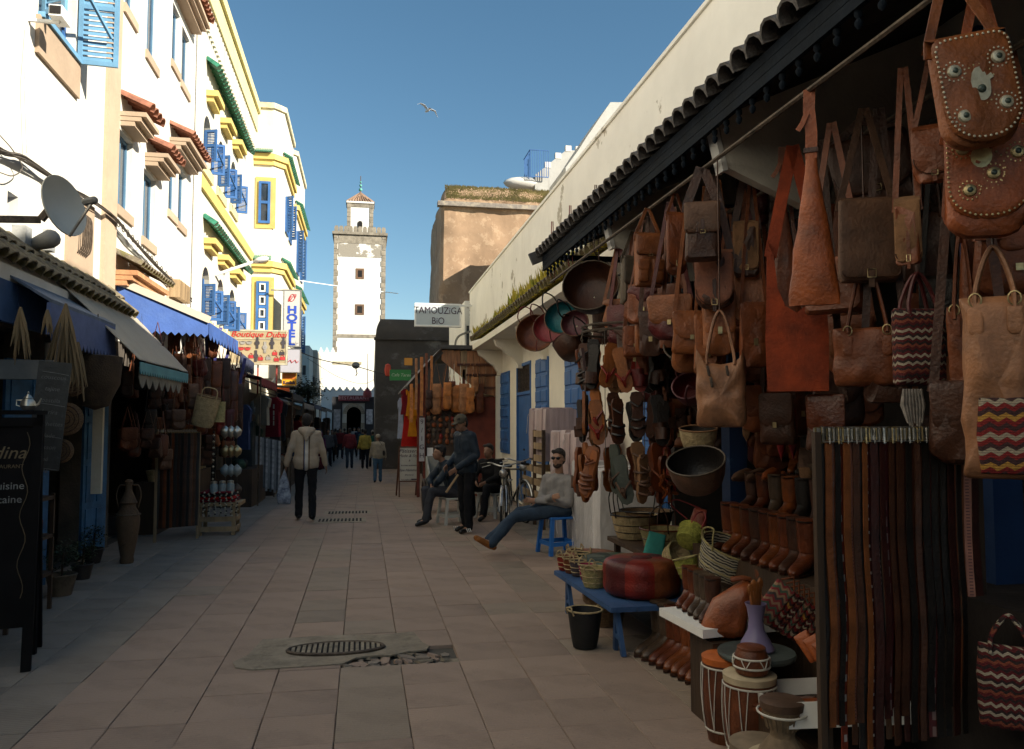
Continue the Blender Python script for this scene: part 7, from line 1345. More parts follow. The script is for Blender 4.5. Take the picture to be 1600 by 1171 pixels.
def stand(s=1.0, stride=.0, arm=.12, lean=0, elb=0.0, spread=.1):
    """front is -y; heights for 1.75 m times s"""
    J = dict(head=(0, -.02-lean, 1.635), neck=(0, -lean, 1.49), chest=(0, -lean*.5, 1.22), pelvis=(0, 0, 1.0))
    for q, k in (('L', 1), ('R', -1)):
        f = stride*k
        J['sh'+q] = (k*.175, -lean, 1.42); J['el'+q] = (k*(.215+arm*.3), .02+f*.35, 1.14); J['wr'+q] = (k*(.22+arm*.6), -.04-elb+f*.45, .90+elb*.5)
        J['hip'+q] = (k*spread*.95, 0, .93); J['kn'+q] = (k*spread*1.05, -.02-f*.45, .51); J['an'+q] = (k*spread*1.1, .02-f, .09+abs(min(0, f))*.15); J['toe'+q] = (k*spread*1.25, -.13-f, .035+abs(min(0, f))*.02)
    return {k_: tuple(c*s for c in v) for k_, v in J.items()}
def cloth(name, col, **k): return mat(name, col, k.pop('rough', .9), k.pop('var', .12), k.pop('ns', 8), k.pop('bump', .8), k.pop('bs', 9), objrand=0, spec=.15, **k)
# walking man in a beige hooded smock
BEI = cloth('beige_wool', (.34, .28, .21)); n_, l_, P_ = nodes_of(BEI); tc = n_.new('ShaderNodeTexCoord'); sp = n_.new('ShaderNodeSeparateXYZ'); l_.new(tc.outputs['Object'], sp.inputs[0]); mr = n_.new('ShaderNodeMapRange'); mr.inputs[1].default_value = -.30; mr.inputs[2].default_value = .30; l_.new(sp.outputs[0], mr.inputs[0])
cr = n_.new('ShaderNodeValToRGB'); cr.color_ramp.interpolation = 'CONSTANT'; e = cr.color_ramp.elements; base = (.34, .28, .21)
seq = [(0, base), (.405, (.08, .045, .03)), (.432, base), (.455, (.5, .48, .43)), (.51, (.5, .48, .43)), (.535, (.06, .08, .16)), (.555, (.09, .05, .03)), (.575, base)]
while len(e) < len(seq): e.new(.9)
for i, (p_, c_) in enumerate(seq): e[i].position = p_; e[i].color = (*c_, 1)
src = base_socket(BEI); l_.new(mr.outputs[0], cr.inputs[0]); mx = n_.new('ShaderNodeMix'); mx.data_type = 'RGBA'; mx.blend_type = 'MULTIPLY'; mx.inputs[0].default_value = 0; l_.new(cr.outputs[0], mx.inputs[6]); l_.new(mx.outputs[2], P_.inputs['Base Color'])
BLKT = cloth('black_trousers', (.012, .012, .014)); BLKS = mat('black_shoe_leather', (.012, .011, .01), .4, .1, 5, .05)
w0 = onZ(477, 814); Jw = stand(1.0, stride=.10, arm=.16)
o, hm_, L = person('man walking away in a beige hooded wool smock with striped back and black trousers', (w0.x, w0.y, 0), Jw, rz=pi+.05, top=BEI, legs=BLKT, shoes=BLKS, skin=SKN2, vox=.013, bulk=1.17, tname='sweater')
b = B(); b.ell((0, .085, 1.47), .12, .07, .085, 12); b.cap((-.09, .04, 1.49), (.09, .04, 1.49), .055, .055); b.cap((0, .12, 1.45), (0, .155, 1.33), .07, .03); link('hood', bake(b, 'hood', cloth('beige_hood_wool', (.36, .30, .23)), .016, 3), o)
p = onY(447, 715, w0.y); t = thing('carrier_bag', 'pale and dark patterned carrier bags held low by the walking man', 'bag', p); t.location = (w0.x-.34, w0.y-.04, .42)
b = B(); b.puff([(-.08, .22), (-.11, .0), (-.1, -.14), (.1, -.14), (.11, 0), (.07, .22), (.0, .44)], .05, .05, wob=.03); b.obj('bag_body', mat('blue_white_bag', (.30, .34, .40), .6, .4, 12, .2, col2=(.03, .05, .10)), t)
# seated man with crossed arms
Y_ = 9.75; Wp = lambda x, y, dy=0: onY(x, y, Y_+dy)
og = V((sp_.x+.12, sp_.y+.15, 0)); f = V((-.80, -.60, 0)).normalized(); r_ = V((-f.y, f.x, 0))  # r_ = his left? perpendicular
pel = V((og.x+.02, og.y, .56)); nk = onY(874, 741, og.y+.05); hd = onY(872.5, 717, og.y+.02); shm = nk-V((0, 0, .07))+f*.02
ax = V((f.y, -f.x, 0))  # towards his left side seen from above
J = dict(head=hd, neck=nk, chest=(pel+nk)/2+V((0, 0, 0))-f*.02, pelvis=pel)
for q, k in (('L', -1), ('R', 1)):
    sh_ = shm+ax*k*.185; J['sh'+q] = sh_; J['el'+q] = sh_+ax*k*.04+f*.07-V((0, 0, .27)); J['wr'+q] = shm+f*.27-ax*k*.13+V((0, 0, -.22+.03*k)); hp = pel+ax*k*.095-V((0, 0, .02)); J['hip'+q] = hp
J['knL'] = onY(803, 808, og.y-.15); J['anL'] = onY(768, 850, og.y-.25); J['knR'] = onY(812, 800, og.y+.12); J['anR'] = onY(762, 847, og.y+.02)
for q in 'LR': a_ = J['an'+q]; J['toe'+q] = a_+V((-.15, -.04, .06)); 
J = {k: V(v)-V((og.x, og.y, 0)) for k, v in J.items()}
JEAN = cloth('dark_blue_denim', (.035, .055, .085)); GRYT = cloth('grey_cotton_shirt', (.24, .23, .225)); SUE = lea('ochre_suede', (.45, .20, .05), rough=.9)
o, hm_, L = person('seated man in sunglasses, grey shirt and jeans, arms crossed and legs stretched out', (og.x, og.y, 0), J, top=GRYT, legs=JEAN, shoes=SUE, vox=.011, hf=(-.62, -.78, -.02), glasses=True, beard=True, bulk=1.05, tname='shirt')
# standing man with cap
s0 = onZ(729, 833); f = V((-.85, -.35, 0)).normalized(); Js = stand(1.0, stride=.05, arm=.0, lean=.03, elb=.0)
Js['head'] = (0, -.10, 1.60); Js['wrR'] = (-.12, -.26, .98); Js['elR'] = (-.24, -.0, 1.14); Js['wrL'] = (.14, -.27, .95); Js['elL'] = (.24, .02, 1.14)
NAVJ = cloth('navy_padded_jacket', (.022, .032, .045), rough=.55); 
o, hm_, L = person('standing man in a cap, dark navy jacket and black trousers looking down', (s0.x, s0.y+.05, 0), Js, rz=rad(-62), top=NAVJ, legs=BLKT, shoes=BLKS, skin=SKN2, vox=.012, hf=(0, -1, -.45), hat=(cloth('olive_cap', (.09, .08, .06)), 'cap'), bulk=1.12)
for k in (-1, 1):
    for i in range(3): b = B(); b.bar((k*.125+.048*k, -.03-.03*i, .03), (k*.118+.044*k, -.05-.03*i, .08), .006, .012); b.obj('shoe_stripe', WPAINT, o)
t = thing('wooden_stick', 'pale wooden stick held by the standing man in the navy jacket', 'stick', (0, 0, 0)); b = B(); b.tube([onY(716, 742, s0.y-.12), onY(697, 770, s0.y-.16)], .018, 8); b.obj('stick', WOODP, t)
# seated people behind him
def seated(label, px, py, Y, rz, top, legs, shoes, s=1.0, hat=None, lean=.12, knee=.12, **k):
    p = onY(px, py, Y); J = dict(head=(0, -.06-lean, 1.13), neck=(0, -.03-lean*.8, .99), chest=(0, .0-lean*.3, .76), pelvis=(0, .02, .53))
    for q, m in (('L', 1), ('R', -1)): J['sh'+q] = (m*.17, -lean*.7, .93); J['el'+q] = (m*.22, -.14-lean, .70); J['wr'+q] = (m*.10, -.34, .62); J['hip'+q] = (m*.1, 0, .50); J['kn'+q] = (m*.16, -.42, .50+knee*.3); J['an'+q] = (m*.15, -.44-knee*m*.6, .10); J['toe'+q] = (m*.17, -.59-knee*m*.6, .035)
    o, a, b_ = person(label, (p.x, Y, gz(Y)), J, rz, top, legs, shoes, skin=SKN2, s=s, hat=hat, vox=.014, **k)
    stool((p.x, Y, gz(Y)), mat('white_plastic', (.5, .5, .46), .4, .05, 3, 0), 'white plastic stool under the %s' % ('crouching man in track trousers' if 'track' in label else 'person in the black hooded jacket'), .42, rz)
    return o
seated('man sitting bent forward in grey track trousers behind the standing man', 708, 700, 12.9, rad(-75), NAVJ, cloth('grey_track_trousers', (.045, .047, .055)), BLKS, lean=.18)
seated('person in a black hooded jacket sitting behind the bicycle', 768, 700, 13.6, rad(-40), cloth('black_hooded_cotton', (.012, .012, .013)), BLKT, BLKS, lean=.05)
# far walkers
FARP = [(590, 752, 'woman walking away in a pale quilted jacket and blue jeans with a shoulder bag', 'pale_quilted', (.30, .26, .20), (.06, .12, .19), pi+.1, .94, ('knit_hat', (.32, .28, .22), 'beanie'), 27.9),
        (570, 731, 'man walking away in a mustard yellow jacket and black trousers', 'mustard', (.30, .23, .05), (.012, .012, .016), pi-.1, 1.0, None, 36), (546, 731, 'man walking away in a burgundy jacket and dark jeans', 'burgundy', (.14, .025, .03), (.035, .045, .06), pi+.1, 1.03, None, 36.5),
        (582, 732, 'person in a dark green coat and grey cap beside the mustard jacket', 'dark_green', (.02, .09, .075), (.015, .015, .018), pi, .97, ('grey_cap', (.25, .25, .24), 'cap'), 37.3), (500, 731, 'woman in a long magenta robe and headscarf beyond the walking man', 'magenta', (.09, .018, .06), (.08, .012, .02), pi-.3, .93, ('magenta_scarf', (.16, .03, .11), 'scarf'), 36),
        (512, 724, 'person in a grey hooded top walking along the left stalls', 'mid_grey', (.10, .10, .105), (.02, .02, .03), .3, .99, None, 38.5), (524, 706, 'person in a brown robe beside the left end of the gate', 'tobacco', (.10, .06, .035), (.05, .03, .02), pi, .95, None, 52), (553, 708, 'person in a white shirt beneath the gate arch', 'off_white', (.30, .29, .27), (.03, .03, .04), 0, .98, None, 54), (598, 722, 'person in a black coat just behind the woman in the quilted jacket', 'coal', (.02, .02, .022), (.012, .012, .014), pi, 1.0, None, 38), (566, 716, 'person in a teal jacket between the burgundy and mustard jackets', 'teal', (.02, .06, .07), (.02, .02, .025), pi, .97, None, 44),
        (518, 718, 'person in a dark coat walking at the far left of the street', 'charcoal', (.05, .045, .05), (.012, .012, .014), 0, .96, None, 42), (531, 712, 'person in a dark red jacket near the gate', 'dark_red', (.11, .015, .02), (.02, .02, .03), .2, .98, None, 46), (560, 712, 'person in a navy coat near the gate arch', 'night_navy', (.02, .025, .045), (.012, .012, .014), 0, 1.0, None, 48), (538, 710, 'person in black partly hidden near the gate', 'jet_black', (.014, .014, .016), (.012, .012, .014), pi, .97, None, 50), (608, 716, 'person in a dark brown coat by the right hand far stalls', 'dark_brown', (.05, .028, .02), (.012, .012, .014), pi, .97, None, 40)]
for i, (px, py, lab, cn, c1, c2, rz, s_, hat, Yp) in enumerate(FARP):
    q = onY(px, py, Yp); 
    o, a_, b_ = person(lab, (q.x, Yp, gz(Yp)), stand(s_, stride=.13*(1 if i % 2 else -1), arm=.1), rz, cloth(cn+'_cloth', c1), cloth(cn+'_trousers', c2), BLKS, vox=.022, s=s_, hat=(cloth(hat[0], hat[1]), hat[2]) if hat else None, skirt='robe' in lab, bulk=1.08, skin=SKN2)
    if i == 0: b = B(); b.ell((-.2, .02, 1.02), .06, .11, .12, 10); b.tube([(-.19, .0, 1.1), (-.1, -.08, 1.4), (0, 0, 1.47), (-.12, .08, 1.3), (-.2, .03, 1.1)], .012, 5); b.obj('shoulder_bag', L_BK, o)
# ================================================================ RIGHT: timber stall and far stalls
T0 = 19.35
st_ = thing('timber_stall', 'red-brown timber stall with a sloping roof hung with leather bags', 'stall', (0, 0, 0))
pA_, pB_, pC_, pD_, pE_ = [onY(x, y, T0) for x, y in ((690, 548), (779, 548), (779, 621), (750, 613), (690, 563))]
n = 9
for i in range(n):
    xa = pA_.x+(pB_.x-pA_.x)*i/n; xb = pA_.x+(pB_.x-pA_.x)*(i+1)/n-.008
    zf = lambda x: pE_.z+(pD_.z-pE_.z)*min(1, (x-pE_.x)/(pD_.x-pE_.x)) if x < pD_.x else pD_.z+(pC_.z-pD_.z)*(x-pD_.x)/(pC_.x-pD_.x)
    b = B(); b.add([(xa, T0, zf(xa)), (xb, T0, zf(xb)), (xb, T0, pB_.z), (xa, T0, pA_.z), (xa, T0+.03, zf(xa)), (xb, T0+.03, zf(xb)), (xb, T0+.03, pB_.z), (xa, T0+.03, pA_.z)], [(0, 1, 2, 3), (7, 6, 5, 4), (0, 4, 5, 1), (1, 5, 6, 2), (2, 6, 7, 3), (3, 7, 4, 0)]); b.obj('plank', WOODR if i != 3 else WOODP, st_, sharp=10)
for yy in (570, 586, 606): q0_, q1_ = onY(714 if yy == 570 else (728 if yy == 586 else 750), yy, T0-.03), onY(778, yy, T0-.03); b = B(); b.bar(q0_, q1_, .05); b.obj('batten', lea('dark_batten', (.12, .04, .02)), st_)
r0_ = onY(690, 546, T0); r1_ = onY(636, 606, T0)
for i in range(7): 
    y = T0-.15+i*.72; b = B(); b.add([(r0_.x+.0, y, r0_.z), (r0_.x+.0, y+.7, r0_.z), (r1_.x, y+.7, r1_.z), (r1_.x, y, r1_.z), (r0_.x, y, r0_.z+.05), (r0_.x, y+.7, r0_.z+.05), (r1_.x, y+.7, r1_.z+.05), (r1_.x, y, r1_.z+.05)], [(0, 1, 2, 3), (7, 6, 5, 4), (0, 4, 5, 1), (1, 5, 6, 2), (2, 6, 7, 3), (3, 7, 4, 0)]); b.obj('roof_board', WOODD, st_, sharp=10)
    b = B(); b.box(r0_.x, XW, y, y+.7, r0_.z+.0, r0_.z+.04); b.obj('roof_board', mat('grey_timber', (.08, .075, .07)), st_, sharp=10)
b = B(); b.bar((r0_.x, T0-.02, r0_.z-.05), (r1_.x, T0-.02, r1_.z-.05), .05, .12); b.bar((r0_.x-.1, T0-.06, r0_.z+.05), (XW, T0-.06, r0_.z+.05), .06, .10); b.obj('roof_edge', mat('grey_timber', (.08, .075, .07)), st_)
gzT = gz(T0); b0_ = onY(664, 700, T0+.05); b1_ = onY(722, 700, T0+.05); zb_ = onY(690, 645, T0).z; zb2 = onY(690, 722, T0).z
b = B(); b.box(b0_.x, b1_.x+.9, T0+.1, T0+.14, gzT, zb_+.4); b.obj('back_panel', mat('rust_red_board', (.16, .035, .02), .7, .2, 4, .2), st_)
for x in (b0_.x-.05, b1_.x, r1_.x+.25): b = B(); b.box(x, x+.06, T0, T0+.07, gzT, 2.9 if x > r1_.x+.3 else 2.55); b.obj('post', mat('rust_red_board', (.16, .035, .02)), st_)
b = B(); b.box(b0_.x, b1_.x, T0+.02, T0+.09, zb2-.05, zb2+.12); b.obj('sill_board', mat('rust_red_board', (.16, .035, .02)), st_)
t = thing('shoe_board', 'red framed board covered with little shoes, hats and round boxes on the timber stall', 'display board', (0, T0, 0)); b = B(); b.box(b0_.x, b1_.x, .03, .09, zb2+.12, zb_+.1); b.obj('board', WOODD, t)
cols_ = [L_BR, L_TAN, L_DK, L_GR, L_OR, L_RD, L_PK, L_TK, L_BG]
for r__ in range(6):
    for c_ in range(6):
        m_ = rnd.choice(cols_) if (r__, c_) not in ((2, 2), (2, 1)) else L_OR; x = b0_.x+.08+c_*.145+rnd.uniform(-.02, .02); z = zb_-.02-r__*.135+rnd.uniform(-.02, .02); b = B(); b.ell((x, -.0, z), rnd.uniform(.045, .06), .035, rnd.uniform(.05, .075), 10); b.obj('small_shoe', m_, t)
for x in (b0_.x+.12, b0_.x+.32): b = B(); b.box(x-.07, x+.07, -.01, .02, zb2+.14, zb2+.34); b.obj('white_tile', WPAINT, t)
t, w_, h, y = board('price_board', 'narrow white board with vertical black characters beside the shoe board', 'sign', (654, 652, 664, 722), T0-.05, SIGNW, mat('rust_red_board', (.16, .035, .02)), .015, .05)
for i, ch in enumerate('9/IGH'): text(ch, .16, INKK, t, (0, y-.004, h-.12-i*.2))
S1, S2 = lea('stall_orange_leather', (.80, .33, .08)), lea('stall_tan_leather', (.66, .34, .15))
HG = [(672, 600, 690, 648, S2), (688, 606, 704, 642, L_BR), (692, 598, 706, 640, S1), (704, 602, 722, 645, S1), (716, 600, 734, 648, S2), (728, 606, 742, 646, S1), (742, 600, 756, 646, L_BR), (664, 610, 676, 640, L_DK), (736, 590, 748, 615, S2), (700, 596, 712, 616, L_BR)]
for i, (x0, y0, x1, y1, m_) in enumerate(HG):
    p, w_, h, a = place((x0, y0, x1, y1), None, T0-.12-.08*(i % 3)); t = thing('leather_bag', '%s leather bag hanging %s from the left under the gable of the timber stall' % ({S2: 'tan', L_BR: 'brown', S1: 'orange', L_DK: 'dark'}[m_], ORD[sorted(range(len(HG)), key=lambda k: HG[k][0]).index(i)]), 'bag', p, group='bags on the timber stall')
    b = B(); b.puff(rr(w_, h, w_*.4, .6 if i % 2 else .9), .06, .06, wob=.02, seed=i); b.obj('bag_body', m_, t); b = B(); b.puff(rr(w_*.9, h*.5, w_*.3), .02, .0, y0=-.055); b.obj('flap', m_, t); b = B(); H_ = max(.15, min(.6, 3.1-p.z)); b.tube([(-w_*.4, 0, -.02), (0, 0, H_), (w_*.4, 0, -.02)], .009, 4); b.obj('strap', m_, t)
for i, (x0, x1, y0, y1, m_) in enumerate(((648, 652, 560, 640, S2), (656, 661, 558, 650, S1), (664, 668, 552, 640, L_BR), (672, 676, 556, 612, S1), (640, 645, 600, 660, S1))):
    p, w_, h, a = place((x0, y0, x1, y1), None, T0-.2); t = thing('leather_strap', 'long hanging %s leather strap, %s at the street corner of the timber stall' % ({S2: 'tan', L_BR: 'brown', S1: 'orange'}[m_], ORD[i]), 'strap', p, group='straps on the timber stall'); b = B(); b.ribbon([(0, 0, 0), (.01, 0, -h*.5), (0, 0, -h)], w_, .012, (1, 0, 0)); b.obj('strap', m_, t)
def dress(box, Y, m, label, sl=True, cat='garment', w0=.55, name='garment'):
    p, w_, h, a = place(box, None, Y); t = thing(name, label, cat, p, a*.5); b = B(); o = [(-w_*.2, 0), (-w_*.5, -h*.10), (-w_*.46, -h*.28), (-w_*.34, -h*.2), (-w_*.34, -h*.5), (-w_*.5, -h)]; n = 6; bot = [(-w_*.5+w_*k/n, -h*(1+.012*(k % 2))) for k in range(1, n)]; o = o+bot+[(-x, z) for x, z in o[::-1]]
    b.ext(o, -.05, .05); b.obj('cloth', m, t, sharp=20); b = B(); b.tube([(-w_*.3, 0, .0), (0, 0, .05), (w_*.3, 0, .0)], .008, 4); b.tube([(0, 0, .05), (0, 0, .14)], .006, 4); b.obj('hanger', IRON, t); return t
RED = cloth('bright_red_cloth', (.45, .02, .015)); DRED = cloth('maroon_cloth', (.16, .012, .02)); ORC = cloth('saffron_cloth', (.55, .21, .015)); PBL = cloth('pale_blue_cloth', (.35, .42, .52))
dress((627, 612, 655, 697), 20.0, RED, 'long bright red robe hanging at the street corner of the timber stall'); dress((626, 608, 642, 648), 19.8, DRED, 'short maroon tunic hanging above the red robe'); dress((634, 606, 652, 650), 19.6, ORC, 'saffron yellow tunic top hanging before the red robe'); dress((637, 646, 652, 682), 19.65, ORC, 'saffron yellow trousers hanging below the matching tunic'); dress((621, 622, 631, 685), 20.3, PBL, 'pale blue robe hanging left of the red robe')
# easel notice
E0 = onZ(637, 768); Ye = 19.6; p0, p1 = onY(623, 698, Ye), onY(656, 753, Ye); g_ = gz(Ye)
t = thing('easel_sign', 'white notice board with script text on a red-brown easel in the street', 'sign', ((p0.x+p1.x)/2, Ye, g_)); hw = (p1.x-p0.x)/2; za, zb_ = p1.z-g_, p0.z-g_
b = B(); b.box(-hw+.03, hw-.03, -.01, .01, za+.03, zb_-.03); b.obj('panel', mat('notice_cream', (.52, .49, .40), .6, .04, 2, 0), t); EW = lea('easel_wood', (.17, .07, .035))
b = B(); b.box(-hw, hw, -.02, .02, zb_-.03, zb_); b.box(-hw, hw, -.02, .02, za, za+.03); b.box(-hw, -hw+.03, -.02, .02, za+.03, zb_-.03); b.box(hw-.03, hw, -.02, .02, za+.03, zb_-.03); b.obj('frame', EW, t)
for x in (-hw+.02, hw-.02): b = B(); b.bar((x, 0, za), (x, -.04, 0), .035); b.obj('leg', EW, t); b = B(); b.bar((x, .03, zb_-.1), (x-.05, .45, 0), .035); b.obj('leg', EW, t)
for i, (s_, sz) in enumerate((('Pâtisserie', .13), ('Made & Style', .10), ('&', .07), ('Articles artisanaux', .055), ('Spa Hammam', .085), ('Bienvenue', .05), ('Nouvelle collection', .05))): text(s_, sz, INKK, t, (0, -.014, zb_-.11-i*.115), shear=.3, ext=.001)
b = B(); b.box(.05, .2, -.014, -.011, za+.05, za+.075); b.obj('dark_strip', INKK, t)
t, w_, h, y = board('green_sign', 'green sign with pale lettering on the dark tower', 'sign', (609, 578, 642, 595), 30, mat('sign_green', (.03, .20, .05), .5, .05, 2, 0), mat('sign_green', (.03, .20, .05)), .02); text('Cafe Taros', .16, mat('sign_pale_ink', (.5, .6, .45), .5), t, (.02, y-.004, 0), shear=.2)
t, w_, h, y = board('orange_sign', 'small orange sign above and beside the green sign', 'sign', (631, 559, 645, 572), 29.8, mat('sign_orange2', (.55, .24, .03), .5, .05, 2, 0), WOODD, .015)
p = onY(606, 578, 33); t = thing('red_lantern', 'small red lantern hanging from the dark overhead wire', 'lantern', p); b = B(); b.lathe([(.01, .25), (.1, .2), (.14, 0), (.1, -.25), (.01, -.28)], 8); b.obj('shade', mat('red_lantern_cloth', (.5, .06, .03), .7, .1, 4, 0), t)
# far right stalls
def far_stall(side, Y0, Y1, X0, zf, m, label, drop=.35, proj=1.3, zw=None):
    XWl = (XW if side > 0 else XL); zw = zw or zf+.35; t = thing('awning', label, 'awning', (0, 0, 0)); s_ = side
    sheet([(X0+s_*proj, Y0, zw), (X0+s_*proj, Y1, zw), (X0, Y1, zf), (X0, Y0, zf)], m, 'cloth', t, nu=4, nv=5, sag=.06); valance((X0, Y0, zf), (X0, Y1, zf), .18, 10, m, t)
    for y in (Y0+.05, Y1-.05): b = B(); b.tube([(X0, y, zf), (X0+s_*.02, y, gz(y))], .018, 5); b.obj('pole', IRON, t)
    return t
AWM = [mat('charcoal_canvas', (.04, .04, .042), .9, .2), CANVAS, mat('dull_red_canvas', (.22, .03, .03), .9, .15), mat('faded_grey_canvas', (.20, .19, .18), .9, .15), mat('dusk_blue_canvas', (.05, .07, .14), .9, .15), mat('brown_canvas', (.09, .06, .04), .9, .2)]
for i, (Y0, Y1, X0, zf, k) in enumerate(((25.5, 30, 2.0, 1.95, 0), (31, 37, 1.8, 1.9, 3), (38, 46, 1.75, 2.1, 5), (47, 58, 1.8, 2.2, 0))): far_stall(1, Y0, Y1, X0, zf, AWM[k], '%s awning, %s beyond the timber stall on the right' % (['charcoal', 'faded grey', 'brown', 'black'][i], ORD[i]))
for i, (Y0, Y1, X0, zf, k) in enumerate(((17.3, 20.5, -2.1, 2.55, 2), (20.8, 24.5, -1.75, 2.35, 0), (24.8, 30, -1.75, 2.2, 3), (30.5, 36, -1.8, 2.3, 4), (36.5, 44, -1.9, 2.3, 5), (45, 56, -2.0, 2.4, 0))): far_stall(-1, Y0, Y1, X0, zf, AWM[k], '%s awning, %s in the row of left stalls beyond the boutique sign' % (['dull red', 'charcoal', 'faded grey', 'dusk blue', 'brown', 'black'][i], ORD[i]))
b = B(); t = thing('awning_pole', 'long cream awning pole slanting down above the left stalls', 'pole', (0, 0, 0)); b.tube([onY(405, 618, 20.5), onY(468, 638, 27)], .06, 6); b.obj('pole', CANVAS, t)
t = thing('leaning_panel', 'white edged board leaning above the left stalls under the lilac sign', 'board', (0, 0, 0)); b = B(); q = onY(420, 608, 22); b.bar(q, onY(429, 592, 22), .06); b.bar(onY(418, 610, 22.1), onY(431, 590, 22.1), .3, .03); b.obj('board', WPAINT, t)
t = thing('orange_blue_sign', 'orange and blue shop sign band above the far left awnings', 'sign', (0, 0, 0)); q, q2 = onY(430, 606, 24), onY(452, 614, 24); b = B(); b.box(q.x, q2.x, 24, 24.05, q2.z, q.z); b.obj('orange_panel', mat('sign_orange3', (.55, .10, .02), .5), t); q, q2 = onY(432, 614.5, 24), onY(462, 621, 24); b = B(); b.box(q.x, q2.x, 24, 24.05, q2.z, q.z); b.obj('blue_panel', mat('sign_blue3', (.03, .07, .25), .5), t)
t = thing('climbing_plant', 'dark leafy climbing plant spilling over the far left stalls', 'plant', onY(478, 612, 31)); b = B(); gr = random.Random(3)
for i in range(2600):
    v_ = V((gr.gauss(0, .28), gr.gauss(0, .6), gr.gauss(0, .2))); a_ = gr.uniform(0, 6.3); s_ = gr.uniform(.03, .08); d = V((cos(a_), sin(a_), gr.uniform(-.5, .5)))*s_; e_ = d.cross(V((0, 0, 1)))*.6; b.add([v_-d, v_+e_, v_+d, v_-e_], [(0, 1, 2, 3)])
b.obj('foliage', mat('dark_leaf', (.035, .05, .018), .7, .4, 3, 0), t, kind='stuff'); b = B(); b.tube([(0, 0, -2), (.1, 0, 0)], .05, 6); b.obj('stem', WOODD, t)
# goods on the far stalls: hanging cloths and bags, both sides
gm_ = [DRED, cloth('dim_blue_cloth', (.04, .06, .13)), cloth('dim_brown_cloth', (.09, .05, .03)), cloth('dim_green_cloth', (.03, .06, .04)), cloth('dim_cream_cloth', (.25, .22, .17)), cloth('dim_black_cloth', (.02, .02, .022)), cloth('dim_rust_cloth', (.2, .06, .02))]
gn = ['maroon', 'dim blue', 'brown', 'dark green', 'cream', 'black', 'rust']
rg = random.Random(21); gmesh = {}
def garment_mesh(k, v):
    if (k, v) not in gmesh:
        r = random.Random(v*9+k); b = B(); w_ = r.uniform(.3, .5); h = r.uniform(.6, 1.0); o = [(-w_*.2, 0), (-w_*.5, -h*.12), (-w_*.42, -h*.4), (-w_*.34, -h*.3), (-w_*.4, -h)]; o = o+[(-x, z) for x, z in o[::-1]]; b.ext(o, -.04, .04); gmesh[(k, v)] = b.mesh('cloth', gm_[k], 20)
    return gmesh[(k, v)]
for side, XX, N, ya, yb in ((-1, -2.15, 44, 17.5, 56), (1, 2.25, 34, 25, 56)):
    for i in range(N):
        y = ya+(yb-ya)*(i/N)**1.2; k = rg.randrange(7); x = XX+side*rg.uniform(-.15, .9); hz_ = rg.choice((1.75, 2.1, 2.35)); z = gz(y)+hz_; o = thing('garment', '%s %s garment hung %s in the %s far stalls, %s side' % (['short', 'plain', 'long'][i % 3], gn[k], {1.75: 'low', 2.1: 'mid high', 2.35: 'high'}[hz_], ['near', 'middle', 'far'][min(2, int(i*3/N))], 'left' if side < 0 else 'right'), 'garment', (x, y, z), rg.uniform(-.4, .4)+side*.5, '%s garments of the %s far stalls' % (gn[k], 'left' if side < 0 else 'right')); link('cloth', garment_mesh(k, i % 3), o)
for side in (-1, 1):
    for i in range(9):
        y = (18.2 if side < 0 else 25.8)+i*4; x = side*(2.6 if side > 0 else 2.55); b = B(); b.box(-.35, .35, -1.2, 1.2, 0, .8); o = thing('stall_table', 'dark goods table, %s along the far %s stalls' % (ORD[i], 'right' if side > 0 else 'left'), 'table', (x, y, gz(y))); b.obj('table_top', WOODD, o)
        for k in range(5): b = B(); b.ell((0, 0, 0), .12, .16, .12, 8); b.obj('goods', rg.choice(gm_+[L_BR, L_TAN, L_RD]), o, (rg.uniform(-.25, .25), -1+k*.48, .88))
# silver-grey belts hanging on the left stall
t = thing('scarf_rack', 'low rail hung with grey and silver scarves left of the walking man', 'rack', (0, 0, 0)); Ys = 18.9; q, q2 = onY(399, 682, Ys), onY(438, 690, Ys); b = B(); b.tube([q, q2], .02, 5); b.obj('rail', IRON, t)
for x in (q.x, q2.x): b = B(); b.tube([(x, Ys, q.z), (x, Ys, gz(Ys))], .015, 5); b.obj('leg', IRON, t)
SIL = [mat('silver_scarf', (.26, .26, .26), .45, .3, 12, .3, 40, stretch=(4, 4, .3)), mat('slate_scarf', (.08, .09, .10), .6, .3, 12, .3, 40), mat('pearl_scarf', (.42, .41, .40), .45, .3, 12, .3, 40)]
for i in range(12): x = q.x+.03+i*(q2.x-q.x-.04)/11; o = thing('scarf', '%s scarf, %s along the low rail' % (['silver', 'slate', 'pearl'][i % 3], ORD[i]), 'scarf', (x, Ys-.03, q.z-.01*i), 0, 'scarves on the low rail'); b = B(); b.ribbon([(0, 0, 0), (.005, -.01, -.5), (0, 0, -1.12-.06*(i % 2))], .045, .02, (1, 0, 0)); b.obj('cloth', SIL[i % 3], o)
t = thing('dark_cabinet', 'tall dark green-black cabinet standing at the left stall front', 'cabinet', (onY(375, 700, 18.2).x, 18.3, gz(18.3))); b = B(); b.box(-.3, .27, -.2, .3, 0, 1.78); b.obj('body', mat('blackish_green', (.015, .022, .024), .6, .2), t)
for x in (-.28, .0): b = B(); b.box(x, x+.25, -.22, -.2, .1, 1.7); b.obj('door', mat('blackish_green', (.015, .022, .024)), t)
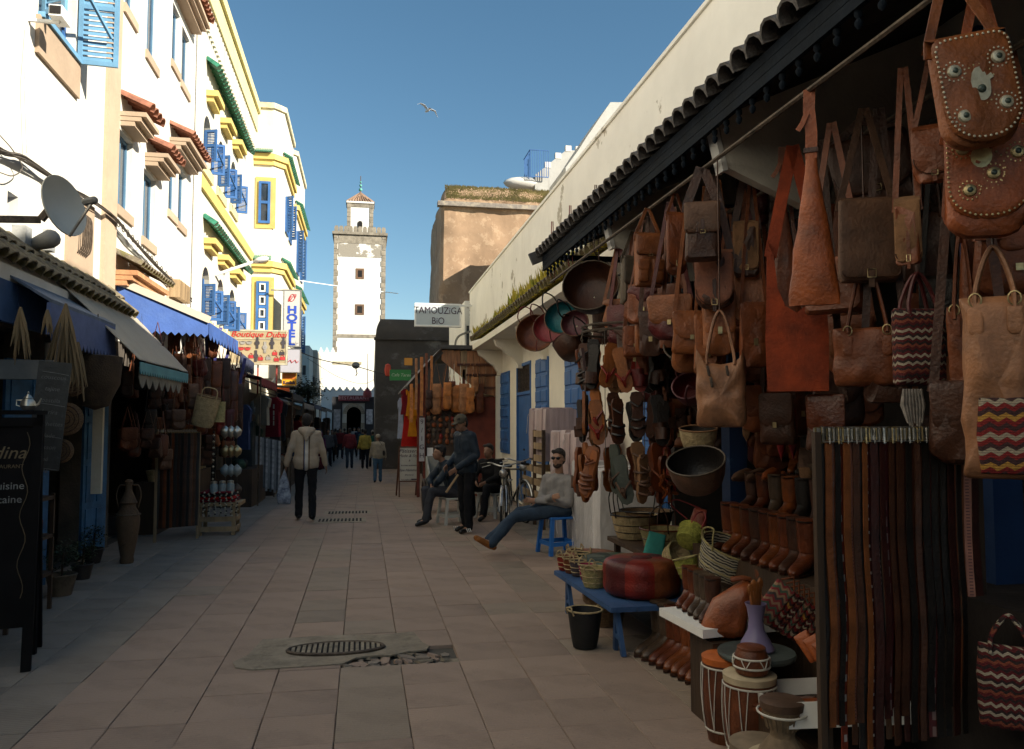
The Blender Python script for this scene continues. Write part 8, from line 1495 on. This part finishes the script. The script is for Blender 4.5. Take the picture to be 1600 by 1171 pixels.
# ================================================================ LEFT: near goods
# menu easel and slate
BKW = mat('black_board_wood', (.008, .007, .007), .8, .2, 4, .05, spec=.1)
t = thing('menu_easel', 'tall black menu easel with pale chalk words at the left edge', 'sign', (-2.50, 5.72, 0)); t.rotation_euler = (0, 0, rad(14))
M_ = MX.Rotation(rad(-7), 4, 'X')
b = B(); b.box(-.42, .40, -.02, .02, .28, 1.62, M=M_); b.obj('panel', BKW, t)
b = B(); b.box(.34, .40, -.035, -.021, .0, 1.66, M=M_); b.obj('side_rail', BKW, t); b = B(); b.box(-.42, .40, -.035, -.021, 1.60, 1.66, M=M_); b.obj('top_rail', BKW, t)
for x in (.37, -.39): b = B(); b.bar(M_ @ V((x, 0, .3)), M_ @ V((x, 0, 0)), .055, .05); b.obj('leg', BKW, t); b = B(); b.bar((x, .22, 1.4), (x, .62, 0), .055, .05); b.obj('leg', BKW, t)
CH = mat('chalk_gold', (.15, .11, .06), .8); CW = mat('chalk_white', (.22, .22, .21), .8)
def et(s_, x, z, sz, m, **k): o = text(s_, sz, m, t, M_ @ V((x, -.024, z)), (pi/2-rad(7), 0, 0), align='RIGHT', ext=.0008, **k); return o
et('Medina', .31, 1.42, .12, CH, shear=.3); et('RESTAURANT', .30, 1.33, .035, CH); et('Cuisine', .31, 1.20, .07, CW); et('Marocaine', .30, 1.11, .07, CW)
b = B(); b.tube([M_ @ V((.31+.02*sin(k*.8), -.026, 1.56-.045*k*.9)) for k in range(28)], .0025, 4); b.obj('gold_vine', CH, t)
p0, p1 = onY(50, 565, 6.6), onY(103, 735, 6.6); t = thing('hanging_slate', 'long narrow grey slate with faint chalk lines hanging by the dry palm leaves', 'slate', ((p0.x+p1.x)/2, 6.6, (p0.z+p1.z)/2)); t.rotation_euler = (0, rad(4.5), rad(15)); hw, hh = (p1.x-p0.x)*.42, (p0.z-p1.z)/2
b = B(); b.box(-hw, hw, -.01, .01, -hh, hh); b.obj('slate', stain(mat('chalky_slate', (.055, .055, .05), .85, .2, 6, .2), (.16, .16, .15), 9, .55, .75, amount=.5), t)
for i in range(9): text(['couscous', 'tajine', 'pastilla', 'harira', 'brochettes', 'salade', 'poisson', 'thé', 'café'][i], .045, mat('faint_chalk', (.17, .17, .16), .9), t, (0, -.012, hh-.12-i*.088), shear=.2, ext=.0008)
for k in range(4): b = B(); b.tube([(-hw*.7, -.012, hh-.08-k*.24), (0, -.013, hh-.085-k*.24), (hw*.9, -.012, hh-.095-k*.24)], .002, 4); b.obj('chalk_line', CW, t)
b = B(); b.tube([(0, 0, hh), (0, 0, hh+.3)], .005, 4); b.obj('cord', CABLE, t)
p0, p1 = onY(0, 562, 7.2), onY(82, 593, 7.2); b = B(); b.box(p0.x-.6, p1.x, 7.2, 7.3, p1.z, p0.z); b.obj('shop_lintel', GREYP, label='plain grey lintel board over the left shop opening', cat='board')
PALMD = mat('dry_palm', (.19, .13, .065), .9, .3, 9, .4, 50, stretch=(1, 1, .2))
def palmbunch(px, py, Y, L, n, label, seed, spread=.16):
    t = thing('dry_palm_leaves', label, 'palm leaves', onY(px, py, Y)); r = random.Random(seed)
    for i in range(n):
        a = r.uniform(0, 6.3); s_ = r.uniform(.2, 1)*spread; l_ = L*r.uniform(.6, 1.0); b = B(); b.tube([(0, 0, .03), (s_*.4*cos(a), s_*.4*sin(a), -l_*.35), (s_*cos(a), s_*sin(a), -l_)], [.012, .02, .003], 4, flat=.3); b.obj('dry_leaf', PALMD, t)
palmbunch(103, 480, 7.35, .72, 30, 'large bunch of dry palm leaves hanging from the blue board', 1); palmbunch(122, 540, 7.5, .5, 18, 'pale fringe of dry palm leaves beside the large bunch', 5, .1); palmbunch(32, 486, 6.7, .42, 16, 'small dark dried bunch hanging at the far left', 2, .09); palmbunch(74, 490, 7.0, .2, 8, 'tiny dried bunch hanging between the palm bunches', 3, .05)
p = onY(44, 628, 6.2); t = thing('teapot', 'small silver Moroccan teapot standing on the dark menu cabinet', 'teapot', (p.x, p.y, p.z-.06)); SILV = mat('dull_silver', (.45, .44, .38), .35, .2, 10, .05, 50, metal=.8)
b = B(); b.lathe([(.02, 0), (.035, .005), (.05, .03), (.045, .06), (.03, .08), (.032, .085), (.02, .1), (.006, .115), (.008, .125), (.002, .135)], 16); b.obj('pot', SILV, t); b = B(); b.tube([(.045, 0, .03), (.07, 0, .045), (.085, 0, .085)], [.012, .008, .005], 6); b.obj('spout', SILV, t); b = B(); b.tube([(-.04, 0, .07), (-.075, 0, .07), (-.075, 0, .035), (-.045, 0, .025)], .005, 5); b.obj('handle', SILV, t)
b = B(); b.box(p.x-1.2, p.x+.08, p.y-.1, p.y+.14, p.z-.09, p.z-.062); b.box(p.x+.06, p.x+.1, p.y, p.y+.04, 0, p.z-.091); b.obj('dark_shelf', BKW, label='thin dark shelf behind the menu easel carrying the silver teapot', cat='shelf')
for i, (px, py, r_) in enumerate(((102, 655, 26), (94, 705, 19), (112, 600, 20))):
    q = onY(px, py, 8.2+.1*i); t = thing('round_tray', 'dark round woven tray, %s of the trays hanging behind the slate' % ['topmost large one', 'lowest', 'uppermost small one'][i], 'tray', q); b = B(); rm = msc(q)*r_; b.lathe([(.005, .01), (rm*.8, .01), (rm, -.01), (rm, -.02), (.005, 0)], 24, M=MX.Rotation(pi/2, 4, 'X')); b.obj('tray', WICK, t)
    for k in range(3): b = B(); b.tube([(rm*(.3+.25*k)*cos(j*pi/10), -.012, rm*(.3+.25*k)*sin(j*pi/10)) for j in range(20)], .004, 4, closed=True); b.obj('weave_ring', L_DK, t)
p = onY(150, 600, 8.6); t = thing('conical_basket', 'large dim brown conical basket hanging by the white door strip', 'basket', p); b = B(); b.lathe([(.20, .28), (.24, .27), (.22, .0), (.12, -.22), (.01, -.26)], 20); b.obj('body', lea('dim_straw', (.09, .07, .045), rough=.9), t); b = B(); b.tube([(0, 0, .27), (0, 0, .7)], .006, 4); b.obj('cord', CABLE, t)
p0, p1 = onY(146, 620, 9.6), onY(160, 772, 9.6); b = B(); b.box(p0.x, p1.x-.02, 9.6, 9.66, p1.z, p0.z); b.obj('white_post', mat('cream_post', (.50, .46, .36), .8, .06), label='narrow cream door post standing between the blue doors', cat='post')
def leafball(t, c, r_, n, m, seed=0, ls=.03):
    g = random.Random(seed); b = B()
    for i in range(n):
        v_ = V((g.gauss(0, 1), g.gauss(0, 1), g.gauss(0, 1))); v_ = v_.normalized()*r_*g.uniform(.4, 1.05); v_ += V(c); a_ = g.uniform(0, 6.3); d = V((cos(a_), sin(a_), g.uniform(-.6, .9))).normalized()*ls*g.uniform(.5, 1.3); e_ = d.cross(V((.2, .3, 1))).normalized()*ls*.3; b.add([v_-d*.2, v_+e_, v_+d, v_-e_], [(0, 1, 2, 3)])
    return b.obj('foliage', m, t, kind='stuff')
LEAF = mat('dim_green_leaf', (.04, .065, .02), .6, .4, 5, 0); CLAYP = mat('dusty_clay', (.12, .09, .06), .85, .25, 8, .4)
for i, (px, py, s_) in enumerate(((95, 930, 1.0), (128, 905, .8), (145, 880, .85))):
    q = onZ(px, py); t = thing('potted_plant', ['bushy green plant in a pale clay pot by the menu easel', 'thin green plant in a small dark pot behind the pale pot', 'dark figurine pot with trailing plant next to the big jar'][i], 'plant', (q.x, q.y, 0)); b = B(); b.lathe([(.005, 0), (.09*s_, 0), (.13*s_, .17*s_), (.14*s_, .19*s_), (.13*s_, .20*s_), (.1*s_, .16*s_), (.005, .15*s_)], 20); b.obj('pot', CLAYP if i == 0 else mat('dark_pot', (.04, .03, .025), .6), t)
    leafball(t, (0, 0, .36*s_), .17*s_, 500, LEAF, i); b = B(); b.tube([(0, 0, .1), (.01, 0, .4*s_)], .01, 5); b.obj('stem', WOODD, t)
q = onZ(198, 880); t = thing('clay_jar', 'tall two handled painted clay jar standing at the left shop front', 'jar', (q.x, q.y, 0)); t.scale = (.7, .7, .96); JM = stain(mat('painted_clay', (.10, .06, .032), .8, .15, 6, .3), (.06, .035, .02), 9, .58, .64, amount=.9)
b = B(); b.lathe([(.005, 0), (.10, 0), (.11, .03), (.10, .07), (.13, .2), (.175, .4), (.185, .52), (.165, .60), (.12, .66), (.115, .70), (.14, .72), (.10, .78), (.055, .86), (.05, .92), (.065, .97), (.05, .99), (.005, 1.0)], 26); b.obj('body', JM, t)
for k in (-1, 1): b = B(); b.tube(curve([(k*.05, 0, .93), (k*.15, 0, .92), (k*.19, 0, .8), (k*.15, 0, .66)], 4), .012, 6); b.obj('handle', JM, t)
b = B(); b.tube([(.19*cos(k*pi/12), .19*sin(k*pi/12), .58) for k in range(24)], .008, 5, closed=True); b.obj('band', CLAYP, t)
t = thing('goods_shelf', 'low dark shelf with little boxes and bottles behind the menu easel', 'shelf', (-2.95, 7.2, 0))
for z in (.3, .62, .95): b = B(); b.box(-.25, .3, -.4, .5, z, z+.03); b.obj('shelf_board', WOODD, t)
for x, y in ((-.25, -.4), (.27, -.4), (.27, .47)): b = B(); b.box(x, x+.03, y, y+.03, 0, 1.0); b.obj('post', WOODD, t)
for i in range(14):
    z = (.33, .65, .98)[i % 3]; b = B(); b.box(-.04, .04, -.05, .05, 0, .12); o = thing('small_box', '%s little box on the dark shelf behind the easel, %s of fourteen' % (['cream', 'red', 'brown', 'grey'][i % 4], ORD[i]), 'box', (-2.85+.08*(i % 2), 6.9+.055*i, z), rnd.uniform(-.3, .3)); b.obj('box', [mat('dim_cream_card', (.30, .24, .15), .8), DRED, L_BR, GREYP][i % 4], o)
# left belts rack
YR = 11.9; a0 = onY(246, 680, YR-.3); a1 = onY(312, 678, YR); t = thing('belt_stand', 'wooden stand hung with dark belts on the left side of the street', 'rack', (0, 0, 0)); b = B(); b.bar((a0.x, a0.y, 1.5), (a1.x, a1.y, 1.5), .03); b.obj('bar', STEEL, t)
for q in (a0, a1): b = B(); b.bar((q.x, q.y, 1.5), (q.x, q.y, 0), .035); b.obj('post', WOODP, t)
for i in range(26):
    u = (i+.5)/26; m = rnd.choice([L_BK, L_DK, L_BK, L_DK, L_BR, BM[4], L_TK]); o = thing('belt', '%s belt on the left belt stand, %s from the left' % ({L_BK: 'black', L_DK: 'dark brown', L_BR: 'brown', BM[4]: 'dark wine', L_TK: 'taupe'}[m], ORD[i]), 'belt', (a0.x+(a1.x-a0.x)*u, a0.y+(a1.y-a0.y)*u-.02*(i % 2), 1.48), rnd.uniform(-.3, .3), 'belts on the left stand'); k = (m.name, .034, 1.3); bn.setdefault(k, belt_meshes(.034, 1.3, m)); link('strap', bn[k], o); link('buckle', BKL[i % 2], o)
# crate with red cloth and shell strings
q = onZ(333, 838); t = thing('wooden_crate', 'low rough wooden crate table with red cloth and shell strings', 'crate', (q.x+.02, q.y+.25, 0))
for x in (-.24, .22): 
    for y in (-.22, .2): b = B(); b.box(x, x+.05, y, y+.05, 0, .42); b.obj('post', WOODP, t)
for z in (.06, .2): b = B(); b.box(-.24, .27, -.24, -.22, z, z+.07); b.obj('slat', WOODP, t); b = B(); b.box(.27, .29, -.2, .2, z, z+.07); b.obj('slat', WOODP, t)
b = B(); b.box(-.3, .34, -.26, .28, .42, .47); b.obj('top_board', WOODP, t)
o = thing('red_cloth_pile', 'dark red folded cloths lying on the rough crate', 'cloths', (q.x+.02, q.y+.25, .47)); 
for i in range(4): b = B(); b.puff(rr(.56-.04*i, .5, .05), .02, .02, M=MX.Translation((0, .25, .02+.04*i)) @ MX.Rotation(-pi/2, 4, 'X')); b.obj('folded_cloth', [DRED, RED, gm_[5], DRED][i], o)
SHL = mat('shell_bead', (.42, .38, .28), .5, .35, 20, .1)
for j in range(9):
    o = thing('bead_string', 'string of pale shells and dark beads hanging over the crate edge, %s from the left' % ORD[j], 'beads', (q.x-.28+.075*j, q.y-.04, .62), 0, 'bead strings on the crate'); b = B(); b2 = B()
    for k in range(16): (b if (k+j) % 3 else b2).ell((.012*sin(k*1.7+j), -.01*cos(k), -.022*k), .013, .013, .013, 6)
    b.obj('shells', SHL, o, kind='stuff'); b2.obj('dark_beads', L_BK, o, kind='stuff')
for j in range(12): k = j % 4; x = q.x+.0+.07*(j//4)*1.3; p = onY(352+(j//4)*9, 675+k*30, q.y+.5); t = thing('metal_lantern', '%s metal lantern hanging, %s down in the %s string left of the scarves' % (['silver', 'brassy', 'glass', 'dark'][k], ORD[k], ORD[j//4]), 'lantern', p); b = B(); b.lathe([(.01, .09), (.03, .07), (.07, .03), (.075, 0), (.06, -.05), (.02, -.08), (.005, -.1)], 14); b.obj('body', [SILV, BRASS, mat('lantern_glass', (.22, .26, .26), .2, .2, 8, 0), IRON][k], t); b = B(); b.tube([(0, 0, .08), (0, 0, .26)], .004, 4); b.obj('chain', IRON, t)
p = onY(333, 730, q.y+.1); t = thing('bead_rope', 'long twisted black and white bead rope hanging above the crate', 'beads', p); 
for k in range(20): b = B(); b.ell((0, 0, .5-.045*k), .018, .018, .016, 6); b.obj('bead', SHL if k % 2 else L_BK, t)
for j in range(3): p = onY(335+j*12, 770-j*3, q.y+.1); t = thing('glass_jar', 'small glass lidded jar, %s from left on the red cloth pile' % ORD[j], 'jar', (p.x, q.y+.05+.06*j, .60)); b = B(); b.lathe([(.005, 0), (.05, 0), (.055, .02), (.055, .12), (.04, .14)], 14); b.obj('jar', mat('lantern_glass', (.22, .26, .26)), t); b = B(); b.lathe([(.045, .14), (.045, .17), (.01, .18)], 12); b.obj('lid', SILV, t)
# hanging leather and baskets on the left, Y 11-14
LG = [((294, 600, 310, 640), L_TK, 11.8), ((250, 560, 268, 610), L_BR, 12.2), ((232, 600, 252, 640), L_DK, 11.6), ((262, 596, 280, 640), L_BR, 12), ((280, 560, 296, 600), L_BK, 12.6), ((296, 515, 308, 545), L_OR, 12.4), ((290, 535, 305, 562), L_TAN, 12.5), ((262, 520, 272, 556), L_BR, 12.6), ((272, 516, 282, 550), L_OR, 12.9), ((285, 570, 300, 602), L_TAN, 12.2), ((300, 590, 316, 640), L_BR, 12.6), ((312, 560, 330, 620), L_DK, 12.8), ((330, 570, 346, 630), L_BR, 13.0), ((345, 560, 360, 640), L_DK, 13.4), ((356, 580, 372, 660), L_CH, 13.6), ((338, 640, 352, 680), L_RD, 13.0), ((225, 640, 245, 680), L_BK, 11.4), ((268, 640, 290, 672), L_TK, 11.6), ((325, 520, 340, 560), L_BR, 13.2), ((210, 560, 228, 610), L_BK, 11.2), ((190, 580, 208, 620), L_DK, 10.8), ((306, 640, 322, 676), L_PK, 11.9), ((366, 600, 380, 676), L_DK, 13.9), ((240, 540, 255, 575), L_DK, 11.9), ((352, 640, 366, 690), L_WN, 13.5), ((315, 500, 327, 530), L_CH, 12.9)]
nmL = {L_TK: 'taupe', L_BR: 'brown', L_DK: 'dark brown', L_BK: 'black', L_OR: 'orange', L_TAN: 'tan', L_CH: 'chestnut', L_RD: 'red', L_PK: 'pinkish', L_WN: 'wine'}
for i, (bx, m_, Yg_) in enumerate(LG):
    p, w_, h, a = place(bx, None, Yg_); t = thing('leather_bag', '%s leather %s hanging in the crowded left shop under the blue awning, about %s from the street' % (nmL[m_], ['pouch', 'bag', 'satchel'][i % 3], ORD[i//3]), 'bag', p, a, 'bags hanging in the left shop')
    t['label'] = '%s %s hanging under the blue awning, %s %s height' % (nmL[m_], ['pouch', 'bag', 'satchel'][i % 3], ['far from the street at', 'mid way to the street at', 'near the street at'][0 if bx[0] < 250 else (1 if bx[0] < 310 else 2)], 'high' if bx[1] < 560 else ('middle' if bx[1] < 610 else 'low'))
    b = B(); b.puff(rr(w_, h, w_*.3, .8), .05, .05, wob=.02, seed=i); b.obj('bag_body', m_, t); b = B(); b.puff(rr(w_*.95, h*.6, w_*.3), .02, 0, y0=-.045); b.obj('flap', m_, t); b = B(); b.tube([(-w_*.4, 0, -.02), (0, 0, max(.15, min(.7, 3.05-p.z))), (w_*.4, 0, -.02)], .008, 4); b.obj('strap', m_, t)
p, w_, h, a = place((308, 620, 344, 668), None, 11.6); t = thing('woven_basket', 'pale woven palm shopping basket hanging in front of the left shop', 'basket', p, a); t.rotation_euler = (rad(10), rad(12), a)
b = B(); b.lathe([(.12, -h), (.145, -h*.9), (w_*.5, -.02), (w_*.5, 0), (w_*.46, -.02), (.12, -h*.85), (.005, -h*.85)], 22, sy=.6); b.obj('body', PALM, t); b = B(); b.tube(curve([(-.1, -.09, -.03), (-.08, -.1, .12), (.08, -.1, .12), (.1, -.09, -.03)], 4), .008, 5); b.obj('handle', PALM, t); b = B(); b.tube([(w_*.5*cos(k*pi/10), w_*.3*sin(k*pi/10), 0) for k in range(20)], .009, 5, closed=True); b.obj('rim', WICK, t)
p, w_, h, a = place((332, 628, 352, 660), None, 11.75); t = thing('woven_basket', 'smaller woven basket hanging just right of the pale palm basket', 'basket', p, a); b = B(); b.lathe([(.08, -h), (w_*.5, 0), (w_*.44, -.02), (.005, -h*.9)], 18, sy=.6); b.obj('body', STRAW, t)
p, w_, h, a = place((390, 625, 406, 648), None, 19); t = thing('paper_lantern', 'round pale blue lamp shade hanging above the scarf rail', 'lamp shade', p); b = B(); b.ell((0, 0, -h/2), w_/2, w_/2, h/2, 14); b.obj('shade', mat('pale_blue_shade', (.22, .28, .34), .6), t)
p, w_, h, a = place((400, 648, 412, 662), None, 18.5); t = thing('paper_lantern', 'small cream lamp shade hanging below the pale blue one', 'lamp', p); b = B(); b.lathe([(w_*.35, 0), (w_*.5, -h), (.01, -h)], 12); b.obj('shade', mat('dim_cream_card', (.30, .24, .15)), t)
for i, yy in enumerate((632, 642, 650, 658)): p, w_, h, a = place((427, yy, 438, yy+7), None, 19); t = thing('striped_cushion', 'small striped textile, %s down in the hanging strip right of the cream shade' % ORD[i], 'textile', p); b = B(); b.box(-w_/2, w_/2, -.03, .03, -h, 0); b.obj('textile', gm_[4], t)
b = B(); b.box(-3.9, -2.75, 9.0, 9.1, 2.3, 3.0); b.box(-4.2, -3.26, 12.2, 16, 2.4, 2.5)
# crowded hanging goods of the left shops
cm = {}
for i in range(110):
    k = i % 9; m_ = [L_BR, L_DK, L_BK, L_TK, L_CH, L_TAN, L_DK, L_WN, L_BR][k]; y = rg.uniform(10.9, 16.8); x = rg.uniform(-3.15, -2.3) if y > 12 else rg.uniform(-3.15, -2.6); z = rg.uniform(1.2, 2.75) if x < -2.45 else rg.uniform(1.9, 2.7)
    if k not in cm:
        w_, h = rg.uniform(.16, .26), rg.uniform(.24, .36); b = B(); b.puff(rr(w_, h, w_*rg.uniform(.1, .45), rg.uniform(.6, 1)), .05, .05, wob=.03, seed=k); c_ = B(); c_.puff(rr(w_*.95, h*.6, w_*.3), .02, 0, y0=-.045); d_ = B(); d_.tube([(-w_*.4, 0, -.02), (0, 0, .3), (w_*.4, 0, -.02)], .008, 4); cm[k] = (b.mesh('bag_body', m_), c_.mesh('flap', m_), d_.mesh('strap', m_))
    o = thing('leather_bag', '%s bag crowded %s in the left shop front, %s' % (nmL[m_], 'high' if z > 2.2 else ('half way up' if z > 1.7 else 'low'), 'near end' if y < 13 else ('middle' if y < 15 else 'far end')), 'bag', (x, y, z), rg.uniform(-.8, .8), 'crowded bags of the left shop front')
    for me, n in zip(cm[k], ('bag_body', 'flap', 'strap')): link(n, me, o)
b = B(); b.box(-3.2, -2.9, 12.4, 16.5, 0, .75); b.obj('goods_counter', WOODD, label='long dark goods counter under the hanging bags of the left shop', cat='counter')
for i in range(16): y = 12.6+i*.24; o = thing('basket', 'small %s basket on the long dark counter, %s along it' % (['palm', 'wicker', 'straw'][i % 3], ORD[i]), 'basket', (-3.02, y, .75)); b = B(); b.lathe([(.005, 0), (.07, 0), (.11, .16), (.10, .16), (.06, .03), (.005, .03)], 14); b.obj('body', [PALM, WICK, STRAW][i % 3], o)
bpy.data.scenes.remove(TS)
